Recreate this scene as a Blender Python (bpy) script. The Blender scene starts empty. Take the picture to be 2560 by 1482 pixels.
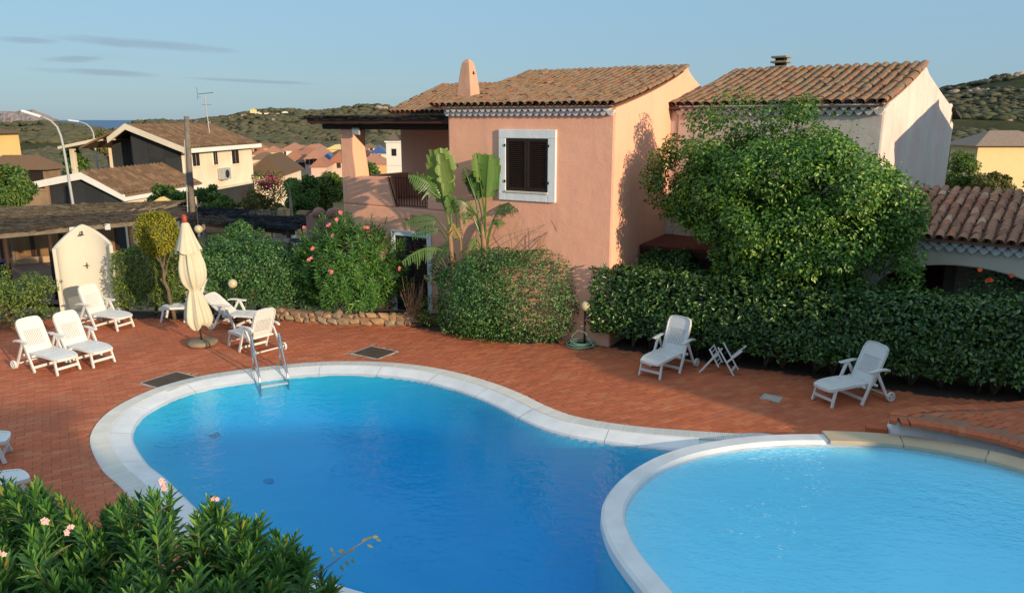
import bpy, bmesh, math, random
import numpy as np
from mathutils import Vector, Matrix, geometry
random.seed(7); RNG = np.random.default_rng(7)
R_ = math.radians
SC = bpy.context.scene
COL = SC.collection

# ---------------------------------------------------------------- camera, sky, sun, exposure
FPX = 1900.0; PITCH = math.atan(442 / 1900.0); EYE = 5.0
cam_d = bpy.data.cameras.new('camera'); cam = bpy.data.objects.new('camera', cam_d); COL.objects.link(cam)
cam_d.sensor_width = 36; cam_d.lens = 36 * FPX / 2560; cam_d.clip_start = 0.1; cam_d.clip_end = 90000
cam.location = (0, 0, EYE); cam.rotation_euler = (math.pi / 2 - PITCH, 0, 0); SC.camera = cam

SUN_EL = 11.5; SUN_AZ = 136.5        # azimuth clockwise from +Y
world = bpy.data.worlds.new('World'); SC.world = world; world.use_nodes = True
wn = world.node_tree; wn.nodes.clear()
w_out = wn.nodes.new('ShaderNodeOutputWorld'); w_bg = wn.nodes.new('ShaderNodeBackground')
sky = wn.nodes.new('ShaderNodeTexSky'); sky.sky_type = 'NISHITA'; sky.sun_disc = False
sky.sun_elevation = R_(SUN_EL); sky.sun_rotation = R_(SUN_AZ)
sky.air_density = 1.0; sky.dust_density = 0.6; sky.ozone_density = 3.0
w_bg.inputs['Strength'].default_value = 0.15
wn.links.new(w_bg.outputs[0], w_out.inputs[0])

sun_d = bpy.data.lights.new('sun', 'SUN'); sun = bpy.data.objects.new('sun', sun_d); COL.objects.link(sun)
sun_d.energy = 3.4; sun_d.angle = R_(0.55); sun_d.color = (1.0, 0.79, 0.53)
_a, _e = R_(SUN_AZ), R_(SUN_EL)
SUNV = Vector((math.sin(_a) * math.cos(_e), math.cos(_a) * math.cos(_e), math.sin(_e)))
sun.rotation_euler = SUNV.to_track_quat('Z', 'Y').to_euler()

vs = SC.view_settings; vs.view_transform = 'Standard'; vs.look = 'None'; vs.gamma = 1.0
vs.exposure = 0.72; vs.use_curve_mapping = False
cy = SC.cycles
cy.use_denoising = True; cy.max_bounces = 7; cy.diffuse_bounces = 3; cy.glossy_bounces = 4
cy.transmission_bounces = 5; cy.transparent_max_bounces = 12; cy.sample_clamp_indirect = 6.0

# thin evening clouds in the sky shader (direction space)
def N(tree, kind, **kw):
    n = tree.nodes.new(kind)
    for k, v in kw.items():
        if k in n.inputs: n.inputs[k].default_value = v
        else: setattr(n, k, v)
    return n
def LK(tree, a, b): tree.links.new(a, b)
tc = N(wn, 'ShaderNodeTexCoord')
sep = N(wn, 'ShaderNodeSeparateXYZ'); LK(wn, tc.outputs['Generated'], sep.inputs[0])
def WM(op, a, b=None, c=None):
    n = N(wn, 'ShaderNodeMath', operation=op)
    for i, x in enumerate((a, b, c)):
        if x is None: continue
        if isinstance(x, (int, float)): n.inputs[i].default_value = x
        else: LK(wn, x, n.inputs[i])
    return n.outputs[0]
elev = sep.outputs[2]
az = WM('ARCTAN2', sep.outputs[0], sep.outputs[1])
cmb = N(wn, 'ShaderNodeCombineXYZ'); LK(wn, WM('MULTIPLY', az, 9.0), cmb.inputs[0]); LK(wn, WM('MULTIPLY', WM('ADD', elev, WM('MULTIPLY', az, 0.055)), 80.0), cmb.inputs[1])
nz = N(wn, 'ShaderNodeTexNoise', Scale=1.0, Detail=6.0, Roughness=0.55); LK(wn, cmb.outputs[0], nz.inputs['Vector'])
mr = N(wn, 'ShaderNodeMapRange'); mr.inputs['From Min'].default_value = 0.6; mr.inputs['From Max'].default_value = 0.8
LK(wn, nz.outputs[0], mr.inputs['Value'])
band = N(wn, 'ShaderNodeMapRange', interpolation_type='SMOOTHSTEP'); LK(wn, elev, band.inputs['Value'])
band.inputs['From Min'].default_value = 0.15; band.inputs['From Max'].default_value = 0.07
azb = N(wn, 'ShaderNodeMapRange', interpolation_type='SMOOTHSTEP'); LK(wn, az, azb.inputs['Value'])
azb.inputs['From Min'].default_value = 0.1; azb.inputs['From Max'].default_value = -0.4; azb.inputs['To Min'].default_value = 0.1; azb.inputs['To Max'].default_value = 1.0
low = N(wn, 'ShaderNodeMapRange', interpolation_type='SMOOTHSTEP'); LK(wn, elev, low.inputs['Value'])
low.inputs['From Min'].default_value = 0.01; low.inputs['From Max'].default_value = 0.05
def cloud_spot(a0, e0, wa, we, tilt):
    da = WM('SUBTRACT', az, a0); de = WM('SUBTRACT', WM('SUBTRACT', elev, e0), WM('MULTIPLY', da, tilt))
    q = WM('ADD', WM('POWER', WM('ABSOLUTE', WM('DIVIDE', da, wa)), 2.0), WM('POWER', WM('ABSOLUTE', WM('DIVIDE', de, we)), 2.0))
    n2 = N(wn, 'ShaderNodeMath', operation='MULTIPLY_ADD'); LK(wn, nz.outputs[0], n2.inputs[0]); n2.inputs[1].default_value = 3.2; n2.inputs[2].default_value = -1.6
    return WM('SMOOTH_MIN', WM('MAXIMUM', WM('ADD', WM('SUBTRACT', 1.0, q), n2.outputs[0]), 0.0), 1.0, 0.3)
cl = WM('MULTIPLY', WM('MULTIPLY', mr.outputs[0], WM('MULTIPLY', band.outputs[0], low.outputs[0])), WM('MULTIPLY', azb.outputs[0], 0.3))
for sp in ((-0.425, 0.0822, 0.105, 0.0062, -0.045), (-0.545, 0.0822, 0.035, 0.004, 0.0), (-0.475, 0.0508, 0.07, 0.0042, -0.04), (-0.508, 0.064, 0.03, 0.0038, 0.05), (-0.32, 0.045, 0.09, 0.0025, -0.03)):
    cl = WM('MAXIMUM', cl, WM('MULTIPLY', cloud_spot(*sp), 0.55))
grad = N(wn, 'ShaderNodeValToRGB'); ge = grad.color_ramp.elements       # added sky ramp, alike all round, brightening upward to lift the shaded ground
for i_, (p_, c_) in enumerate([(0.0, (1.12, 1.72, 2.16)), (0.07, (1.12, 1.80, 2.34)), (0.26, (1.24, 2.10, 2.95)), (0.6, (2.4, 3.2, 3.9)), (1.0, (3.0, 3.8, 4.5))]):
    e_ = ge[i_] if i_ < 2 else ge.new(p_)
    e_.position = p_; e_.color = (*c_, 1)
LK(wn, elev, grad.inputs[0])
tint = N(wn, 'ShaderNodeMix', data_type='RGBA'); tint.inputs[0].default_value = 0.85
LK(wn, sky.outputs[0], tint.inputs[6]); LK(wn, grad.outputs[0], tint.inputs[7])
mixc = N(wn, 'ShaderNodeMix', data_type='RGBA'); LK(wn, cl, mixc.inputs[0]); LK(wn, tint.outputs[2], mixc.inputs[6])
mixc.inputs[7].default_value = (1.15, 1.50, 1.92, 1)
LK(wn, mixc.outputs[2], w_bg.inputs[0])

# ---------------------------------------------------------------- pixel helpers (photo px -> place)
CP, SP = math.cos(PITCH), math.sin(PITCH)
def ray(u, v):
    a = (u - 1280) / FPX; b = (741 - v) / FPX
    return Vector((a, CP + b * SP, -SP + b * CP))
def G(u, v, z=0.0):
    d = ray(u, v); return Vector((0, 0, EYE)) + d * ((z - EYE) / d.z)
def A(u, v, Y):
    d = ray(u, v); return Vector((0, 0, EYE)) + d * (Y / d.y)

# ---------------------------------------------------------------- object helpers
def tag(o, label=None, cat=None, group=None, kind=None):
    if label: o['label'] = label
    if cat: o['category'] = cat
    if group: o['group'] = group
    if kind: o['kind'] = kind
    return o
def thing(name, label, cat, loc=(0, 0, 0), rz=0.0, group=None):
    o = bpy.data.objects.new(name, None); COL.objects.link(o)
    o.location = loc; o.rotation_euler = (0, 0, rz); o.empty_display_size = 0.2
    return tag(o, label, cat, group)
def link(name, me, parent=None, mat=None):
    o = bpy.data.objects.new(name, me); COL.objects.link(o)
    if mat is not None and len(me.materials) == 0: me.materials.append(mat)
    if parent is not None: o.parent = parent
    return o
def copy_tree(o, parent=None):
    c = o.copy(); COL.objects.link(c); c.parent = parent
    for ch in list(o.children): copy_tree(ch, c)
    return c

class MB:
    def __init__(s): s.v = []; s.f = []
    def add(s, vs_, fs_):
        b = len(s.v); s.v += [tuple(p) for p in vs_]; s.f += [tuple(i + b for i in f) for f in fs_]; return s
    def box(s, x0, x1, y0, y1, z0, z1, M=None):
        vs_ = [Vector(p) for p in ((x0, y0, z0), (x1, y0, z0), (x1, y1, z0), (x0, y1, z0), (x0, y0, z1), (x1, y0, z1), (x1, y1, z1), (x0, y1, z1))]
        if M is not None: vs_ = [M @ p for p in vs_]
        return s.add(vs_, [(0, 3, 2, 1), (4, 5, 6, 7), (0, 1, 5, 4), (1, 2, 6, 5), (2, 3, 7, 6), (3, 0, 4, 7)])
    def beam(s, a, b, w, h, up=(0, 0, 1)):
        a, b = Vector(a), Vector(b); d = (b - a); L = d.length; d = d / L
        x = d.cross(Vector(up))
        if x.length < 1e-4: x = d.cross(Vector((1, 0, 0)))
        x.normalize(); y = x.cross(d)
        vs_ = []
        for t in (0, L):
            for i, j in ((-1, -1), (1, -1), (1, 1), (-1, 1)): vs_.append(a + d * t + x * (i * w / 2) + y * (j * h / 2))
        return s.add(vs_, [(0, 1, 2, 3), (7, 6, 5, 4), (0, 4, 5, 1), (1, 5, 6, 2), (2, 6, 7, 3), (3, 7, 4, 0)])
    def tube(s, pts, r, n=8, cap=True):
        pts = [Vector(p) for p in pts]; k = len(pts)
        rr = [r] * k if isinstance(r, (int, float)) else list(r)
        base = len(s.v); prev = None
        for i, p in enumerate(pts):
            d = (pts[min(i + 1, k - 1)] - pts[max(i - 1, 0)]).normalized()
            if prev is None:
                x = d.cross(Vector((0, 0, 1)))
                if x.length < 0.05: x = d.cross(Vector((1, 0, 0)))
            else: x = prev - d * prev.dot(d)
            x.normalize(); prev = x; y = d.cross(x)
            for j in range(n):
                a = 2 * math.pi * j / n; s.v.append(tuple(p + (x * math.cos(a) + y * math.sin(a)) * rr[i]))
        for i in range(k - 1):
            for j in range(n):
                a = base + i * n + j; b = base + i * n + (j + 1) % n
                s.f.append((a, b, b + n, a + n))
        if cap:
            s.f.append(tuple(base + j for j in reversed(range(n)))); s.f.append(tuple(base + (k - 1) * n + j for j in range(n)))
        return s
    def lathe(s, prof, n=16, c=(0, 0, 0), M=None):
        base = len(s.v)
        for r, z in prof:
            for j in range(n):
                a = 2 * math.pi * j / n; p = Vector((c[0] + r * math.cos(a), c[1] + r * math.sin(a), c[2] + z))
                s.v.append(tuple(M @ p if M is not None else p))
        for i in range(len(prof) - 1):
            for j in range(n):
                a = base + i * n + j; b = base + i * n + (j + 1) % n; s.f.append((a, b, b + n, a + n))
        s.f.append(tuple(base + j for j in reversed(range(n)))); s.f.append(tuple(base + (len(prof) - 1) * n + j for j in range(n)))
        return s
    def prism(s, poly, fn, t0, t1):
        n = len(poly); vs_ = [fn(p[0], p[1], t0) for p in poly] + [fn(p[0], p[1], t1) for p in poly]
        fs_ = [tuple(range(n)), tuple(range(2 * n - 1, n - 1, -1))] + [(i, i + n, (i + 1) % n + n, (i + 1) % n) for i in range(n)]
        return s.add(vs_, fs_)
    def mesh(s, name, mat=None, smooth=False, fix=True):
        me = bpy.data.meshes.new(name); me.from_pydata(s.v, [], s.f)
        if fix:
            bm = bmesh.new(); bm.from_mesh(me); bmesh.ops.recalc_face_normals(bm, faces=bm.faces); bm.to_mesh(me); bm.free()
        if smooth: me.polygons.foreach_set('use_smooth', [True] * len(me.polygons))
        if mat is not None: me.materials.append(mat)
        me.update(); return me
    def obj(s, name, mat, parent=None, smooth=False, bevel=0.0, fix=True, seg=2):
        o = link(name, s.mesh(name, mat, smooth, fix), parent)
        if bevel:
            m = o.modifiers.new('bevel', 'BEVEL'); m.width = bevel; m.segments = seg; m.limit_method = 'ANGLE'; m.angle_limit = R_(35)
        return o

def set_rnd(me, vals):
    at = me.attributes.new('rnd', 'FLOAT', 'FACE'); at.data.foreach_set('value', np.asarray(vals, dtype=np.float32))

def fill_mesh(name, outer, holes, z, mat):
    bm = bmesh.new(); es = []
    for loop in [outer] + holes:
        vs_ = [bm.verts.new((p[0], p[1], z)) for p in loop]
        es += [bm.edges.new((vs_[i], vs_[(i + 1) % len(vs_)])) for i in range(len(vs_))]
    bmesh.ops.triangle_fill(bm, use_beauty=True, use_dissolve=False, edges=es, normal=(0, 0, 1))
    bmesh.ops.recalc_face_normals(bm, faces=bm.faces)
    if bm.faces and sum(f.normal.z for f in bm.faces) < 0: bmesh.ops.reverse_faces(bm, faces=bm.faces)
    me = bpy.data.meshes.new(name); bm.to_mesh(me); bm.free(); me.materials.append(mat); return me

def spline(pts, n, closed=True):
    P = [np.array(p, float) for p in pts]; k = len(P); out = []
    segs = k if closed else k - 1
    for i in range(segs):
        if closed: a, b, c, d = P[i - 1], P[i], P[(i + 1) % k], P[(i + 2) % k]
        else: a, b, c, d = P[max(i - 1, 0)], P[i], P[i + 1], P[min(i + 2, k - 1)]
        for j in range(12):
            t = j / 12; out.append(0.5 * ((2 * b) + (c - a) * t + (2 * a - 5 * b + 4 * c - d) * t * t + (3 * b - a - 3 * c + d) * t ** 3))
    if not closed: out.append(P[-1])
    out = np.array(out); q = np.vstack([out, out[:1]]) if closed else out
    L = np.r_[0, np.cumsum(np.linalg.norm(np.diff(q, axis=0), axis=1))]
    t = np.linspace(0, L[-1], n + 1)[:n] if closed else np.linspace(0, L[-1], n)
    return np.c_[[np.interp(t, L, q[:, i]) for i in range(q.shape[1])]].T
def area2(p): return 0.5 * np.sum(p[:, 0] * np.roll(p[:, 1], -1) - np.roll(p[:, 0], -1) * p[:, 1])
def offset(p, d, closed=True):          # d > 0: to the left of travel
    if closed: t = np.roll(p, -1, 0) - np.roll(p, 1, 0)
    else: t = np.gradient(p, axis=0)
    t = t / np.linalg.norm(t, axis=1)[:, None]; nrm = np.c_[-t[:, 1], t[:, 0]]
    return p + nrm * d
def inside(poly, x, y):
    poly = np.asarray(poly); x = np.asarray(x, float); y = np.asarray(y, float); r = np.zeros(x.shape, bool)
    j = len(poly) - 1
    for i in range(len(poly)):
        xi, yi = poly[i][:2]; xj, yj = poly[j][:2]
        c = ((yi > y) != (yj > y)) & (x < (xj - xi) * (y - yi) / (yj - yi + 1e-12) + xi); r ^= c; j = i
    return r

# ---------------------------------------------------------------- materials
def base_mat(name):
    m = bpy.data.materials.new(name); m.use_nodes = True; t = m.node_tree; t.nodes.clear()
    o = N(t, 'ShaderNodeOutputMaterial'); b = N(t, 'ShaderNodeBsdfPrincipled'); LK(t, b.outputs[0], o.inputs[0]); return m, t, b, o
def rgba(c): return (c[0], c[1], c[2], 1)
def rnd_node(t, obj_random=True):
    at = N(t, 'ShaderNodeAttribute', attribute_name='rnd')
    if not obj_random: return at.outputs['Fac']
    oi = N(t, 'ShaderNodeObjectInfo'); ad = N(t, 'ShaderNodeMath', operation='ADD'); LK(t, at.outputs['Fac'], ad.inputs[0]); LK(t, oi.outputs['Random'], ad.inputs[1])
    fr = N(t, 'ShaderNodeMath', operation='FRACT'); LK(t, ad.outputs[0], fr.inputs[0]); return fr.outputs[0]
def ramp(t, fac, stops):
    r = N(t, 'ShaderNodeValToRGB'); e = r.color_ramp.elements
    while len(e) < len(stops): e.new(0.5)
    for i, (p, c) in enumerate(stops): e[i].position = p; e[i].color = rgba(c)
    LK(t, fac, r.inputs[0]); return r.outputs[0]
def noise(t, scale, detail=4.0, rough=0.55, coord='Object', stretch=None, off=0):
    tc_ = N(t, 'ShaderNodeTexCoord'); n = N(t, 'ShaderNodeTexNoise', Scale=scale, Detail=detail, Roughness=rough)
    src = tc_.outputs[coord] if coord != 'World' else N(t, 'ShaderNodeNewGeometry').outputs['Position']
    if stretch or off:
        mp = N(t, 'ShaderNodeMapping'); LK(t, src, mp.inputs[0]); src = mp.outputs[0]
        if stretch: mp.inputs['Scale'].default_value = stretch
        mp.inputs['Location'].default_value = (off, off * 1.7, off * 0.3)
    LK(t, src, n.inputs['Vector']); return n.outputs[0]
def mix(t, fac, a, b, blend='MIX'):
    m = N(t, 'ShaderNodeMix', data_type='RGBA', blend_type=blend)
    for i, x in ((0, fac), (6, a), (7, b)):
        if isinstance(x, (int, float)): m.inputs[i].default_value = x
        elif isinstance(x, tuple): m.inputs[i].default_value = rgba(x)
        else: LK(t, x, m.inputs[i])
    return m.outputs[2]
def mrange(t, v, a, b, c=0.0, d=1.0):
    n = N(t, 'ShaderNodeMapRange'); LK(t, v, n.inputs['Value'])
    for k, x in (('From Min', a), ('From Max', b), ('To Min', c), ('To Max', d)): n.inputs[k].default_value = x
    return n.outputs[0]
def bump(t, b, h, strength=0.3, dist=0.02):
    n = N(t, 'ShaderNodeBump', Strength=strength, Distance=dist); LK(t, h, n.inputs['Height']); LK(t, n.outputs[0], b.inputs['Normal'])
def simple(name, c1, c2=None, scale=3.0, rough=0.8, bscale=40.0, bstr=0.15, bdist=0.01, spec=0.3, metal=0.0, coord='Object', rnd=0.0, stretch=None, lo=0.3, hi=0.7):
    m, t, b, o = base_mat(name); c2 = c2 or tuple(x * 0.85 for x in c1)
    col = mix(t, mrange(t, noise(t, scale, coord=coord, stretch=stretch), lo, hi), c1, c2)
    if rnd:
        r = rnd_node(t); col = mix(t, 1.0, col, ramp(t, r, [(0, (1 - rnd,) * 3), (1, (1 + rnd * 0.0,) * 3)]), 'MULTIPLY')
    LK(t, col, b.inputs['Base Color']); b.inputs['Roughness'].default_value = rough; b.inputs['Specular IOR Level'].default_value = spec; b.inputs['Metallic'].default_value = metal
    if bstr: bump(t, b, noise(t, bscale, coord=coord, stretch=stretch), bstr, bdist)
    return m

def plaster(name, c1, c2, stain=None, samt=0.5, drip=0.0):
    m, t, b, o = base_mat(name)
    col = mix(t, mrange(t, noise(t, 0.9, 5), 0.35, 0.68), c1, c2)
    if stain: col = mix(t, mrange(t, noise(t, 0.55, 6, 0.65, off=4.0), 0.45, 0.7, 0, samt), col, stain)
    if drip: col = mix(t, mrange(t, noise(t, 1.0, 6, 0.7, stretch=(5, 5, 0.35), off=9), 0.5, 0.78, 0, drip), col, tuple(x * 0.55 for x in c2))
    col = mix(t, mrange(t, noise(t, 30, 3), 0.3, 0.8, 0, 0.16), col, tuple(x * 0.7 for x in c1))
    LK(t, col, b.inputs['Base Color']); b.inputs['Roughness'].default_value = 0.92; b.inputs['Specular IOR Level'].default_value = 0.15
    h = N(t, 'ShaderNodeMath', operation='ADD'); LK(t, noise(t, 3.0, 4), h.inputs[0])
    h2 = N(t, 'ShaderNodeMath', operation='MULTIPLY'); LK(t, noise(t, 26.0, 4), h2.inputs[0]); h2.inputs[1].default_value = 0.25; LK(t, h2.outputs[0], h.inputs[1])
    bump(t, b, h.outputs[0], 0.35, 0.04); return m

def leaf_mat(name, stops, rough=0.45, trans=0.25, spec=0.4, tcol=None):
    m, t, b, o = base_mat(name)
    col = ramp(t, rnd_node(t), stops)
    LK(t, col, b.inputs['Base Color']); b.inputs['Roughness'].default_value = rough; b.inputs['Specular IOR Level'].default_value = spec
    tr = N(t, 'ShaderNodeBsdfTranslucent'); tcn = mix(t, 1.0, col, tcol or (1.3, 1.5, 0.6), 'MULTIPLY'); LK(t, tcn, tr.inputs[0])
    ms = N(t, 'ShaderNodeMixShader'); ms.inputs[0].default_value = trans
    LK(t, b.outputs[0], ms.inputs[1]); LK(t, tr.outputs[0], ms.inputs[2]); LK(t, ms.outputs[0], o.inputs[0]); return m

def tile_mat(name, stops, lichen=(0.30, 0.25, 0.15), lamt=0.55, yellow=None):
    m, t, b, o = base_mat(name)
    col = ramp(t, rnd_node(t), stops)
    col = mix(t, mrange(t, noise(t, 5.5, 7, 0.75, coord='World'), 0.40, 0.62, 0, lamt), col, lichen)
    col = mix(t, mrange(t, noise(t, 20, 6, 0.75, coord='World'), 0.46, 0.66, 0, 0.75), col, (0.085, 0.07, 0.052))
    if yellow: col = mix(t, mrange(t, noise(t, 2.6, 6, 0.7, coord='World', off=3), 0.54, 0.68, 0, 0.75), col, yellow)
    LK(t, col, b.inputs['Base Color']); b.inputs['Roughness'].default_value = 0.93; b.inputs['Specular IOR Level'].default_value = 0.12
    bump(t, b, noise(t, 50, 4, coord='World'), 0.5, 0.012); return m

M = {}
M['pink'] = plaster('pink_plaster', (0.86, 0.445, 0.295), (0.82, 0.41, 0.272), (0.75, 0.35, 0.235), 0.5, 0.25)
M['oldpink'] = plaster('weathered_plaster', (0.66, 0.58, 0.51), (0.60, 0.52, 0.47), (0.64, 0.36, 0.33), 0.75, 0.40)
M['white_pl'] = plaster('white_plaster', (0.74, 0.72, 0.66), (0.66, 0.64, 0.60), None, 0, 0.12)
M['cream_pl'] = plaster('cream_plaster', (0.62, 0.55, 0.44), (0.55, 0.48, 0.38), (0.45, 0.38, 0.30), 0.35, 0.15)
M['shower'] = plaster('shower_plaster', (0.56, 0.525, 0.44), (0.535, 0.50, 0.42), None, 0, 0.0)
M['peach'] = plaster('peach_plaster', (0.80, 0.66, 0.50), (0.77, 0.59, 0.44), (0.62, 0.36, 0.24), 0.35, 0.12)
M['yellow'] = plaster('yellow_plaster', (0.72, 0.52, 0.21), (0.70, 0.49, 0.20))
M['rough_white'] = plaster('flaking_white_render', (0.80, 0.80, 0.79), (0.70, 0.70, 0.69), (0.38, 0.37, 0.35), 0.45, 0.35)
M['dark'] = simple('dark_interior', (0.012, 0.011, 0.010), rough=0.9)
M['shutter'] = simple('dark_brown_paint', (0.020, 0.012, 0.009), (0.028, 0.017, 0.012), 8, 0.5, 60, 0.1)
M['frame_white'] = plaster('window_surround_white', (0.70, 0.73, 0.72), (0.64, 0.67, 0.67))
M['wood_dark'] = simple('dark_wood', (0.045, 0.022, 0.014), (0.03, 0.014, 0.009), 5, 0.7, 30, 0.3, stretch=(1, 1, 8))
M['wood_grey'] = simple('grey_weathered_wood', (0.20, 0.165, 0.125), (0.12, 0.10, 0.08), 5, 0.85, 30, 0.4)
M['thatch'] = simple('dark_heather_thatch', (0.085, 0.074, 0.062), (0.045, 0.040, 0.036), 7, 0.95, 55, 0.9, 0.03, coord='World', rnd=0.25, stretch=(1, 1, 1))
M['thatch_black'] = simple('black_heather_thatch', (0.040, 0.042, 0.048), (0.022, 0.023, 0.028), 7, 0.95, 55, 0.9, 0.03, coord='World', rnd=0.25)
M['reed'] = simple('tan_reed', (0.30, 0.175, 0.075), (0.20, 0.11, 0.05), 1.6, 0.85, 30, 0.3, coord='World', rnd=0.28)
M['plastic'] = simple('white_resin', (0.64, 0.635, 0.62), (0.61, 0.605, 0.58), 4, 0.38, 90, 0.03, spec=0.45)
M['steel'] = simple('stainless_steel', (0.62, 0.61, 0.58), (0.5, 0.49, 0.46), 6, 0.22, 60, 0.02, metal=1.0)
M['iron'] = simple('dark_iron', (0.03, 0.028, 0.028), (0.02, 0.018, 0.018), 8, 0.55)
M['grey_metal'] = simple('grey_galvanised', (0.38, 0.39, 0.38), (0.30, 0.31, 0.31), 3, 0.5)
M['canvas'] = simple('cream_canvas', (0.57, 0.52, 0.39), (0.53, 0.48, 0.355), 3, 0.95, 120, 0.12, spec=0.1)
M['stone'] = simple('granite_stone', (0.36, 0.28, 0.19), (0.22, 0.165, 0.11), 5, 0.95, 30, 0.7, 0.02, coord='World', rnd=0.35)
M['stone_y'] = simple('ochre_stone', (0.46, 0.30, 0.16), (0.32, 0.20, 0.11), 4, 0.95, 28, 0.6, 0.02, coord='World', rnd=0.35)
M['coping'] = simple('beige_coping_stone', (0.55, 0.44, 0.30), (0.48, 0.38, 0.26), 2.5, 0.8, 60, 0.25, 0.006, coord='World', rnd=0.15)
M['mortar'] = simple('sandy_mortar', (0.30, 0.16, 0.10), (0.24, 0.12, 0.075), 6, 0.95, 60, 0.3, coord='World')
M['soil'] = simple('garden_soil', (0.09, 0.062, 0.042), (0.055, 0.040, 0.028), 2.0, 0.98, 20, 0.8, 0.03, coord='World')
M['dirt'] = simple('dusty_track', (0.38, 0.29, 0.20), (0.28, 0.21, 0.14), 0.6, 0.98, 12, 0.5, 0.03, coord='World')
M['bark'] = simple('grey_brown_bark', (0.17, 0.125, 0.085), (0.09, 0.065, 0.045), 9, 0.95, 30, 0.8, 0.01)
M['twig'] = simple('dry_twig', (0.32, 0.20, 0.11), (0.22, 0.13, 0.07), 9, 0.95, 30, 0.3)
M['globe'] = simple('cream_glass_globe', (0.50, 0.43, 0.26), (0.46, 0.40, 0.24), 2, 0.25, 30, 0.0, spec=0.5)
M['hose'] = simple('green_hose', (0.20, 0.36, 0.25), (0.17, 0.31, 0.22), 4, 0.45)
M['slab_grey'] = simple('grey_cover_slab', (0.42, 0.38, 0.33), (0.36, 0.32, 0.28), 6, 0.9, coord='World')
M['grate'] = simple('brown_grate', (0.085, 0.062, 0.045), (0.06, 0.045, 0.033), 6, 0.8, coord='World')
M['blue_plastic'] = simple('blue_plastic', (0.010, 0.016, 0.10), (0.008, 0.012, 0.08), 4, 0.4)
M['red_paint'] = simple('red_finial', (0.36, 0.06, 0.035), (0.30, 0.05, 0.03), 5, 0.5)
M['red_roof'] = simple('dark_red_sheet', (0.10, 0.026, 0.018), (0.075, 0.02, 0.014), 3, 0.8)
M['slate'] = simple('dark_insulation_board', (0.040, 0.042, 0.044), (0.030, 0.032, 0.034), 0.8, 0.8, 30, 0.1, rnd=0.3)
M['petal'] = simple('pink_petal', (0.72, 0.13, 0.15), (0.66, 0.20, 0.20), 10, 0.6, bstr=0, rnd=0.3)
M['petal_pale'] = simple('pale_pink_petal', (0.78, 0.50, 0.45), (0.74, 0.36, 0.34), 20, 0.6, bstr=0)
M['petal_orange'] = simple('orange_petal', (0.75, 0.09, 0.02), (0.7, 0.12, 0.02), 20, 0.6, bstr=0)
M['magenta'] = simple('magenta_bract', (0.45, 0.03, 0.12), (0.35, 0.02, 0.09), 20, 0.6, bstr=0, rnd=0.4)
M['tile'] = tile_mat('old_roof_tile', [(0, (0.240, 0.104, 0.052)), (0.35, (0.272, 0.132, 0.064)), (0.6, (0.320, 0.128, 0.056)), (0.8, (0.368, 0.104, 0.040)), (1.0, (0.288, 0.168, 0.096))], yellow=(0.288, 0.152, 0.036), lichen=(0.264, 0.216, 0.140), lamt=0.85)
M['tile_new'] = tile_mat('terracotta_roof_tile', [(0, (0.24, 0.105, 0.07)), (0.3, (0.36, 0.20, 0.13)), (0.55, (0.30, 0.13, 0.08)), (0.8, (0.42, 0.25, 0.16)), (0.92, (0.42, 0.15, 0.075)), (1.0, (0.52, 0.42, 0.31))], lamt=0.22, lichen=(0.22, 0.14, 0.10))
M['far_tile'] = tile_mat('brown_concrete_tile', [(0, (0.12, 0.068, 0.038)), (0.5, (0.17, 0.092, 0.05)), (1, (0.24, 0.145, 0.085))], lamt=0.25, lichen=(0.2, 0.15, 0.1))
M['pan'] = simple('shaded_pan_tile', (0.16, 0.075, 0.045), (0.10, 0.055, 0.035), 8, 0.95, 50, 0.4, coord='World')  # shade between the cover tiles put into a darker tile colour
M['cornice'] = plaster('white_cornice', (0.66, 0.64, 0.62), (0.58, 0.56, 0.55))

def brick_mat():
    m, t, b, o = base_mat('terracotta_paver')
    col = ramp(t, rnd_node(t), [(0, (0.385, 0.104, 0.048)), (0.3, (0.468, 0.130, 0.058)), (0.6, (0.426, 0.116, 0.053)), (0.85, (0.520, 0.151, 0.066)), (1.0, (0.468, 0.167, 0.078))])
    col = mix(t, mrange(t, noise(t, 0.5, 5, 0.6, coord='World'), 0.40, 0.70, 0, 0.45), col, (0.291, 0.097, 0.053))
    col = mix(t, mrange(t, noise(t, 1.1, 7, 0.7, coord='World', off=5), 0.55, 0.75, 0, 0.35), col, (0.499, 0.255, 0.156))
    col = mix(t, mrange(t, noise(t, 35, 4, 0.7, coord='World'), 0.55, 0.8, 0, 0.4), col, (0.229, 0.075, 0.039))
    LK(t, col, b.inputs['Base Color']); b.inputs['Roughness'].default_value = 0.82; b.inputs['Specular IOR Level'].default_value = 0.22
    bump(t, b, noise(t, 45, 4, coord='World'), 0.3, 0.006); return m
M['brick'] = brick_mat()

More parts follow.
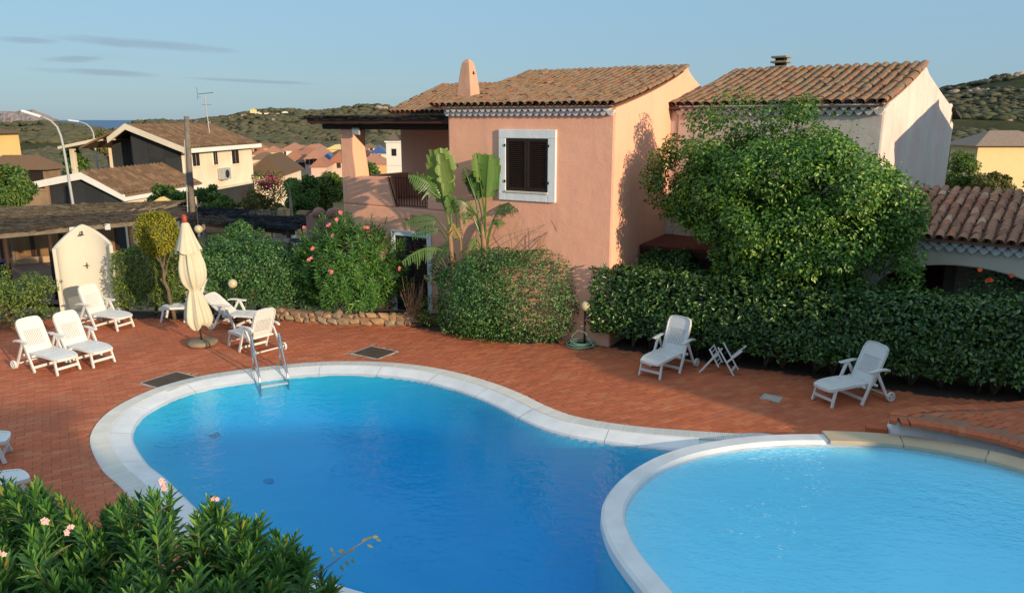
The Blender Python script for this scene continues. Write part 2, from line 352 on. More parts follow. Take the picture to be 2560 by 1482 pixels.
def water_mat(name, tint, wscale, bstr, dens):
    m, t, b, o = base_mat(name); t.nodes.remove(b)
    tr = N(t, 'ShaderNodeBsdfTransparent'); tr.inputs[0].default_value = rgba(tint)
    gl = N(t, 'ShaderNodeBsdfGlossy', Roughness=0.02); gl.inputs[0].default_value = (0.80, 0.92, 1, 1)
    geo = N(t, 'ShaderNodeNewGeometry')
    mp = N(t, 'ShaderNodeMapping'); LK(t, geo.outputs['Position'], mp.inputs[0]); mp.inputs['Scale'].default_value = (1.0, 1.35, 1); mp.inputs['Rotation'].default_value = (0, 0, 0.35)
    n1 = N(t, 'ShaderNodeTexNoise', Scale=wscale, Detail=3.0, Roughness=0.5); LK(t, mp.outputs[0], n1.inputs['Vector'])
    n2 = N(t, 'ShaderNodeTexNoise', Scale=wscale * 3.3, Detail=2.0, Roughness=0.5); LK(t, mp.outputs[0], n2.inputs['Vector'])
    n3 = N(t, 'ShaderNodeTexNoise', Scale=0.5, Detail=2.0); LK(t, geo.outputs['Position'], n3.inputs['Vector'])
    md = N(t, 'ShaderNodeMath', operation='MULTIPLY_ADD'); LK(t, n2.outputs[0], md.inputs[0]); md.inputs[1].default_value = 0.5; LK(t, n1.outputs[0], md.inputs[2])
    amp = N(t, 'ShaderNodeMath', operation='MULTIPLY'); LK(t, md.outputs[0], amp.inputs[0]); LK(t, mrange(t, n3.outputs[0], 0.35, 0.65, 0.45, 1.3), amp.inputs[1])
    bp = N(t, 'ShaderNodeBump', Strength=bstr, Distance=0.045); LK(t, amp.outputs[0], bp.inputs['Height'])
    LK(t, bp.outputs[0], gl.inputs['Normal'])
    # Schlick reflectance, alike on both sides of the surface (the light is not bent here, so none is trapped below)
    dt = N(t, 'ShaderNodeVectorMath', operation='DOT_PRODUCT'); LK(t, bp.outputs[0], dt.inputs[0]); LK(t, geo.outputs['Incoming'], dt.inputs[1])
    ab = N(t, 'ShaderNodeMath', operation='ABSOLUTE'); LK(t, dt.outputs['Value'], ab.inputs[0])
    om = N(t, 'ShaderNodeMath', operation='SUBTRACT', use_clamp=True); om.inputs[0].default_value = 1.0; LK(t, ab.outputs[0], om.inputs[1])
    pw5 = N(t, 'ShaderNodeMath', operation='POWER'); LK(t, om.outputs[0], pw5.inputs[0]); pw5.inputs[1].default_value = 5.0
    fac = N(t, 'ShaderNodeMath', operation='MULTIPLY_ADD'); LK(t, pw5.outputs[0], fac.inputs[0]); fac.inputs[1].default_value = 0.98; fac.inputs[2].default_value = 0.02
    ms = N(t, 'ShaderNodeMixShader'); LK(t, fac.outputs[0], ms.inputs[0]); LK(t, tr.outputs[0], ms.inputs[1]); LK(t, gl.outputs[0], ms.inputs[2])
    LK(t, ms.outputs[0], o.inputs[0])
    va = N(t, 'ShaderNodeVolumeAbsorption', Density=dens); va.inputs['Color'].default_value = (0.12, 0.80, 0.985, 1); LK(t, va.outputs[0], o.inputs['Volume']); return m
M['water'] = water_mat('pool_water', (1, 1, 1), 3.4, 0.30, 0.55)
M['water_shallow'] = water_mat('shallow_pool_water', (1, 1, 1), 4.5, 0.60, 0.55)
def pool_lining(name, c1, c2, cell):
    m, t, b, o = base_mat(name); geo = N(t, 'ShaderNodeNewGeometry')
    vo = N(t, 'ShaderNodeTexVoronoi', feature='SMOOTH_F1', Scale=cell); LK(t, geo.outputs['Position'], vo.inputs['Vector'])
    f = mrange(t, noise(t, 1.2, 5, 0.6, coord='World'), 0.3, 0.7)
    col = mix(t, f, c1, c2); LK(t, col, b.inputs['Base Color']); b.inputs['Roughness'].default_value = 0.6; return m
M['lining'] = pool_lining('blue_pool_lining', (0.020, 0.43, 0.61), (0.018, 0.395, 0.57), 3)
M['lining_pale'] = pool_lining('pale_blue_pool_lining', (0.30, 0.76, 0.90), (0.27, 0.72, 0.87), 3)
M['rim_white'] = simple('white_pool_margin', (0.72, 0.72, 0.72), (0.60, 0.60, 0.60), 2.6, 0.55, 30, 0.05, coord='World')
M['grating'] = simple('cream_overflow_grating', (0.68, 0.665, 0.62), (0.63, 0.615, 0.57), 3, 0.7, coord='World', rnd=0.12)

M['leaf_hedge'] = leaf_mat('hedge_leaf', [(0, (0.021, 0.055, 0.017)), (0.45, (0.037, 0.096, 0.021)), (0.8, (0.076, 0.165, 0.030)), (1, (0.165, 0.265, 0.058))], 0.32, 0.15, 0.55)
M['leaf_tree'] = leaf_mat('tree_leaf', [(0, (0.034, 0.095, 0.016)), (0.5, (0.086, 0.196, 0.024)), (0.85, (0.172, 0.313, 0.039)), (1, (0.281, 0.392, 0.062))], 0.36, 0.25, 0.5)
M['leaf_bush'] = leaf_mat('bush_leaf', [(0, (0.024, 0.079, 0.022)), (0.5, (0.047, 0.140, 0.034)), (0.85, (0.095, 0.216, 0.052)), (1, (0.190, 0.288, 0.092))], 0.42, 0.2, 0.45)
M['leaf_ole'] = leaf_mat('oleander_leaf', [(0, (0.030, 0.100, 0.025)), (0.5, (0.066, 0.170, 0.033)), (0.85, (0.121, 0.270, 0.045)), (1, (0.220, 0.360, 0.063))], 0.40, 0.25, 0.45)
M['leaf_yel'] = leaf_mat('yellow_green_leaf', [(0, (0.127, 0.127, 0.011)), (0.5, (0.253, 0.241, 0.021)), (1, (0.414, 0.368, 0.046))], 0.6, 0.3, 0.3)
M['leaf_lime'] = leaf_mat('light_green_leaf', [(0, (0.037, 0.081, 0.015)), (0.5, (0.106, 0.175, 0.030)), (1, (0.250, 0.288, 0.062))], 0.45, 0.3, 0.4)
M['leaf_strel'] = leaf_mat('strelitzia_leaf', [(0, (0.037, 0.094, 0.019)), (0.5, (0.094, 0.188, 0.037)), (1, (0.175, 0.250, 0.062))], 0.38, 0.3, 0.45)
M['leaf_dry'] = leaf_mat('yellowing_leaf', [(0, (0.22, 0.17, 0.035)), (0.5, (0.30, 0.24, 0.06)), (1, (0.36, 0.26, 0.10))], 0.6, 0.25, 0.3)
M['leaf_far'] = leaf_mat('distant_shrub_leaf', [(0, (0.030, 0.075, 0.018)), (0.5, (0.072, 0.143, 0.030)), (1, (0.150, 0.217, 0.053))], 0.6, 0.2, 0.25)
M['leaf_olive'] = leaf_mat('olive_brown_shrub_leaf', [(0, (0.065, 0.078, 0.023)), (0.5, (0.130, 0.130, 0.039)), (1, (0.260, 0.208, 0.065))], 0.6, 0.2, 0.25)
M['scrub'] = simple('hillside_scrub', (0.075, 0.078, 0.036), (0.115, 0.098, 0.056), 0.01, 0.98, 0.3, 0.0, coord='World', rnd=0.28)

# ================================================================ SETTING: terrain, hills, sea
SKY_U = [-900, -200, 0, 60, 100, 150, 225, 280, 330, 348, 400, 480, 530, 600, 640, 700, 760, 800, 860, 920, 960, 1010, 1100, 1500, 2000, 2280, 2340, 2440, 2500, 2560, 2800, 3400]
SKY_V = [284, 288, 292, 291, 289, 293, 304, 318, 309, 303, 295, 294, 287, 276, 272, 271, 274, 276, 270, 266, 268, 278, 292, 292, 270, 226, 214, 196, 181, 171, 140, 120]
RID_U = [-900, 280, 330, 420, 560, 1100, 1500, 2300, 3400]
RID_Y = [620, 620, 760, 900, 1150, 1150, 800, 640, 640]
def hash_noise(x, y, s):
    x = np.asarray(x) / s; y = np.asarray(y) / s
    return (np.sin(x * 1.7 + 1.3 * np.sin(y * 0.9 + 0.4)) + np.sin(y * 1.9 + 1.1 * np.sin(x * 1.3 + 2.0)) + 0.6 * np.sin(x * 3.7 + y * 2.9 + 1.0)) / 2.6
def sstep(t): t = np.clip(t, 0, 1); return t * t * (3 - 2 * t)
def terrain_z(x, y):
    x = np.asarray(x, float); y = np.asarray(y, float)
    u = 1280 + FPX * x / (y * CP + 1e-6)
    base = np.interp(y, [19.6, 22, 45, 130, 260, 4000], [-0.03, -0.75, -2.2, -8.5, -9.5, -60])
    base = base * np.clip(1.15 - np.clip((u - 1500) / 900, 0, 1) * 0.85, 0.15, 1) if True else base
    Y = np.interp(u, RID_U, RID_Y); v = np.interp(u, SKY_U, SKY_V)
    b = (741 - v) / FPX; zr = EYE + Y * (-SP + b * CP) / (CP + b * SP) - 5.0
    t = np.clip((y - 230) / (Y - 230), 0, None)
    up = base + (zr - base) * sstep(t) ** 1.15
    z = np.where(t <= 1, up, np.maximum(zr - (t - 1) * Y * 0.10, -75))
    amp = np.interp(y, [20, 130, 400, 1200], [0.0, 0.4, 4.0, 7.0]) * np.clip(1.25 - np.abs(t - 0.9), 0.15, 1)
    return z + amp * hash_noise(x, y, 95.0) * np.where(t > 0.93, 0.35, 1.0)
def build_terrain():
    azs = np.tan(np.radians(np.linspace(-56, 56, 300))); ys = np.r_[np.array([19.6, 20.4, 21.2, 22, 24, 27, 31]), np.geomspace(36, 2400, 84)]
    X = azs[None, :] * ys[:, None]; Y = np.repeat(ys[:, None], len(azs), 1); Z = terrain_z(X, Y)
    v = np.c_[X.ravel(), Y.ravel(), Z.ravel()]; n = len(azs); fs_ = []
    for i in range(len(ys) - 1):
        for j in range(n - 1): a = i * n + j; fs_.append((a, a + 1, a + n + 1, a + n))
    me = bpy.data.meshes.new('terrain'); me.from_pydata(v.tolist(), [], fs_); me.polygons.foreach_set('use_smooth', [True] * len(fs_))
    m, t, b, o = base_mat('scrubby_hillside'); geo = N(t, 'ShaderNodeNewGeometry'); sp = N(t, 'ShaderNodeSeparateXYZ'); LK(t, geo.outputs['Position'], sp.inputs[0])
    g = mix(t, mrange(t, noise(t, 0.02, 8, 0.7, coord='World'), 0.35, 0.65), (0.065, 0.068, 0.032), (0.11, 0.092, 0.056))
    g = mix(t, mrange(t, noise(t, 0.012, 6, 0.65, coord='World', off=30), 0.62, 0.70, 0, 0.75), g, (0.24, 0.17, 0.12))
    g = mix(t, mrange(t, noise(t, 0.16, 5, 0.7, coord='World'), 0.45, 0.6, 0, .7), g, (0.042, 0.048, 0.022))
    near = mix(t, mrange(t, noise(t, 0.25, 6, 0.65, coord='World'), 0.35, 0.65), (0.30, 0.22, 0.14), (0.11, 0.10, 0.045))
    col = mix(t, mrange(t, sp.outputs[1], 50, 150), near, g)
    LK(t, col, b.inputs['Base Color']); b.inputs['Roughness'].default_value = 1.0; b.inputs['Specular IOR Level'].default_value = 0.0
    bump(t, b, noise(t, 0.5, 6, 0.7, coord='World'), 0.8, 1.2)
    me.materials.append(m); tag(link('terrain', me), 'green scrub covered terrain rising to low hills', kind='structure')
build_terrain()
# near ground, sea, far range
ICO_V = None
def ico():
    bm = bmesh.new(); bmesh.ops.create_icosphere(bm, subdivisions=1, radius=1); v = np.array([x.co[:] for x in bm.verts]); f = np.array([[q.index for q in p.verts] for p in bm.faces]); bm.free(); return v, f
ICO_V, ICO_F = ico()
def blobs(name, C, S, mat, parent=None, jit=0.25):
    C = np.asarray(C, float); S = np.asarray(S, float); k = len(C)
    V = ICO_V[None] * (1 + RNG.uniform(-jit, jit, (k, len(ICO_V), 1))) * S[:, None, :] + C[:, None, :]
    Fc = (ICO_F[None] + (np.arange(k) * len(ICO_V))[:, None, None]).reshape(-1, 3)
    return tri_mesh(name, V.reshape(-1, 3), Fc, mat, parent, np.repeat(RNG.random(k), len(ICO_F)))
def tri_mesh(name, V, Fc, mat, parent=None, rnd=None):
    me = bpy.data.meshes.new(name); me.vertices.add(len(V)); me.vertices.foreach_set('co', np.ascontiguousarray(V, np.float32).ravel())
    n = len(Fc); me.loops.add(n * 3); me.loops.foreach_set('vertex_index', np.ascontiguousarray(Fc, np.int32).ravel())
    me.polygons.add(n); me.polygons.foreach_set('loop_start', np.arange(0, n * 3, 3, dtype=np.int32))
    if rnd is not None: set_rnd(me, rnd)
    me.materials.append(mat); me.update(calc_edges=True); return link(name, me, parent)
def build_scrub():
    k = 30000
    u = np.r_[RNG.uniform(-150, 1180, int(k * 0.8)), RNG.uniform(2180, 2720, k - int(k * 0.8))]
    y = np.exp(RNG.uniform(np.log(140), np.log(1250), k))
    x = (u - 1280) / FPX * y * CP
    Y = np.interp(u, RID_U, RID_Y); dens = hash_noise(x, y, 60) + 0.5 * hash_noise(x + 99, y, 23)
    field = (np.abs(x / y + 0.335) < 0.05) & (y > 290) & (y < 430)
    town = (y < 275) & (u > 560)
    ok = (y < Y * 1.02) & (dens > -0.45) & ~field & ~town
    x, y = x[ok], y[ok]; s = RNG.uniform(0.7, 2.4, len(x)) ** 1.1 * np.interp(y, [140, 900], [0.8, 1.5])
    z = terrain_z(x, y) + s * 0.25
    o = blobs('scrub_woodland', np.c_[x, y, z], np.c_[s * 1.5, s * 1.5, s * 0.62], M['scrub'], jit=.4)
    tag(o, 'dense green scrub and low trees covering the far hillsides', 'woodland', kind='stuff')
build_scrub()
def on_terrain(u, v):
    d = ray(u, v); lo, hi = 60.0, 1200.0
    for y in np.geomspace(60, 1200, 400):
        p = Vector((0, 0, EYE)) + d * (y / d.y)
        if p.z < float(terrain_z(p.x, p.y)): return p
    return None
def rocks():
    C_, S_ = [], []
    for (u0, v0, su, sv, n) in ((2446, 200, 26, 5, 40), (2386, 231, 14, 4, 18), (2450, 229, 30, 4, 26), (2537, 284, 26, 12, 60), (2507, 190, 16, 6, 22), (2550, 181, 20, 8, 30), (2370, 255, 18, 5, 14), (950, 272, 14, 2, 12), (700, 297, 30, 6, 16), (480, 312, 40, 6, 14)):
        for _ in range(n):
            p = on_terrain(RNG.normal(u0, su * .6), RNG.normal(v0, sv * .6))
            if p is None: continue
            C_.append((p.x, p.y, p.z)); r = RNG.uniform(.6, 2.4) * p.y / 600; S_.append((r * 1.4, r * 1.2, r * .9))
    o = blobs('rock_outcrops', C_, S_, simple('pale_granite', (.42, .31, .23), (.30, .22, .17), .2, 1.0, .5, .5, .3, 0.1, coord='World', rnd=.3)); tag(o, 'pale granite outcrops on the scrubby hillsides', 'rocks', kind='stuff')
rocks()
def flat_sheet(name, pts, mat, label, kind='structure'):
    me = bpy.data.meshes.new(name); me.from_pydata([tuple(p) for p in pts], [], [tuple(range(len(pts)))]); me.materials.append(mat)
    return tag(link(name, me), label, kind=kind)
m, t, b, o = base_mat('sea_water'); b.inputs['Base Color'].default_value = (0.010, 0.055, 0.14, 1); b.inputs['Roughness'].default_value = 0.45
bump(t, b, noise(t, 0.02, 4, coord='World'), 0.4, 2.0)
flat_sheet('sea', [(-60000, 1500, -62), (60000, 1500, -62), (60000, 75000, -62), (-60000, 75000, -62)], m, 'strip of dark blue sea on the horizon')
def far_range():
    us = np.linspace(-500, 150, 90); top = np.interp(us, [-500, -60, 0, 40, 62, 80, 95, 110, 125, 150], [268, 276, 278, 279, 276, 274, 279, 285, 291, 302]) + 1.3 * np.sin(us * 0.5) * np.sin(us * 0.17)
    vs_, fs_ = [], []
    rows = 7
    for i, (u, v) in enumerate(zip(us, top)):
        for r in range(rows):
            q = r / (rows - 1); p = A(u, v, 9000 + 900 * 1.0); p0 = Vector((p.x, 9900, p.z)); bot = Vector((p.x * 0.86, 8300, -75))
            w = p0.lerp(bot, q); w.z += 26 * math.sin(u * 0.21 + r * 2.1) * math.sin(math.pi * q) + 18 * math.sin(u * 0.6 + r * 1.1) * math.sin(math.pi * q); vs_.append(w)
    for i in range(len(us) - 1):
        for r in range(rows - 1): a = i * rows + r; fs_.append((a, a + 1, a + rows + 1, a + rows))
    me = MB().add(vs_, fs_).mesh('mountain', simple('hazy_granite_mountain', (0.42, 0.30, 0.27), (0.20, 0.19, 0.17), 0.004, 1.0, 0.01, 0.5, 30.0, 0.0, coord='World'))  # distance haze put into the rock colour as a paler tone
    tag(link('mountain', me), 'rocky mountain range painted hazy pale far beyond the bay', kind='structure')
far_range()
# dry field on the lower slope
def drape(name, poly_uv, mat, label, lift=0.5):
    # poly in (x/y, y) fan coordinates
    k0, k1, y0, y1 = poly_uv; vs_, fs_ = [], []; n = 24
    for i in range(9):
        for j in range(n):
            y = y0 + (y1 - y0) * i / 8; kk = k0 + (k1 - k0) * j / (n - 1); e = 6 * math.sin(j * 0.9) * (1 if i in (0, 8) else 0)
            x = kk * y; vs_.append((x, y + e, float(terrain_z(x, y + e)) + lift))
    for i in range(8):
        for j in range(n - 1): a = i * n + j; fs_.append((a, a + 1, a + n + 1, a + n))
    tag(link(name, MB().add(vs_, fs_).mesh(name, mat, True)), label, kind='structure')
drape('dry_field', (-0.385, -0.285, 290, 430), simple('dry_field_grass', (0.30, 0.185, 0.10), (0.22, 0.135, 0.07), 0.08, 1.0, 0.5, 0.6, 0.3, 0.0, coord='World', stretch=(1, 4, 1)), 'brown dry field on the slope above the village')

# ================================================================ POOLS
OUT = np.array([(-5.45, 9.72), (-5.96, 10.22), (-6.5, 10.92), (-6.82, 11.45), (-7.02, 12.05), (-7.08, 12.65), (-6.98, 13.26), (-6.73, 13.87), (-6.19, 14.47), (-5.35, 14.93), (-4.4, 15.28), (-3.53, 15.4), (-2.57, 15.31), (-1.68, 15.0), (-0.9, 14.5), (-0.23, 13.9), (0.23, 13.36), (0.6, 12.84), (1.0, 12.4), (1.51, 12.1), (2.17, 11.87), (2.82, 11.73), (3.58, 11.6), (4.3, 11.5),
                (4.6, 10.4), (4.3, 8.5), (3.6, 6.7), (2.0, 5.9), (0.2, 6.05), (-1.5, 6.72), (-2.95, 7.42), (-4.3, 8.5)])
OUT = spline(OUT, 260)
if area2(OUT) < 0: OUT = OUT[::-1]
IN1 = offset(OUT, 0.28); WL = offset(OUT, 0.58)
SHI = spline([(1.50, 9.12), (1.95, 9.95), (2.7, 10.62), (3.76, 11.04), (4.83, 11.15), (5.99, 11.02), (6.88, 10.6), (7.5, 10.0), (7.95, 9.0), (7.95, 7.6), (7.3, 6.2), (5.8, 5.2), (4.2, 5.0), (2.8, 5.55), (1.98, 6.7), (1.62, 7.6), (1.45, 8.35)], 200)
if area2(SHI) < 0: SHI = SHI[::-1]
SHO = offset(SHI, -0.30)
WATER_Z, SH_Z, RIM_Z = -0.055, 0.015, 0.075
in_sh = inside(SHO, OUT[:, 0], OUT[:, 1])
# arc of the main outline that is not under the paddling pool
st = [i for i in range(260) if in_sh[i - 1] and not in_sh[i]][0]
ARC = [(st + k) % 260 for k in range(260) if not in_sh[(st + k) % 260]]
# extend one step into the rim at either end so that the joint closes
ARC = [(ARC[0] - 2) % 260, (ARC[0] - 1) % 260] + ARC + [(ARC[-1] + 1) % 260, (ARC[-1] + 2) % 260]
def water_body(poly, z, zb, mat, parent):
    me = fill_mesh('water', poly, [], z, mat); n = len(poly); bm = bmesh.new(); bm.from_mesh(me)
    r = bmesh.ops.extrude_face_region(bm, geom=bm.faces[:]); 
    for e in r['geom']:
        if isinstance(e, bmesh.types.BMVert): e.co.z = zb
    bmesh.ops.recalc_face_normals(bm, faces=bm.faces); bm.to_mesh(me); bm.free(); return link('water', me, parent)
def strip(name, loops, idx, mat, parent, closed=False):
    vs_, fs_ = [], []; n = len(loops)
    for i in idx:
        for lp, z in loops: vs_.append((lp[i][0], lp[i][1], z))
    k = len(idx)
    for i in range(k if closed else k - 1):
        j = (i + 1) % k
        for q in range(n - 1): fs_.append((i * n + q, j * n + q, j * n + q + 1, i * n + q + 1))
    return MB().add(vs_, fs_).obj(name, mat, parent)
pool = thing('swimming_pool', 'kidney shaped blue swimming pool with white overflow edge', 'pool')
ARC_M = [i for i in ARC if not inside(offset(SHI, -0.12), *[np.array([q]) for q in offset(OUT, 0.76)[i]])[0]]
MLOOPS = [(IN1, 0.006), (offset(OUT, 0.305), 0.004), (offset(OUT, 0.53), -0.048), (WL, -0.062), (offset(OUT, 0.615), -0.09), (offset(OUT, 0.62), -0.24)]
def margin_slabs(step=11):
    runs = [ARC_M[i:i + step + 1] for i in range(0, len(ARC_M) - 1, step)]
    for r_ in runs:
        if len(r_) < 2: continue
        vs_, fs_ = [], []; n = len(MLOOPS); k = len(r_); dz = random.uniform(-.0012, .0012)
        for w, i in enumerate(r_):
            for lp, z in MLOOPS:
                p = lp[i]
                if w == 0: p = p + (lp[r_[1]] - p) * .035
                if w == k - 1: p = p + (lp[r_[-2]] - p) * .035
                vs_.append((p[0], p[1], z + dz))
        for i in range(k - 1):
            for q in range(n - 1): fs_.append((i * n + q, (i + 1) * n + q, (i + 1) * n + q + 1, i * n + q + 1))
        MB().add(vs_, fs_).obj('margin_slab', M['rim_white'], pool)
margin_slabs()
strip('margin_bed', [(lp, z - .006) for lp, z in MLOOPS[:4]], ARC_M, M['slab_grey'], pool)
gr = strip('grating_bed', [(OUT, -0.03), (OUT, 0.004), (IN1, 0.004), (IN1, -0.03)], ARC, M['grating'], pool)
def grating_bars():
    vs_, fs_ = [], []; mb = MB(); rn = []
    P0 = OUT; L = np.linalg.norm(np.diff(np.vstack([P0, P0[:1]]), axis=0), axis=1)
    for a in ARC[2:-2]:
        p, q = OUT[a], OUT[(a + 1) % 260]; pi_, qi = IN1[a], IN1[(a + 1) % 260]
        k = max(1, int(np.linalg.norm(q - p) / 0.028))
        for j in range(k):
            t0, t1 = (j + 0.16) / k, (j + 0.84) / k
            c = [p + (q - p) * t0, p + (q - p) * t1, pi_ + (qi - pi_) * t1, pi_ + (qi - pi_) * t0]
            e = 0.02
            c = [c[0] + (c[3] - c[0]) * e, c[1] + (c[2] - c[1]) * e, c[2] + (c[1] - c[2]) * e, c[3] + (c[0] - c[3]) * e]
            mb.add([(x[0], x[1], 0.004) for x in c] + [(x[0], x[1], 0.013) for x in c], [(4, 5, 6, 7), (0, 1, 5, 4), (1, 2, 6, 5), (2, 3, 7, 6), (3, 0, 4, 7)]); rn += [random.random()] * 5
    me = mb.mesh('grating_bars', M['grating'], fix=False); set_rnd(me, rn); o = link('grating_bars', me, pool); o['kind'] = 'stuff'
grating_bars()
core = offset(OUT, 0.60)
keep = ~inside(offset(SHO, 0.05), core[:, 0], core[:, 1])
arcs = [core[(st + k) % 260] for k in range(260) if keep[(st + k) % 260]]
e0, e1 = np.array(arcs[-1]), np.array(arcs[0])
SHW = offset(SHO, 0.05); i0 = int(np.argmin(np.linalg.norm(SHW - e0, axis=1))); i1 = int(np.argmin(np.linalg.norm(SHW - e1, axis=1)))
def ring_path(i, j):
    f = [SHW[(i + k) % 200] for k in range((j - i) % 200 + 1)]; bwd = [SHW[(i - k) % 200] for k in range((i - j) % 200 + 1)]
    return f, bwd
fpath, bpath = ring_path(i0, i1)
path = min((fpath, bpath), key=lambda p: abs(np.mean([q[0] for q in p]) - 1.3))
MAINPOLY = np.array(arcs + path[1:-1])
water_body(MAINPOLY, WATER_Z, -2.2, M['water'], pool)
def basin(name, inside_mask, edge, z0, depth, fall, mat, parent, step=0.1, wet=None, deep=0.0, ztop=-.02):
    """bowl shaped floor: falls away with distance from the water's edge"""
    lo, hi = edge.min(0) - .3, edge.max(0) + .3; xs = np.arange(lo[0], hi[0], step); ys = np.arange(lo[1], hi[1], step); X, Y = np.meshgrid(xs, ys); p = np.c_[X.ravel(), Y.ravel()]
    d = np.full(len(p), 9.0)
    fine = np.vstack([edge[:-1] + (edge[1:] - edge[:-1]) * q for q in np.arange(0, 1, .125)] + [edge[-1:]])
    fine = fine[np.r_[True, np.linalg.norm(np.diff(fine, axis=0), axis=1) < 99]]
    for e in fine: d = np.minimum(d, np.hypot(p[:, 0] - e[0], p[:, 1] - e[1]))
    d = np.where(inside(wet, p[:, 0], p[:, 1]), d, -d)
    dep = depth if not deep else depth * (1 + deep * sstep((p[:, 0] + 5.5) / 6.5))
    z = np.minimum(z0 - dep * (1 - np.exp(-d / fall)), ztop); ok = inside_mask(p[:, 0], p[:, 1]).reshape(X.shape); n = len(xs)
    cell = ok[:-1, :-1] & ok[1:, :-1] & ok[:-1, 1:] & ok[1:, 1:]; jj, ii = np.nonzero(cell); a = jj * n + ii
    F_ = np.vstack([np.c_[a, a + 1, a + n + 1], np.c_[a, a + n + 1, a + n]]); o = tri_mesh(name, np.c_[p, z], F_, mat, parent); o.data.polygons.foreach_set('use_smooth', [True] * len(F_)); return o
EDGE_M = offset(OUT, 0.62)[ARC_M]
basin('pool_floor', lambda x, y: inside(offset(OUT, 0.45), x, y) & ~inside(offset(SHI, -0.05), x, y), EDGE_M, -0.11, 0.95, 0.75, M['lining'], pool, wet=offset(OUT, 0.62), step=.07, deep=.75, ztop=-.078)
for q_ in ((-5.55, 13.2), (-4.2, 12.0)):
    zf = -0.11 - 0.95 * (1 + .75 * float(sstep((q_[0] + 5.5) / 6.5))) * (1 - math.exp(-min(math.hypot(q_[0] - e[0], q_[1] - e[1]) for e in EDGE_M) / .75)); MB().lathe([(.10, .0), (.10, .012), (.07, .016), (.02, .012)], 16, (q_[0], q_[1], zf)).obj('floor_inlet', simple('blue_inlet_cover', (.01, .26, .42)), pool)
# paddling pool
shp = thing('paddling_pool', 'round pale blue paddling pool with raised white rim', 'pool')
I200 = list(range(200))
strip('rim', [(offset(SHI, 0.04), -0.14), (SHI, RIM_Z - 0.03), (offset(SHI, -0.03), RIM_Z), (offset(SHI, -0.26), RIM_Z), (SHO, RIM_Z - 0.035), (offset(SHI, -0.31), -0.07)], I200, M['rim_white'], shp, True)
strip('outer_wall', [(offset(SHI, -0.305), -0.06), (offset(SHI, -0.34), -0.5), (offset(SHI, -0.40), -2.3)], I200, M['lining'], shp, True)
water_body(offset(SHI, 0.01), SH_Z, -0.6, M['water_shallow'], shp)
basin('pool_floor', lambda x, y: inside(offset(SHI, -0.2), x, y), np.vstack([offset(SHI, 0.03), offset(SHI, 0.03)[:1]]), -0.035, 0.33, 0.35, M['lining_pale'], shp, .05, wet=offset(SHI, 0.03))
# beige coping stones along the far right edge, higher than the rim
def coping():
    a0 = int(np.argmin(np.linalg.norm(SHI - np.array((4.98, 11.15)), axis=1))); a1 = int(np.argmin(np.linalg.norm(SHI - np.array((7.95, 7.6)), axis=1)))
    step = 1 if ((a1 - a0) % 200) < 100 else -1
    seq = []; i = a0
    while i != a1: seq.append(i); i = (i + step) % 200
    L = 0; start = 0; inn, out_ = offset(SHI, 0.05), offset(SHI, -0.345)
    for k in range(1, len(seq)):
        L += np.linalg.norm(SHI[seq[k]] - SHI[seq[k - 1]])
        if L > 1.08 or k == len(seq) - 1:
            ids = seq[start:k + 1]; mb = MB(); vs_ = []; n = len(ids); dz = random.uniform(-0.003, 0.003)
            for w, i in enumerate(ids):
                q = 0.006 if w == 0 else (-0.006 if w == n - 1 else 0)
                nx = SHI[ids[min(w + 1, n - 1)]] - SHI[ids[max(w - 1, 0)]]; nx = nx / np.linalg.norm(nx) * q
                for lp, z in ((inn, 0.03), (inn, 0.098), (out_, 0.105), (out_, -0.02)): vs_.append((lp[i][0] + nx[0], lp[i][1] + nx[1], z + dz))
            fs_ = []
            for w in range(n - 1):
                for q in range(4): fs_.append((w * 4 + q, (w + 1) * 4 + q, (w + 1) * 4 + (q + 1) % 4, w * 4 + (q + 1) % 4))
            fs_ += [(3, 2, 1, 0), tuple((n - 1) * 4 + q for q in range(4))]
            mb.add(vs_, fs_).obj('coping_stone', M['coping'], shp, bevel=0.012); start = k; L = 0
coping()

# ================================================================ DECK
DECK = np.array([(-16, 7), (-16, 18.6), (-12.2, 19.0), (-9.6, 18.95), (-7.6, 18.9), (-6.4, 18.75), (-5.4, 18.62), (-4.3, 18.35), (-2.6, 18.25), (-1.6, 17.6), (-0.6, 17.0), (0.2, 16.75), (1.2, 16.75), (2.0, 16.5), (3.6, 15.6), (5.6, 14.6), (7.2, 13.6), (8.2, 13.2), (10.5, 12.6), (13, 11), (13, 2), (-2, 2), (-10, 2), (-16, 4)])
UNION_HOLE = None
def union_outline():
    # outer outline of both pools: main arc + far side of the paddling pool
    a = [OUT[(st + k) % 260] for k in range(260) if not in_sh[(st + k) % 260]]
    e0, e1 = np.array(a[-1]), np.array(a[0]); i0 = int(np.argmin(np.linalg.norm(SHO - e0, axis=1))); i1 = int(np.argmin(np.linalg.norm(SHO - e1, axis=1)))
    f = [SHO[(i0 + k) % 200] for k in range((i1 - i0) % 200 + 1)]; bw = [SHO[(i0 - k) % 200] for k in range((i0 - i1) % 200 + 1)]
    p = max((f, bw), key=lambda q: np.mean([w[0] for w in q])); return np.array(a + p[1:-1])
UN = union_outline()
if area2(UN) < 0: UN = UN[::-1]
HOLE = offset(UN, 0.10)
gm = fill_mesh('ground', [(-70, -45), (70, -45), (70, 19.9), (-70, 19.9)], [HOLE], -0.03, M['soil']); tag(link('ground', gm), 'bare garden soil around the pool terrace', kind='structure')
deck = fill_mesh('paving', DECK, [offset(UN, 0.02)], -0.010, M['mortar']); deck = tag(link('paving', deck), 'terracotta brick paving round the pools', kind='structure')
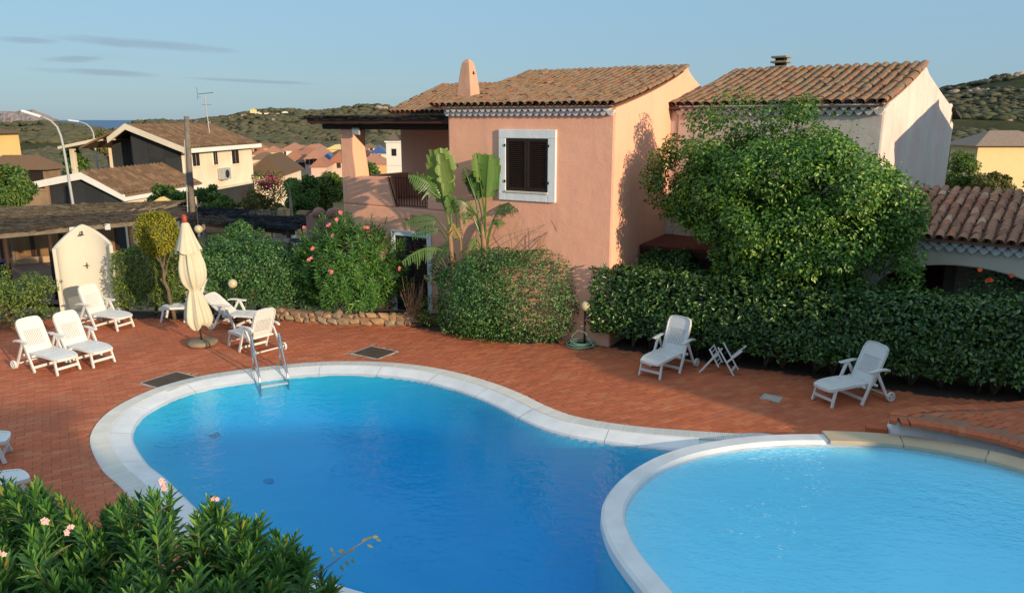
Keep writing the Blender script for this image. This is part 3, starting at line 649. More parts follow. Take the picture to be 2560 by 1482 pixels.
def brick_mesh():
    l, w, h, c = 0.2435 / 2, 0.1182 / 2, 0.012, 0.004
    mb = MB(); vs_ = [(-l, -w, -h), (l, -w, -h), (l, w, -h), (-l, w, -h), (-l, -w, -c), (l, -w, -c), (l, w, -c), (-l, w, -c), (-l + c, -w + c, 0), (l - c, -w + c, 0), (l - c, w - c, 0), (-l + c, w - c, 0)]
    return vs_, [(8, 9, 10, 11), (4, 5, 9, 8), (5, 6, 10, 9), (6, 7, 11, 10), (7, 4, 8, 11), (0, 1, 5, 4), (1, 2, 6, 5), (2, 3, 7, 6), (3, 0, 4, 7)]
RECTS = []      # covers and grates set in the paving: (centre, axis, half sizes)
def lay_bricks(poly, hole, z0, ang, parent, nobj, name='brick', cover=()):
    bv, bf = brick_mesh(); c, s = math.cos(ang), math.sin(ang)
    lo = np.min(np.abs(poly), 0); ext = 26
    pos = []
    rows = np.arange(-ext, ext, 0.121)
    for ri, vv in enumerate(rows):
        uu = np.arange(-ext, ext, 0.2465) + (0.123 if ri % 2 else 0)
        x = uu * c - vv * s; y = uu * s + vv * c + 11
        ok = inside(poly, x, y)
        if hole is not None: ok &= ~inside(hole, x, y)
        f = y * CP + EYE * SP; ok &= (np.abs(x) < f * 0.71 + 0.6) & (y > 5.5)
        for (cx, cy_), (ax, ay), hw, hh in cover:
            dx, dy = x - cx, y - cy_; ok &= ~((np.abs(dx * ax + dy * ay) < hw) & (np.abs(-dx * ay + dy * ax) < hh))
        pos += list(zip(x[ok], y[ok]))
    pos = np.array(pos); d = np.hypot(pos[:, 0], pos[:, 1])
    if len(d) == 0: return
    # bricks behind the front shrub show nothing: rank those lower
    u = 1280 + FPX * pos[:, 0] / (pos[:, 1] * CP + EYE * SP); vv = 741 - FPX * (pos[:, 1] * SP - (EYE - (0.2 if callable(z0) else z0)) * CP) / (pos[:, 1] * CP + EYE * SP)
    hid = (u < 860) & (vv > 1180 + 0.25 * u * 0.6); d = d + hid * 50 + ((u < 0) | (u > 2560) | (vv > 1482)) * 50
    order = np.argsort(d); me = bpy.data.meshes.new(name); me.from_pydata(bv, [], bf); me.materials.append(M['brick'])
    rest_v, rest_f, rn = [], [], []; B = np.array(bv)
    for k, i in enumerate(order):
        x, y = pos[i]; a = ang + random.gauss(0, 0.008); z = (z0(x) if callable(z0) else z0) + random.gauss(0, 0.0012); tx, ty = random.gauss(0, 0.004), random.gauss(0, 0.004)
        if k < nobj:
            o = link(name, me, parent); o.location = (x, y, z); o.rotation_euler = (tx, ty, a)
        else:
            ca, sa = math.cos(a), math.sin(a); q = np.c_[x + B[:, 0] * ca - B[:, 1] * sa, y + B[:, 0] * sa + B[:, 1] * ca, z + B[:, 2] + B[:, 0] * ty + B[:, 1] * tx]
            b0 = len(rest_v) * 12; rest_v.append(q); rest_f += [tuple(w + b0 for w in f) for f in bf]; rn += [random.random()] * 9
    if rest_v:
        me2 = bpy.data.meshes.new('brick_field'); me2.from_pydata(np.vstack(rest_v).tolist(), [], rest_f); me2.materials.append(M['brick']); set_rnd(me2, rn)
        o = link('brick_field', me2, parent); o['kind'] = 'stuff'
def rect_from(pts):
    P = [np.array(p[:2]) for p in pts]; c = sum(P) / 4; ax = (P[1] - P[0] + P[2] - P[3]) / 2; hw = np.linalg.norm(ax) / 2; ax = ax / np.linalg.norm(ax); hh = abs(np.dot((P[3] - P[0] + P[2] - P[1]) / 2, np.array((-ax[1], ax[0])))) / 2
    return (c, ax, hw, hh)
GR1 = rect_from([G(350, 955), G(412, 974), G(515, 948), G(445, 931)]); GR2 = rect_from([G(873, 881.5), G(937, 895), G(998, 880), G(935, 867)]); PLT = rect_from([G(1902, 993.5), G(1939, 1000.7), G(1957, 994), G(1920, 986)])
lay_bricks(DECK, offset(UN, 0.045), 0.0, R_(31), deck, 300, cover=[(r[0], r[1], r[2] + 0.06, r[3] + 0.06) for r in (GR1, GR2, PLT)])
def floor_grate(rc, label, solid):
    c, ax, hw, hh = rc; t = thing('drain_cover' if solid else 'drain_grate', label, 'drain', (c[0], c[1], 0), math.atan2(ax[1], ax[0]))
    MB().box(-hw - .05, hw + .05, -hh - .05, hh + .05, -0.009, -0.004).obj('frame_bed', M['slab_grey'], t)
    fr = MB(); w = 0.03
    fr.box(-hw - w, hw + w, -hh - w, -hh, -0.004, 0.004).box(-hw - w, hw + w, hh, hh + w, -0.004, 0.004).box(-hw - w, -hw, -hh, hh, -0.004, 0.004).box(hw, hw + w, -hh, hh, -0.004, 0.004)
    fr.obj('frame', M['slab_grey'], t)
    MB().box(-hw + .004, hw - .004, -hh + .004, hh - .004, -0.004, 0.001).obj('plate', M['grate'] if not solid else M['slab_grey'], t)
    if not solid:
        mb = MB(); n = int(hw * 2 / 0.04)
        for i in range(n): x = -hw + (i + .5) * 2 * hw / n; mb.box(x - .007, x + .007, -hh + .01, hh - .01, 0.001, 0.005)
        n = int(hh * 2 / 0.04)
        for i in range(n): y = -hh + (i + .5) * 2 * hh / n; mb.box(-hw + .01, hw - .01, y - .007, y + .007, 0.001, 0.0045)
        o = mb.obj('mesh_bars', M['grate'], t)
floor_grate(GR1, 'brown drain grate touching the curved pool edge', False)
floor_grate(GR2, 'brown drain grate with pale frame set in open brick paving', False)
floor_grate(PLT, 'small pale grey cover slab in the paving near the hedge', True)

# raised terrace on the right with its curved edge and flaking white wall
TZ = 0.31
def tz(x): return max(0.24, min(0.36, 0.36 - 0.07 * (x - 6.3)))
T_EDGE = spline([(10.2, 12.9), (8.85, 12.45), (7.28, 12.12), (6.53, 11.85), (6.14, 11.58), (6.22, 11.42), (6.66, 11.30), (7.22, 11.06), (7.68, 10.70), (8.02, 10.25), (8.32, 9.6), (8.46, 8.7), (8.42, 7.5), (8.42, 5)], 110, False)
def terrace():
    poly = np.vstack([T_EDGE, [(13, 5), (13, 12.9)]])
    if area2(poly) < 0: poly = poly[::-1]
    t = thing('raised_terrace', 'raised terracotta brick terrace with curved flaking white front wall', 'terrace')
    bed = link('bed', fill_mesh('bed', poly, [], 0, M['mortar']), t)
    for v_ in bed.data.vertices: v_.co.z = tz(v_.co.x) - 0.014
    n = len(T_EDGE); wall = MB(); vs_, fs_ = [], []; inn = offset(T_EDGE, 0.0, False)
    off = offset(T_EDGE, -0.06, False); off2 = offset(T_EDGE, -0.03, False)
    cen = np.mean(poly, 0); sgn = 1 if np.linalg.norm(off[40] - cen) > np.linalg.norm(T_EDGE[40] - cen) else -1
    for i, p in enumerate(T_EDGE):
        q = T_EDGE[i] + (off[i] - T_EDGE[i]) * sgn * (0.9 + 0.35 * math.sin(i * 1.3) * math.sin(i * .37)); e = T_EDGE[i] - (off[i] - T_EDGE[i]) * sgn * 2
        vs_ += [(q[0], q[1], -0.03), (p[0], p[1], tz(p[0]) - 0.06), (e[0], e[1], tz(p[0]) - 0.065)]
    for i in range(n - 1):
        for k in range(2): fs_.append((i * 3 + k, (i + 1) * 3 + k, (i + 1) * 3 + k + 1, i * 3 + k + 1))
    wall.add(vs_, fs_).obj('front_wall', M['rough_white'], t, smooth=True)
    # header bricks along the edge
    L = np.r_[0, np.cumsum(np.linalg.norm(np.diff(T_EDGE, axis=0), axis=1))]; me = None
    mb = MB().box(-0.056, 0.056, -0.225, 0.012, -0.062, 0.0); me = mb.mesh('edge_brick', M['brick'])
    for s in np.arange(0.1, L[-1], 0.12):
        x = np.interp(s, L, T_EDGE[:, 0]); y = np.interp(s, L, T_EDGE[:, 1]); x2 = np.interp(s + .05, L, T_EDGE[:, 0]); y2 = np.interp(s + .05, L, T_EDGE[:, 1])
        tx, ty = x2 - x, y2 - y; a = math.atan2(ty, tx)
        nx = Vector((-ty, tx)); outv = Vector((x - cen[0], y - cen[1])); a = a if nx.dot(outv) > 0 else a + math.pi
        o = link('edge_brick', me, t); o.location = (x, y, tz(x) + random.gauss(0, .003)); o.rotation_euler = (random.gauss(0, .012), random.gauss(0, .012), a + random.gauss(0, .02))
    inner = offset(T_EDGE, 0.33 * (1 if np.linalg.norm(offset(T_EDGE, 0.25, False)[40] - cen) < np.linalg.norm(T_EDGE[40] - cen) else -1), False)
    lay_bricks(np.vstack([inner, [(13, 5), (13, 12.9)]]), None, tz, R_(31), t, 120)
terrace()

# ================================================================ FOLIAGE TOOLS
def unit(a): return a / (np.linalg.norm(a, axis=-1, keepdims=True) + 1e-9)
def leaf_cloud(name, P, Nn, L, W, mat, parent, spread=0.9, droop=0.25, fold=0.35, kind='stuff', along=0.35, bias=None):
    """many small folded leaves; P points, Nn outward directions"""
    P = np.asarray(P); Nn = unit(np.asarray(Nn)); k = len(P); L = np.broadcast_to(L, (k,)) * RNG.uniform(0.7, 1.25, k); W = np.broadcast_to(W, (k,)) * RNG.uniform(0.75, 1.2, k)
    nr = unit(Nn + RNG.normal(0, spread * 0.55, (k, 3)) + np.array([0, 0, 0.25]))
    d = RNG.normal(0, 1, (k, 3)); d = d - (d * nr).sum(1)[:, None] * nr; d = unit(unit(d) + along * Nn + np.array([0, 0, -droop]))
    s = unit(np.cross(d, nr)); n2 = np.cross(s, d)
    base = P; tip = P + d * L[:, None]; mid = P + d * (L * 0.48)[:, None] + n2 * (W * fold)[:, None]
    a = mid + s * (W / 2)[:, None]; c = mid - s * (W / 2)[:, None]
    V = np.stack([base, a, tip, c], 1).reshape(-1, 3); b = (np.arange(k) * 4)[:, None]
    F_ = np.stack([b + [0, 1, 2], b + [0, 2, 3]], 1).reshape(-1, 3)
    rv = RNG.random(k)
    if bias is not None: rv = np.clip(rv * (1 - bias) + bias, 0, .999)
    o = tri_mesh(name, V, F_, mat, parent, np.repeat(rv, 2))
    if kind: o['kind'] = kind
    return o
def lump(P, scale, seed=0.0):
    x, y, z = P[:, 0] * scale + seed, P[:, 1] * scale + seed * 1.3, P[:, 2] * scale + seed * 0.7
    return (np.sin(x * 1.9 + np.sin(y * 1.3)) + np.sin(y * 2.1 + np.sin(z * 1.7 + 1)) + np.sin(z * 2.3 + np.sin(x * 1.1 + 2)) + .6 * np.sin(x * 4.1 + z * 3.3) + .6 * np.sin(y * 4.7 - z * 3.9)) / 4.2
def ell_points(c, r, k, inner=0.62, power=2.0, rough=0.14, seed=0.0, scale=1.6, zcut=None):
    d = unit(RNG.normal(0, 1, (k, 3)))
    if power != 2.0:
        q = (np.abs(d) ** power).sum(1) ** (1 / power); d0 = d / q[:, None]
    else: d0 = d
    rad = inner + (1 - inner) * RNG.random(k) ** 0.55
    P = d0 * np.asarray(r); rl = 1 + rough * lump(P + np.asarray(c), scale, seed)
    P = np.asarray(c) + P * (rad * rl)[:, None]; Nn = unit(d / np.asarray(r))
    if zcut is not None: ok = P[:, 2] > zcut; P, Nn = P[ok], Nn[ok]
    return P, Nn
def clumps(c, r, n, cr, per, jitter=1.0, shell=0.75, zmin=-9, extra=()):
    cs = [np.asarray(c) + unit(RNG.normal(0, 1, (1, 3)))[0] * np.asarray(r) * (shell + (1 - shell) * RNG.random()) * (1 if RNG.random() < .8 else RNG.uniform(.3, .9)) for _ in range(n)] + [np.array(e) for e in extra]
    P, Nn = [], []
    for q in cs:
        if q[2] < zmin: continue
        rr = cr * RNG.uniform(0.65, 1.25); d = unit(RNG.normal(0, 1, (per, 3))); rad = rr * (0.35 + 0.65 * RNG.random(per) ** 0.5)
        p = q + d * rad[:, None] * np.array([1.1, 1.1, 0.85]); P.append(p); Nn.append(unit(d + 0.6 * unit((q - np.asarray(c))[None]) + np.array([0, 0, 0.35])))
    return np.vstack(P), np.vstack(Nn), cs
def limbs(name, base, tips, r0, parent, mat=None, seed=1, trunk_top=None):
    mb = MB(); base = Vector(base); top = Vector(trunk_top) if trunk_top else base + (Vector(tips[0]) - base) * 0.35
    rnd = random.Random(seed); k = 6
    mb.tube([base.lerp(top, i / k) + Vector((rnd.uniform(-.03, .03), rnd.uniform(-.03, .03), 0)) * (1 if 0 < i < k else 0) for i in range(k + 1)], [r0 * (1.25 - 0.55 * i / k) for i in range(k + 1)], 8)
    for tp in tips:
        tp = Vector(tp); st_ = base.lerp(top, rnd.uniform(0.7, 1.0)); mid = st_.lerp(tp, 0.5) + Vector((rnd.uniform(-.2, .2), rnd.uniform(-.2, .2), rnd.uniform(0, .25))) * (tp - st_).length * 0.4
        pts = [st_ * (1 - q) ** 2 + mid * 2 * q * (1 - q) + tp * q * q for q in [i / 5 for i in range(6)]]
        mb.tube(pts, [r0 * (0.55 - 0.45 * i / 5) for i in range(6)], 6)
    return mb.obj(name, mat or M['bark'], parent, smooth=True)

# ================================================================ TILED ROOFS
def arc_mesh(rl, ru, L, th, n=6, up=True, a0=8, z0=0.0):
    vs_, fs_ = [], []; sg = 1 if up else -1
    for (r, y) in ((rl, 0.0), (ru, L)):
        for t_ in (0, -th):
            for i in range(n + 1):
                a = R_(a0 + (180 - 2 * a0) * i / n); vs_.append(((r + t_) * math.cos(a), y, sg * (r + t_) * math.sin(a) * 0.82 + z0))
    m = n + 1
    for i in range(n):
        fs_.append((i, i + 1, 2 * m + i + 1, 2 * m + i)); fs_.append((m + i + 1, m + i, 3 * m + i, 3 * m + i + 1)); fs_.append((i + 1, i, m + i, m + i + 1))
    fs_ += [(0, 2 * m, 3 * m, m), (n, m + n, 3 * m + n, 2 * m + n)]
    return vs_, fs_
def tiled_roof(house, name, zr, x0, x1, d0, d1, ws, expo, mat, nobj, rl=0.10, sag=0.0, lift=0.05, th=0.014):
    """zr(d): height of roof over depth d (house frame); x along eave"""
    roof = MB(); k = 10
    poly = [(d0 + (d1 - d0) * i / k, zr(d0 + (d1 - d0) * i / k)) for i in range(k + 1)]
    poly = poly + [(p[0], p[1] - 0.035) for p in reversed(poly)]
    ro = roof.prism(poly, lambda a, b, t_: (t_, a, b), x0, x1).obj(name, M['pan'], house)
    L = expo * 1.28; bv, bf = arc_mesh(rl, rl * 0.80, L, th); me = bpy.data.meshes.new('roof_tile'); me.from_pydata(bv, [], bf); me.materials.append(mat)
    pv, pf = arc_mesh(rl * 1.0, rl * 1.0, L, th, 5, False, z0=rl * 0.80)
    items = []; ncol = max(1, round((x1 - x0) / ws)); ws = (x1 - x0) / ncol
    d = d0; rows = []
    while d < d1 - 0.04:
        sl = (zr(d + .1) - zr(d - .1)) / .2; rows.append((d, math.atan(sl))); d += expo * math.cos(math.atan(sl))
    pan = MB(); MW = Matrix.LocRotScale(house.location, house.rotation_euler, None)
    for ri, (d, an) in enumerate(rows):
        for c in range(ncol + 1):
            x = x0 + c * ws
            if c < ncol:
                Mx = Matrix.Translation((x + ws / 2, d + 0.03, zr(d) + 0.012)) @ Matrix.Rotation(an + 0.03, 4, 'X')
                pan.add([Mx @ Vector(p) for p in pv], pf)
            xx = min(max(x, x0 + 0.03), x1 - 0.03) + random.gauss(0, 0.006)
            Mt = Matrix.Translation((xx, d + random.gauss(0, 0.012), zr(d) + lift + random.gauss(0, 0.006) + sag * math.sin(c * .7 + ri))) @ Matrix.Rotation(an + 0.045 + random.gauss(0, 0.012), 4, 'X') @ Matrix.Rotation(random.gauss(0, 0.03), 4, 'Z') @ Matrix.Rotation(random.gauss(0, 0.03), 4, 'Y')
            items.append(((MW @ Mt.translation - Vector((0, 0, EYE))).length, Mt))
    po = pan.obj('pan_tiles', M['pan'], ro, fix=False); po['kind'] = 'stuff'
    items.sort(key=lambda q: q[0]); rest = MB(); rn = []
    for i, (_, Mt) in enumerate(items):
        if i < nobj: o = link('roof_tile', me, ro); o.matrix_local = Mt
        else: rest.add([Mt @ Vector(p) for p in bv], bf); rn += [random.random()] * len(bf)
    if rn:
        m2 = rest.mesh('far_tiles', mat, fix=False); set_rnd(m2, rn); o = link('far_tiles', m2, ro); o['kind'] = 'stuff'
    return ro
def ridge_tiles(ro, x0, x1, d, z, mat, r=0.12, L=0.36):
    bv, bf = arc_mesh(r, r * 0.88, L * 1.15, 0.016); me = bpy.data.meshes.new('ridge_tile'); me.from_pydata(bv, [], bf); me.materials.append(mat)
    x = x0
    while x < x1 - 0.1:
        o = link('ridge_tile', me, ro); o.matrix_local = Matrix.Translation((x, d, z + random.gauss(0, .006))) @ Matrix.Rotation(-math.pi / 2 + random.gauss(0, .02), 4, 'Z') @ Matrix.Rotation(random.gauss(0.02, .015), 4, 'X'); x += L
def cornice(house, x0, x1, d, z, sp, rows=2, mat=None):
    """rows of mortared white tile ends stepping out under the eave"""
    r = sp * 0.52; poly = [(-r, 0.015), (-r, 0.0), (-r * .66, -r * .52), (-r * .28, -r * .92), (0, -r * 1.04), (r * .28, -r * .92), (r * .66, -r * .52), (r, 0.0), (r, .015)]
    n = round((x1 - x0) / sp); sp = (x1 - x0) / n
    for k in range(rows):
        me = MB().prism(poly, lambda a, b, q: (a, q, b), -0.075 * (k + 1) - .01, 0.02).mesh('cornice_tile', mat or M['cornice'])
        for i in range(n + (k % 2) - 0):
            x = x0 + (i + 0.5 - 0.5 * (k % 2)) * sp
            if x < x0 + .01 or x > x1 - .01: continue
            o = link('cornice_tile', me, house); o.location = (x, d + random.gauss(0, .003), z + r * 1.04 + (r * 1.06) * k); o.rotation_euler = (0, random.gauss(0, .02), 0)
        MB().box(x0, x1, d - .075 * (k + 1) + .012, d + .02, z + r * 1.04 + r * 1.06 * k + .016, z + r * 1.04 + r * 1.06 * k + .03).obj('eave_band', mat or M['cornice'], house)

# ================================================================ PINK HOUSE
TH1 = 31.0
pink = thing('house', 'salmon pink two storey house with shuttered window and corner loggia', 'house', (2.2, 16.55, 0), R_(-TH1))
def zr1(d): q = max(d, -.4) / 4.4; return 5.30 + 0.92 * (0.78 * q + 0.22 * q * abs(q)) if d <= 4.4 else 6.22 - (d - 4.4) * 0.235
MB().box(-4.38, -0.008, 0.0, 8.6, -1.0, 5.12).obj('front_wall', M['pink'], pink, bevel=0.05)
gp = [(0.02, -1.0), (0.02, 5.16)] + [(0.03 + 4.27 * i / 10, zr1(4.3 * i / 10) - 0.055 + 0.05 * (i / 10) ** 4) for i in range(0, 11)] + [(4.45, 6.33), (4.6, 6.30)] + [(4.7 + 3.9 * i / 8, 6.22 - (0.3 * (i / 8) ** 0.55 + 0.70 * (i / 8))) for i in range(9)] + [(8.6, -1.0)]
MB().prism(gp, lambda a, b, t_: (t_, a, b), -0.279, 0.0).obj('gable_wall', M['pink'], pink, bevel=0.03)
ro = tiled_roof(pink, 'roof', zr1, -4.75, -0.02, -0.18, 4.4, 0.185, 0.285, M['tile'], 230, rl=0.098)
ridge_tiles(ro, -4.75, -0.15, 4.42, zr1(4.4) + 0.02, M['tile'])
MB().prism([(4.4, 6.2), (8.6, 5.2), (8.6, 5.1), (4.4, 6.1)], lambda a, b, t_: (t_, a, b), -4.75, -0.28).obj('roof_back', M['tile'], pink)
cornice(pink, -4.42, -0.02, 0.0, 5.075, 0.166, 2)
# window
win = MB().box(-2.9, -1.4, -0.06, 0.03, 4.58, 4.78).box(-2.9, -2.71, -0.06, 0.03, 3.16, 4.58).box(-1.60, -1.4, -0.06, 0.03, 3.16, 4.58).box(-2.71, -1.6, -0.06, 0.03, 3.16, 3.34).obj('window_surround', M['frame_white'], pink, bevel=0.012)
MB().box(-2.72, -1.59, -0.085, 0.02, 3.34, 3.385).obj('window_sill', M['cream_pl'], pink, bevel=0.008)
def shutter(parent, x0, x1, z0, z1, y=-0.012, n=24, mat=None, dy=0.03):
    mat = mat or M['shutter']; w = 0.055
    f = MB().box(x0, x0 + w, y - dy, y, z0, z1).box(x1 - w, x1, y - dy, y, z0, z1).box(x0 + w, x1 - w, y - dy, y, z1 - 0.07, z1).box(x0 + w, x1 - w, y - dy, y, z0, z0 + 0.07).obj('shutter', mat, parent, bevel=0.004)
    me = MB().box(x0 + w, x1 - w, -0.02, 0.02, -0.004, 0.004).mesh('slat', mat)
    for i in range(n):
        o = link('slat', me, f); o.location = (0, y - 0.012, z0 + 0.085 + (z1 - z0 - 0.17) * i / (n - 1)); o.rotation_euler = (R_(38), 0, 0)
    MB().box(x0 + w, x1 - w, y + 0.004, y + 0.008, z0 + .07, z1 - .07).obj('backing', M['dark'], f)
    return f
shutter(pink, -2.70, -2.16, 3.39, 4.58); shutter(pink, -2.145, -1.605, 3.39, 4.58)
hg = MB()
for x in (-2.725, -1.58):
    for z in (3.6, 4.42): hg.box(x - .02, x + .02, -0.075, -0.06, z - .03, z + .03)
hg.obj('hinges', M['iron'], pink)
# chimney on the roof
def obelisk_chimney():
    mb = MB(); pr = [(0.0, 0.225, 0.0), (0.35, 0.205, 0.0), (0.85, 0.135, 0), (0.94, 0.115, 0), (1.0, 0.075, 0), (1.04, 0.03, 0)]
    cx, cy_, z0 = -4.46, 1.03, 5.36; vs_, fs_ = [], []
    for z, h, _ in pr: vs_ += [(cx - h, cy_ - h, z0 + z * 1.06), (cx + h, cy_ - h, z0 + z * 1.06), (cx + h, cy_ + h, z0 + z * 1.06), (cx - h, cy_ + h, z0 + z * 1.06)]
    for i in range(len(pr) - 1):
        for j in range(4): fs_.append((i * 4 + j, i * 4 + (j + 1) % 4, i * 4 + 4 + (j + 1) % 4, i * 4 + 4 + j))
    k = (len(pr) - 1) * 4; fs_ += [(3, 2, 1, 0), (k, k + 1, k + 2, k + 3)]
    c = mb.add(vs_, fs_).obj('chimney', plaster('chimney_plaster', (0.66, 0.36, 0.25), (0.60, 0.31, 0.215), (0.40, 0.27, 0.18), 0.7, 0.35), pink, bevel=0.02)
    h = 0.162; a = [(cx + h, cy_ - .045, 6.09), (cx + h, cy_ + .045, 6.09), (cx + h, cy_, 6.17)]
    MB().add([(p[0] - .05, p[1], p[2]) for p in a] + [(p[0] + .008, p[1], p[2]) for p in a], [(0, 1, 2), (5, 4, 3), (0, 3, 4, 1), (1, 4, 5, 2), (2, 5, 3, 0)]).obj('smoke_hole', M['dark'], c)
obelisk_chimney()
# loggia wing
W1 = 0.45
MB().box(-8.32, -4.39, W1, 8.4, -1.0, 2.72).obj('lower_wall', M['pink'], pink, bevel=0.03)
MB().box(-8.32, -4.39, 3.05, 8.4, 2.73, 5.2).obj('loggia_back_wall', M['pink'], pink)
pp = [(-8.32, 2.725), (-6.50, 2.725), (-6.76, 3.52), (-8.32, 3.47)]
MB().prism(pp, lambda a, b, t_: (a, t_, b), W1 + .002, W1 + .24).obj('parapet', M['pink'], pink, bevel=0.03)
MB().prism([(-5.40, 2.725), (-4.385, 2.725), (-4.385, 3.56), (-5.36, 3.5)], lambda a, b, t_: (a, t_, b), W1 + .002, W1 + .24).obj('parapet', M['pink'], pink, bevel=0.03)
MB().box(-8.318, -8.08, W1 + .25, 3.04, 2.725, 3.44).obj('parapet', M['pink'], pink, bevel=0.02)
pl = MB(); vs_ = []
for z, x0, x1, y1 in ((2.726, -8.325, -7.7, 1.05), (3.46, -8.325, -7.78, 1.0), (4.2, -8.322, -7.86, .95), (4.76, -8.318, -7.84, .95)): vs_ += [(x0, W1 - .004, z), (x1, W1 - .004, z), (x1, y1, z), (x0, y1, z)]
pl.add(vs_, [(i * 4 + j, i * 4 + (j + 1) % 4, i * 4 + 4 + (j + 1) % 4, i * 4 + 4 + j) for i in range(3) for j in range(4)] + [(3, 2, 1, 0), (12, 13, 14, 15)]).obj('pillar', M['pink'], pink, bevel=0.04)
# loggia roof of dark timber and heather
MB().box(-8.95, -4.39, 0.44, 0.62, 4.74, 4.88).box(-8.9, -4.39, 2.85, 3.0, 4.74, 4.88).obj('loggia_beam', M['wood_dark'], pink)
raf = MB().box(-0.045, 0.045, 0.0, 3.2, 4.885, 4.955).mesh('rafter', M['wood_dark'])
for i in range(9): o = link('rafter', raf, pink); o.location = (-9.05 + i * 0.57, -0.0 + 0.12, 0)
MB().box(-9.15, -4.39, 0.08, 0.115, 4.90, 4.995).obj('fascia', simple('brown_fascia', (0.085, 0.035, 0.022), (0.06, 0.025, 0.016), 4, 0.6), pink)
def thatch_roof(name, x0, x1, y0, y1, z0, z1, th, parent, mat, slope=None, n=3000, rag=0.05, bl=(0.25, 0.6), along='x'):
    zz = lambda y: z0 + (z1 - z0) * (y - y0) / (y1 - y0)
    o = MB().prism([(y0, zz(y0)), (y1, zz(y1)), (y1, zz(y1) + th), (y0, zz(y0) + th)], lambda a, b, t_: (t_, a, b), x0, x1).obj(name, mat, parent)
    # loose twigs on top and along the edges
    P = np.c_[RNG.uniform(x0 - rag, x1 + rag, n), RNG.uniform(y0 - rag, y1 + rag, n)]; z = zz(P[:, 1]) + th + RNG.uniform(-.01, .03, n)
    e = n // 3; P[:e, 1] = y0 - RNG.uniform(0, rag, e); z[:e] = zz(y0) + RNG.uniform(0, th + .02, e)
    L = RNG.uniform(*bl, n); a = RNG.normal(0, .12, n) + (0 if along == 'x' else math.pi / 2); dx = np.c_[np.cos(a), np.sin(a), RNG.normal(0, .03, n)] * (L / 2)[:, None]
    nrm = unit(np.c_[-np.sin(a), np.cos(a), RNG.normal(0, .6, n)]) * 0.011
    c = np.c_[P, z]; V = np.stack([c - dx - nrm, c + dx, c - dx + nrm], 1).reshape(-1, 3)
    q = tri_mesh('thatch_twigs', V, np.arange(n * 3).reshape(-1, 3), mat, o, RNG.random(n)); q['kind'] = 'stuff'
    return o
thatch_roof('thatch', -9.15, -4.40, 0.05, 3.3, 4.998, 5.03, 0.075, pink, M['thatch'], n=1600, rag=0.04)
lx = MB().box(-7.75, -7.5, 0.3, 0.36, 4.60, 4.78).obj('floodlight', M['grey_metal'], pink, bevel=0.01)
# railing in the gap of the parapet
rail = MB().beam((-6.74, W1 + .1, 3.50), (-5.36, W1 + .1, 3.50), .03, .02).beam((-6.50, W1 + .1, 2.77), (-5.40, W1 + .1, 2.77), .03, .02).beam((-6.75, W1 + .1, 3.5), (-6.50, W1 + .1, 2.76), .03, .02).obj('railing', M['iron'], pink)
bar = MB().box(-.008, .008, -.008, .008, 2.77, 3.5).mesh('bar', M['iron'])
for i in range(13): o = link('bar', bar, rail); o.location = (-6.5 + i * 0.088, W1 + .1, 0)
MB().tube([(-5.9, W1 - .0, 2.5), (-5.9, W1 - .25, 2.46)], 0.05, 8).obj('waterspout', M['tile_new'], pink)
# low roof of the rear room
def zr1b(d): return 5.20 + (d - 2.75) * 0.31
ro2 = tiled_roof(pink, 'rear_roof', zr1b, -8.4, -4.6, 2.6, 5.15, 0.185, 0.285, M['tile'], 70, rl=0.098)
ridge_tiles(ro2, -8.4, -4.7, 5.18, zr1b(5.15) + .01, M['tile'])
MB().prism([(5.15, 5.93), (8.4, 5.2), (8.4, 5.12), (5.15, 5.85)], lambda a, b, t_: (t_, a, b), -8.4, -4.6).obj('roof_back', M['tile'], pink)
cornice(pink, -8.4, -4.6, 2.86, 4.98, 0.166, 1)
# ground floor french door with shutters
MB().box(-6.62, -6.48, W1 - .05, W1 + .02, -0.1, 1.98).box(-5.42, -5.28, W1 - .05, W1 + .02, -0.1, 1.98).box(-6.62, -5.28, W1 - .05, W1 + .02, 1.98, 2.12).obj('door_surround', M['frame_white'], pink, bevel=0.01)
shutter(pink, -6.47, -5.955, -0.05, 1.97, y=W1 - .004, n=30, mat=simple('navy_shutter', (0.012, 0.014, 0.024), (0.016, 0.018, 0.03), 8, 0.5)); shutter(pink, -5.945, -5.43, -0.05, 1.97, y=W1 - .004, n=30, mat=M['shutter'])
# things kept in the loggia
def pw(x, y, z): return pink.matrix_basis @ Vector((x, y, z))
pink_m = Matrix.LocRotScale(pink.location, pink.rotation_euler, None)
def pinkthing(name, label, cat, x, y, z): p = pink_m @ Vector((x, y, z)); return thing(name, label, cat, p, R_(-TH1))
t = pinkthing('sideboard', 'pale sideboard piled with white cloths behind the loggia railing', 'sideboard', -5.7, 1.9, 2.73)
MB().box(-.7, .7, -.25, .25, 0.02, .55).obj('body', M['cream_pl'], t, bevel=.01); MB().box(-.75, .75, -.28, .28, .551, .585).obj('top', simple('brown_board', (0.14, 0.06, 0.035)), t)
for i in range(4): MB().box(-.62 + i * .32, -.36 + i * .32, -.262, -.25, .1, .48).obj('door', simple('brown_panel', (0.12, 0.05, 0.03)), t)
P_, N_ = ell_points((-.15, 0, .68), (.5, .2, .15), 200, .9); mb = MB()
for i in range(5): mb.lathe([(0.02, .18), (.13, .14), (.16, .05), (.17, 0)], 9, (-.5 + i * .25 + random.uniform(-.05, .05), random.uniform(-.08, .08), .586))
mb.obj('folded_cloths', M['white_pl'], t, smooth=True)
t = pinkthing('wall_fan', 'round woven fan hanging on the loggia back wall', 'fan', -6.55, 3.02, 3.85)
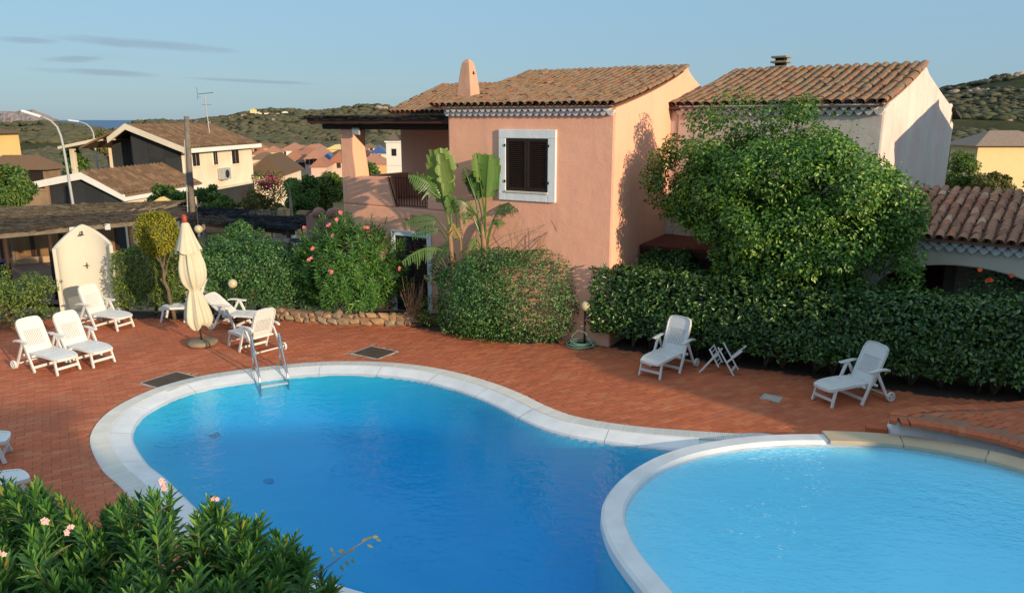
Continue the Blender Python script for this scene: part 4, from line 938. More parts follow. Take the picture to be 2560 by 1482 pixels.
MB().lathe([(.02, -.02), (.17, -.012), (.19, 0), (.17, .01), (.02, .02)], 14, M=Matrix.Rotation(math.pi / 2, 4, 'X')).obj('fan_disc', M['wood_grey'], t); MB().beam((0, 0, -.15), (.06, -.02, -.6), .02, .02).obj('handle', M['wood_grey'], t)
t = pinkthing('broom', 'thin broom leaning on the loggia back wall', 'broom', -6.0, 2.95, 2.73)
MB().tube([(0, 0, .25), (.12, .06, 1.6)], .012, 6).obj('handle', M['twig'], t); MB().box(-.12, .12, -.04, .04, 0, .27).obj('brush', M['wood_grey'], t)

# ================================================================ RIGHT HOUSE AND ITS NEIGHBOUR
TH2 = 38.0
def zr2(d): q = d / 3.6; return 5.33 + 0.90 * (0.82 * q + 0.18 * q * abs(q)) if d <= 3.6 else 6.23 - (d - 3.6) * 0.205
def gable_house(name, label, loc, th, zr, apex, depth, length, wall, tilem, nobj, ws, expo, back_s, rl=0.115, overhang=0.19):
    h = thing(name, label, 'house', loc, R_(-th)); za = zr(apex)
    MB().box(-length + .001, -0.008, 0.0, depth, -1.0, 5.14).obj('front_wall', wall, h, bevel=0.05)
    gp = [(0.02, -1.0), (0.02, 5.2)] + [(apex * i / 10, zr(apex * i / 10) - 0.05 + 0.05 * (i / 10) ** 4) for i in range(1, 10)] + [(apex, za + .06), (apex + .12, za + .05)]
    for i in range(1, 11):
        q = i / 10; gp.append((apex + .12 + (depth - apex - .12) * q, za + .02 - (za - 5.33) * (0.85 * q + 0.15 * q ** 0.4) + (0.10 if i == 10 else 0)))
    gp += [(depth + .1, 5.38), (depth + .08, 5.15), (depth, 5.0), (depth, -1.0)]
    MB().prism(gp, lambda a, b, t_: (t_, a, b), -0.279, 0.0).obj('gable_wall', wall, h, bevel=0.04)
    MB().prism(gp, lambda a, b, t_: (t_, a, b), -length - .25, -length).obj('gable_wall', wall, h, bevel=0.04)
    r = tiled_roof(h, 'roof', zr, -length - .1, -0.02, -overhang, apex, ws, expo, tilem, nobj, rl=rl)
    ridge_tiles(r, -length - .1, -.12, apex + .02, za + .02, tilem)
    MB().prism([(apex, za - .02), (depth, 5.3), (depth, 5.2), (apex, za - .12)], lambda a, b, t_: (t_, a, b), -length, -0.28).obj('roof_back', tilem, h)
    cornice(h, -length, -0.02, 0.0, 5.085, 0.2, 2)
    return h
right = gable_house('house', 'weathered off white house with orange lichened tile roof behind the tree', (7.85, 16.43, 0), TH2, zr2, 3.6, 8.05, 4.75, M['oldpink'], M['tile'], 290, 0.225, 0.33, 0)
# stacked chimney
def slab_chimney():
    mb = MB(); x, y = -3.65, 3.9
    mb.box(x - .17, x + .17, y - .17, y + .17, 6.1, 6.36).obj('chimney', M['cream_pl'], right, bevel=.01)
    c = right.children[-1]
    for i, (z, w) in enumerate(((6.37, .22), (6.50, .22), (6.63, .21))):
        MB().box(x - w, x + w, y - w, y + w, z, z + .055).obj('chimney_slab', simple('chimney_concrete', (0.30, 0.25, 0.16), (0.2, 0.17, 0.11), 6), c, bevel=.012)
        if i < 2: MB().box(x - .12, x + .12, y - .12, y + .12, z + .056, z + .129).obj('chimney_pier', M['dark'], c)
slab_chimney()
# rear buttress and thatched shade at the far corner of the right house
MB().prism([(8.1, 2.6), (8.1, 4.95), (8.3, 5.0), (8.75, 4.9), (8.6, 2.6)], lambda a, b, t_: (t_, a, b), -.28, -.02).obj('buttress', M['oldpink'], right, bevel=.05)
thatch_roof('porch_thatch', -2.0, 0.1, 8.0, 9.3, 5.25, 5.0, .1, right, M['thatch'], n=500); MB().box(-2, 0.0, 8.1, 8.2, 4.9, 5.2).obj('porch_beam', simple('porch_wood', (0.22, 0.11, 0.05)), right)
# neighbour whose gable throws its shadow on the right house (out of frame)
def zr3(d): q = d / 4.3; return 5.30 + 0.95 * q if d <= 4.3 else 6.25 - (d - 4.3) * 0.22
c3 = Vector((7.85, 16.43)) + Vector((0.788, -0.616)) * (4.4 + 5.2) + Vector((0.616, 0.788)) * 0.72
neigh = gable_house('house', 'whitewashed house beyond the arcade casting a gable shadow', (c3.x, c3.y, 0), TH2, zr3, 4.3, 8.4, 5.2, M['white_pl'], M['tile'], 0, 0.25, 0.36, 0)

# lean-to in dark red sheet against the pink gable
t = thing('lean_to', 'dark red sheet lean-to roof against the pink gable wall', 'lean-to', (2.2, 16.55, 0), R_(-TH1))
MB().prism([(1.6, 2.02), (4.9, 2.08), (4.9, 2.16), (1.6, 2.10)], lambda a, b, t_: (t_, a, b), 0.02, 2.6).obj('sheet_roof', M['red_roof'], t)
MB().box(0.0, 2.6, 4.92, 5.0, 2.05, 2.3).obj('flashing', M['red_roof'], t)
for x in (.15, 2.4): MB().box(x, x + .1, 1.7, 1.8, 0, 2.02).obj('post', M['wood_dark'], t)
MB().box(.02, 2.6, 1.62, 1.7, 1.9, 2.02).obj('beam', M['wood_dark'], t)

# ================================================================ ARCADE
arc = thing('arcade', 'white arched arcade with terracotta tile roof', 'arcade', (8.23, 15.4, 0), R_(-TH2))
def zra(d): return 2.74 + d * 0.262
def arch_wall():
    prof = [(-2.2, -0.3), (-.70, -0.3), (-.68, 1.45)]
    for i in range(1, 24):
        a = math.pi - math.pi * i / 24; prof.append((0.95 + 1.63 * math.cos(a), 1.45 + 0.71 * math.sin(a)))
    prof += [(2.58, 1.45), (2.60, -0.3), (3.5, -0.3), (3.5, 2.62), (-2.2, 2.62)]
    MB().prism(prof, lambda a, b, t_: (a, t_, b), 0.0, 0.32).obj('arch_wall', M['cream_pl'], arc, bevel=.03)
arch_wall()
ra = tiled_roof(arc, 'roof', zra, -1.15, 3.5, -0.25, 2.45, 0.205, 0.265, M['tile_new'], 170, rl=0.088, lift=.045)
MB().box(-.9, 3.5, 2.45, 2.75, 3.2, 3.42).obj('ridge_kerb', M['cream_pl'], arc, bevel=.02)
cornice(arc, -1.2, 3.5, 0.0, 2.44, 0.2, 2)
MB().box(-1.15, 3.5, 2.6, 2.75, -.3, 3.19).obj('rear_wall', M['cream_pl'], arc)
MB().box(.42, .62, 1.35, 1.55, -.3, 2.9).obj('inner_post', M['wood_grey'], arc)
MB().box(-1.1, .3, 2.5, 2.59, -.3, 2.1).obj('inner_door', simple('inner_door_red', (0.10, 0.03, 0.02)), arc)

# ================================================================ HOUSES BEHIND THE CAMERA THAT SHADE THE POOL
def plain_house(label, x0, x1, y0, y1, ze, zr_, wall, axis='x', rz=0.0, loc=(0, 0, 0)):
    h = thing('house', label, 'house', loc, rz)
    MB().box(x0, x1, y0, y1, -0.2, ze).obj('wall', wall, h)
    if axis == 'x':
        ym = (y0 + y1) / 2; MB().prism([(y0 - .3, ze), (ym, zr_), (y1 + .3, ze), (y1 + .3, ze - .1), (y0 - .3, ze - .1)], lambda a, b, t_: (t_, a, b), x0 - .2, x1 + .2).obj('roof', M['far_tile'], h)
    else:
        xm = (x0 + x1) / 2; MB().prism([(x0 - .3, ze), (xm, zr_), (x1 + .3, ze), (x1 + .3, ze - .1), (x0 - .3, ze - .1)], lambda a, b, t_: (a, t_, b), y0 - .2, y1 + .2).obj('roof', M['far_tile'], h)
    return h
plain_house('pink house behind the viewer with the balcony the view is taken from', -14, 2.0, -11.5, -3.2, 4.9, 6.2, M['pink'])
plain_house('tall pink house end behind the viewer shading the left of the paving', 4.6, 11.4, -17.5, -7.9, 5.72, 6.0, M['pink'])
plain_house('long low house behind the viewer shading the near half of the pool', 11.9, 36, -17, -9.6, 5.3, 6.75, M['oldpink'])
plain_house('added unseen cream house right of the terrace shading the arcade', 14.6, 22, 5.2, 12.6, 5.0, 6.0, M['cream_pl'])  # unseen house added to keep the sun off the arcade
plain_house('tall cream house beyond the terrace shading the right of the paving', 0, 9, 0, 16, 5.1, 6.6, M['cream_pl'], 'y', R_(-31), (19.4, -3.5, 0))

# ================================================================ LOUNGERS
def lounger(label, recline=68.0):
    t = thing('sun_lounger', label, 'sun lounger', group='white resin loungers round the pool'); pm = M['plastic']
    st = MB()      # seat: two slightly curved slatted fields inside a rim
    zs = lambda x: 0.345 + 0.028 * math.cos((x - 0.18) * 3.2) - 0.012 * max(0, (x - .5)) * 6
    xs = [-0.29 + 0.95 * i / 12 for i in range(13)]
    hw = lambda x: 0.262 if x < .35 else 0.262 - 0.055 * ((x - .35) / .31) ** 2
    for y0, y1 in ((-1, -0.80), (0.80, 1)):
        for i in range(12):
            a, b_ = xs[i], xs[i + 1]; za, zb = zs(a), zs(b_)
            vs_ = []
            for xx, zz in ((a, za), (b_, zb)): vs_ += [(xx, y0 * hw(xx), zz - .05 * (1 if True else 0)), (xx, y1 * hw(xx), zz - .05), (xx, y1 * hw(xx), zz + .008), (xx, y0 * hw(xx), zz + .008)]
            st.add(vs_, [(0, 1, 2, 3), (7, 6, 5, 4), (0, 4, 5, 1), (1, 5, 6, 2), (2, 6, 7, 3), (3, 7, 4, 0)])
    def plate(x0, x1, w0=-.80, w1=.80, th=.018, k=3):
        for i in range(k):
            a, b_ = x0 + (x1 - x0) * i / k, x0 + (x1 - x0) * (i + 1) / k; vs_ = []
            for xx in (a, b_): vs_ += [(xx, w0 * hw(xx), zs(xx) - th), (xx, w1 * hw(xx), zs(xx) - th), (xx, w1 * hw(xx), zs(xx)), (xx, w0 * hw(xx), zs(xx))]
            st.add(vs_, [(0, 1, 2, 3), (7, 6, 5, 4), (0, 4, 5, 1), (1, 5, 6, 2), (2, 6, 7, 3), (3, 7, 4, 0)])
    plate(-.29, -.20); plate(.14, .22); plate(.53, .655)
    for (a, b_) in ((-.20, .14), (.22, .53)):
        for i in range(9):
            c = -0.80 + 1.6 * (i + .5) / 9; plate(a, b_, c - .078, c + .078, .014, 3)
    # rounded nose
    nose = [(0.65, -hw(.65)), (0.675, -.165), (0.69, -.08), (.694, 0), (0.69, .08), (0.675, .165), (0.65, hw(.65))]
    st.prism(nose, lambda a, b, q: (a, b, q), zs(.66) - .05, zs(.66) + .006)
    st.obj('seat', pm, t, bevel=.004, seg=1)
    # backrest: local (y, q along)
    an = R_(recline); hx, hz = -0.285, 0.335
    F = lambda y, q, th: (hx - math.cos(an) * q - math.sin(an) * th, y, hz + math.sin(an) * q - math.cos(an) * th)
    bk = MB()
    def pan(poly, t0=0.0, t1=.022): bk.prism(poly, lambda a, b, q: F(a, b, q), t0, t1)
    w = .255
    pan([(-w, .0), (w, .0), (w + .004, .15), (-w - .004, .15)])
    top = [(w + .002, .475)] + [(w - .11 + .11 * math.cos(a), .635 + .105 * math.sin(a)) for a in [math.pi / 2 * i / 5 for i in range(6)]]
    top += [(0, .75)] + [(-p[0], p[1]) for p in reversed(top)]
    pan(top)
    for sgn in (-1, 1):
        pan([(sgn * w, .15), (sgn * (w + .002), .475), (sgn * .185, .475), (sgn * .185, .15)])
        pan([(sgn * (w - .018), .0), (sgn * (w + .006), .0), (sgn * (w + .008), .62), (sgn * (w - .018), .62)], -.018, .045)
    for i in range(11):
        c = -.168 + .0336 * i; pan([(c - .0128, .15), (c + .0128, .15), (c + .0128, .475), (c - .0128, .475)], .002, .018)
    # raised lip round the head end
    lip = top[1:-1]
    for i in range(len(lip) - 1):
        a, b_ = lip[i], lip[i + 1]; pan([a, b_, (b_[0] * .93, b_[1] - .018), (a[0] * .93, a[1] - .018)], -.016, .045)
    bk.obj('backrest', pm, t, bevel=.004, seg=1)
    for s in (-1, 1):
        y = s * .335
        arm = MB(); pts = [(-.56, .585), (-.48, .612), (-.36, .622), (-.22, .612), (-.10, .60), (-.05, .605)]
        for i in range(5):
            (a, za), (b_, zb) = pts[i], pts[i + 1]; wa = (.026, .034, .036, .034, .036, .028)[i]; wb = (.026, .034, .036, .034, .036, .028)[i + 1]; vs_ = []
            for xx, zz, ww in ((a, za, wa), (b_, zb, wb)): vs_ += [(xx, y - ww, zz - .018), (xx, y + ww, zz - .018), (xx, y + ww, zz + .018), (xx, y - ww, zz + .018)]
            arm.add(vs_, [(0, 1, 2, 3), (7, 6, 5, 4), (0, 4, 5, 1), (1, 5, 6, 2), (2, 6, 7, 3), (3, 7, 4, 0)])
        arm.obj('armrest', pm, t, bevel=.006, seg=1)
        MB().beam((-.235, y, .605), (.03, y, 0.0), .036, .062, (1, 0, 0)).obj('leg', pm, t, bevel=.006, seg=1)
        MB().beam((-.255, y, .60), (-.60, y, .02), .034, .055, (1, 0, 0)).obj('leg', pm, t, bevel=.006, seg=1)
        MB().beam((.54, s * .215, .33), (.625, s * .235, 0), .036, .055, (1, 0, 0)).obj('leg', pm, t, bevel=.006, seg=1)
        yw = s * .375; wb = MB(); Mw = Matrix.Translation((-.62, yw, .09)) @ Matrix.Rotation(math.pi / 2, 4, 'X')
        rim = [(.068, -.02), (.09, -.018), (.09, .018), (.068, .02)]
        n = 18
        for i in range(n):
            a0, a1 = 2 * math.pi * i / n, 2 * math.pi * (i + 1) / n; vs_ = []
            for a in (a0, a1): vs_ += [Mw @ Vector((r * math.cos(a), r * math.sin(a), z)) for r, z in rim]
            wb.add(vs_, [(0, 4, 5, 1), (1, 5, 6, 2), (2, 6, 7, 3), (3, 7, 4, 0)])
        for i in range(3):
            a = 2 * math.pi * i / 3 + .5; wb.beam(Mw @ Vector((0, 0, 0)), Mw @ Vector((.075 * math.cos(a), .075 * math.sin(a), 0)), .03, .03, (0, 1, 0))
        wb.lathe([(.022, -.024), (.022, .024)], 8, M=Mw); wb.obj('wheel', pm, t)
    MB().beam((.60, -.225, .13), (.60, .225, .13), .03, .05).obj('stretcher', pm, t); MB().beam((-.02, -.33, .10), (-.02, .33, .10), .03, .05).obj('stretcher', pm, t)
    MB().tube([(-.62, -.37, .09), (-.62, .37, .09)], .016, 8).obj('axle', pm, t)
    MB().beam((-.30, -.33, .33), (-.30, .33, .33), .04, .04).beam((-.02, -.33, .33), (-.02, -.25, .33), .03, .04).beam((-.02, .33, .33), (-.02, .25, .33), .03, .04).obj('crossbar', pm, t)
    return t
LDATA = [  # centre of the two feet, heading of the foot end (degrees), label, recline
    ((-8.98, 14.66), -28, 'white lounger at the pool end of the pair, cream in the sun', 66),
    ((-8.52, 15.15), -29, 'white lounger of the pair standing next to the shower side', 66),
    ((-9.45, 17.94), -22, 'white lounger with tall back in front of the white shower niche', 70),
    ((-8.92, 18.83), 188, 'white lounger half hidden behind the closed cream parasol', 72),
    ((-6.05, 18.0), -12, 'white lounger reclined low beside the globe lamp and hedge', 40),
    ((-6.28, 16.72), 141, 'white lounger with its back to the pool ladder', 66),
    ((2.735, 14.365), 229, 'white lounger by the hedge next to the folded chair', 70),
    ((5.595, 12.93), 202, 'white lounger in shade next to the grey cover slab and terrace', 66),
    ((-7.66, 10.70), 24, 'white lounger at the paving edge opposite the pool curve', 66),
    ((-6.62, 9.45), 48, 'white lounger partly hidden behind the flowering oleander', 66)]
protos = {}
for (fx, fy), hd, lab, rec in LDATA:
    if rec not in protos: protos[rec] = lounger(lab, rec); o = protos[rec]
    else: o = copy_tree(protos[rec])
    o['label'] = lab; a = R_(hd); o.location = (fx - .625 * math.cos(a), fy - .625 * math.sin(a), 0.003); o.rotation_euler = (0, 0, a)

# folded wooden-look chair
def folded_chair():
    e = Vector((0.65, -0.2, 0)).normalized(); n_ = Vector((0.2, 0.37, 0)); base = Vector((3.8, 14.68, 0))
    t = thing('folding_chair', 'small white folding chair standing half folded by the hedge', 'chair', (4.2, 14.7, 0)); o0 = Vector((4.2, 14.7, 0))
    P = lambda a, z, d: base + e * a + n_ * d + Vector((0, 0, z)) - o0
    for d in (0, 1):
        MB().beam(P(.0, .0, d), P(.33, .43, d), .03, .045, (0, 1, 0)).obj('leg', M['plastic'], t, bevel=.006, seg=1)
        MB().beam(P(.67, .0, d), P(.34, .56, d), .03, .05, (0, 1, 0)).obj('leg', M['plastic'], t, bevel=.006, seg=1)
        MB().beam(P(.52, .26, d), P(.80, .53, d), .03, .042, (0, 1, 0)).obj('arm', M['plastic'], t, bevel=.006, seg=1)
        MB().beam(P(.165, .50, d * .8 + .1), P(.36, .14, d * .8 + .1), .03, .05, (0, 1, 0)).obj('seat_rail', M['plastic'], t, bevel=.006, seg=1)
    sl = None
    for i in range(6):
        q = i / 5; a = .175 + .165 * q; z = .49 - .32 * q; MB().beam(P(a, z, .12), P(a, z, .9), .012, .05, (0.4, 0, 1)).obj('slat', M['plastic'], t)
    MB().beam(P(.62, .08, 0), P(.62, .08, 1), .03, .05).obj('stretcher', M['plastic'], t)
folded_chair()

# ================================================================ PARASOL
def parasol():
    t = thing('parasol', 'closed cream parasol tied at the waist on a round stone base', 'parasol', (-7.06, 16.62, 0))
    lean = lambda z: Vector((-0.045 * z, 0.0, 0))
    mb = MB(); pr = [(0.0, .0), (.27, .0), (.335, .03), (.34, .07), (.31, .105), (.2, .125), (.05, .13), (0.0, .13)]
    n = 22
    mb.lathe([(max(r, .005), z) for r, z in pr], n); mb.v = [(x * (1 + .05 * math.sin(3 * math.atan2(y, x))), y * (1 + .04 * math.cos(2 * math.atan2(y, x))), z) for x, y, z in mb.v]
    mb.obj('stone_base', M['stone'], t, smooth=True)
    MB().tube([lean(.1) + Vector((0, 0, .1)), lean(2.8) + Vector((0, 0, 2.8))], .021, 10).obj('pole', M['steel'], t, smooth=True)
    def cloth(name, prof, folds, amp, hem, k=72, seed=0.0, mat=None):
        m_ = MB(); rows = len(prof); vs_, fs_ = [], []
        for i, (r, z, am) in enumerate(prof):
            for j in range(k):
                a = 2 * math.pi * j / k; f = math.cos(folds * a + 1.1 * math.sin(2 * a + seed) + z * .9 + seed); g = math.cos((folds * 2 + 1) * a + z * 3 + seed)
                rr = r * (1 + am * (0.75 * f + 0.35 * g) + .06 * math.sin(a + z * 2 + seed)); zz = z
                if i == rows - 1: zz += hem * (math.sin(3 * a + 1.0 + seed) + .6 * math.sin(5 * a))
                if i == rows - 2: zz += hem * .5 * (math.sin(3 * a + 1.0 + seed) + .6 * math.sin(5 * a))
                p = lean(zz); rr *= 1.14; vs_.append((p.x + rr * math.cos(a), p.y + rr * math.sin(a) * .9, zz))
        for i in range(rows - 1):
            for j in range(k): fs_.append((i * k + j, i * k + (j + 1) % k, (i + 1) * k + (j + 1) % k, (i + 1) * k + j))
        return m_.add(vs_, fs_).obj(name, M['canvas'], t, smooth=True)
    cp = [(.05, 2.80, 0), (.075, 2.77, .03), (.11, 2.62, .06), (.145, 2.48, .09), (.185, 2.34, .12), (.22, 2.22, .14), (.235, 2.15, .15)]
    cloth('top_cover', cp, 5, .1, .035, seed=.6)
    bp = [(.10, 2.42, .05), (.165, 2.2, .16), (.185, 2.05, .2), (.225, 1.9, .17), (.245, 1.75, .14), (.24, 1.62, .15), (.215, 1.48, .17), (.165, 1.38, .18), (.115, 1.31, .12), (.11, 1.27, .10), (.125, 1.22, .14), (.155, 1.1, .2), (.19, .92, .22), (.225, .74, .22), (.245, .6, .2), (.215, .5, .2), (.17, .44, .2)]
    cloth('canopy', bp, 7, .2, .045, seed=2.2)
    p = lean(1.29); tie = MB(); pts = [(p.x + .118 * math.cos(a), .105 * math.sin(a), 1.29 + .01 * math.sin(2 * a)) for a in [2 * math.pi * i / 20 for i in range(21)]]
    tie.tube(pts, .012, 6); tie.tube([(p.x - .11, -.04, 1.29), (p.x - .17, -.06, 1.24), (p.x - .16, -.06, 1.15)], .008, 5).obj('tie_band', M['canvas'], t, smooth=True)
    p = lean(2.86); MB().lathe([(.03, 2.78), (.055, 2.80), (.055, 2.84), (.062, 2.87), (.055, 2.93), (.03, 2.97), (.006, 2.985)], 12, (p.x, 0, 0)).obj('finial', M['red_paint'], t, smooth=True)
parasol()

# ================================================================ SHOWER NICHE
def shower():
    t = thing('shower_niche', 'tall white curved outdoor shower niche with pointed top', 'shower', (-11.06, 19.35, 0), R_(24))
    n = 36; vs_, fs_ = [], []; rows = 8
    for i in range(n + 1):
        a = -math.pi / 2 + math.pi * i / n; s_ = math.sin(a); c_ = math.cos(a)
        x = .60 * s_; y = .46 * max(c_, 0) ** .75; q = abs(s_) ** 1.35
        h = 1.80 + .53 * (1 - q) ** .92
        xo = .69 * s_; yo = .56 * max(c_, 0) ** .75 if 0 < i < n else 0
        for xx, yy, sgn in ((x, y, 0), (xo, yo, 1)):
            for r in range(rows + 1):
                z = h * r / rows + (0.0 if sgn == 0 else 0.0); vs_.append((xx, yy, z))
    m_ = 2 * (rows + 1)
    for i in range(n):
        for r in range(rows):
            a = i * m_ + r; b_ = a + m_; fs_.append((a, b_, b_ + 1, a + 1)); a += rows + 1; b_ += rows + 1; fs_.append((b_, a, a + 1, b_ + 1))
        a = i * m_ + rows; fs_.append((a, a + m_, a + m_ + rows + 1, a + rows + 1))
    for i in (0, n):
        for r in range(rows): a = i * m_ + r; fs_.append((a, a + 1, a + rows + 2, a + rows + 1))
    MB().add(vs_, fs_).obj('niche_wall', M['shower'], t, smooth=False, bevel=.02)
    MB().tube([(0, .43, 2.12), (0, .30, 2.17), (0, .22, 2.12)], .014, 8).lathe([(.02, .0), (.05, -.03), (.055, -.04)], 12, (0, .22, 2.12)).obj('shower_head', M['iron'], t)
    MB().tube([(0, .44, 1.25), (0, .38, 1.25)], .02, 8).beam((-.07, .38, 1.25), (.07, .38, 1.25), .014, .014).beam((.02, .38, 1.17), (.02, .38, 1.33), .014, .014).obj('tap', M['iron'], t)
    MB().box(-.7, .7, -.35, .5, -.02, .02).obj('tray', M['white_pl'], t, bevel=.01)
shower()

# ================================================================ POOL LADDER
def ladder():
    t = thing('pool_ladder', 'stainless steel pool ladder with two curved handrails', 'ladder', (-4.95, 14.75, 0), R_(28)); st_ = M['steel']
    # local x along the pool edge, y towards the deck
    for s in (-1, 1):
        x = s * .27; pts = [(x, .22, 0)] + [(x, .22, z) for z in (.3, .55)] + [(x, .22 - .09 * (1 - math.cos(a)), .62 + .11 * math.sin(a)) for a in [math.pi * i / 10 for i in range(0, 9)]]
        pts += [(x, -.12, .42), (x, -.36, .16), (x, -.44, .04), (x, -.46, -.1), (x, -.46, -.9)]
        MB().tube(pts, .021, 10).obj('handrail', st_, t, smooth=True)
        MB().lathe([(.05, .012), (.045, .024), (.022, .03)], 12, (x, .22, 0)).obj('flange', st_, t)
        MB().tube([(x, .22, .13), (x, -.45, .02)], .012, 8).obj('brace', st_, t, smooth=True)
    for i in range(4): z = -.14 - .22 * i; MB().box(-.26, .26, -.50, -.42, z - .015, z + .015).obj('tread', M['plastic'], t)
ladder()

# ================================================================ GARDEN LAMPS
def globe_lamp(label, loc, h, r=.115):
    t = thing('garden_lamp', label, 'lamp', loc)
    MB().tube([(0, 0, 0), (0, 0, h - r * .9)], .028, 10).obj('post', M['iron'], t, smooth=True)
    MB().lathe([(.07, 0), (.07, .015), (.03, .03)], 12).obj('foot', M['iron'], t); MB().lathe([(.035, -r - .02), (.05, -r + .01), (.045, -r + .03)], 12, (0, 0, h)).obj('collar', M['iron'], t)
    MB().lathe([(max(.004, r * math.sin(a)), -r * math.cos(a)) for a in [math.pi * i / 14 for i in range(15)]], 20, (0, 0, h)).obj('globe', M['globe'], t, smooth=True)
globe_lamp('cream globe lamp on short dark post beside the coiled hose', (1.65, 16.6, 0), .92)
globe_lamp('cream globe lamp poking out of the dark hedge behind the loungers', (-7.0, 18.62, 0), 1.0)
def hose():
    pts = []
    for i in range(150):
        a = i * .27; r = .30 + .05 * math.sin(i * .17) - .0006 * i; pts.append((r * math.cos(a) + .03 * math.sin(i * .05), r * .9 * math.sin(a), .02 + .0006 * i + .012 * math.sin(i * .31)))
    pts += [(-.2, .1, .2), (-.05, .12, .34), (.1, .05, .3), (.22, -.1, .12), (.3, -.2, .02)]
    o = MB().tube([Vector(p) for p in pts], .012, 6).obj('garden_hose', M['hose'], None, smooth=True); o.location = (1.55, 16.5, 0.01)
    tag(o, 'coiled pale green garden hose at the foot of the lamp', 'hose')
hose()
for i, (x, y, a) in enumerate(((1.18, 16.78, .3), (1.42, 16.86, .1))):
    o = MB().box(-.12, .12, -.055, .055, 0, .06).obj('loose_brick', M['brick'], None, bevel=.006); o.location = (x, y, 0.0); o.rotation_euler = (0, 0, a)
    tag(o, ('loose orange brick by the pink wall, next to the bush' if i == 0 else 'loose orange brick by the pink wall, next to the lamp'), 'brick', 'loose bricks by the wall')
o = MB().box(-.16, .16, -.075, .075, 0, .15).obj('concrete_block', M['brick'], None, bevel=.012); o.location = (5.93, 11.55, 0); o.rotation_euler = (0, 0, -.3); tag(o, 'terracotta block beside the end of the terrace wall', 'block')

# ================================================================ LOW STONE WALL
def stone_wall():
    t = thing('stone_wall', 'low dry stone planting wall curving in front of the oleander', 'wall'); C = spline([(-6.35, 19.2), (-5.95, 18.95), (-5.3, 18.70), (-4.5, 18.52), (-3.6, 18.42), (-2.7, 18.38), (-2.3, 18.5)], 90, False)
    L = np.r_[0, np.cumsum(np.linalg.norm(np.diff(C, axis=0), axis=1))]; H_ = .30
    vs_, fs_ = [], []; n = len(C); f_, bk_ = offset(C, -.10, False), offset(C, .12, False)
    for i in range(n): vs_ += [(f_[i][0], f_[i][1], -.02), (f_[i][0], f_[i][1], H_ - .03), (bk_[i][0], bk_[i][1], H_ - .03), (bk_[i][0], bk_[i][1], -.02)]
    for i in range(n - 1):
        for k in range(4): fs_.append((i * 4 + k, (i + 1) * 4 + k, (i + 1) * 4 + (k + 1) % 4, i * 4 + (k + 1) % 4))
    MB().add(vs_, fs_ + [(3, 2, 1, 0), tuple((n - 1) * 4 + k for k in range(4))]).obj('wall_core', M['mortar'], t)
    for row in range(2):
        s = .05 * row; z0 = (0, .15)[row]; hh0 = (.17, .15)[row]
        while s < L[-1] - .1:
            w = random.uniform(.12, .36); hh = hh0 * random.uniform(.75, 1.15); sm = s + w / 2
            x = np.interp(sm, L, C[:, 0]); y = np.interp(sm, L, C[:, 1]); x2 = np.interp(sm + .05, L, C[:, 0]); y2 = np.interp(sm + .05, L, C[:, 1]); a = math.atan2(y2 - y, x2 - x)
            v = ICO_V * (1 + RNG.uniform(-.28, .28, (12, 1))); v = np.sign(v) * np.abs(v) ** .7 * np.array([w * .53, .12 if row < 1 else .17, hh * .56])
            mt = M['stone_y'] if random.random() < .55 else M['stone']
            o = MB().add(v, [tuple(f) for f in ICO_F]).obj('stone', mt, t); sh = .07 if row < 1 else .02
            o.location = (x + math.sin(a) * sh, y - math.cos(a) * sh, z0 + hh / 2 + random.uniform(-.015, .015)); o.rotation_euler = (random.gauss(0, .25), random.gauss(0, .2), a + random.gauss(0, .15))
            s += w * .9
stone_wall()

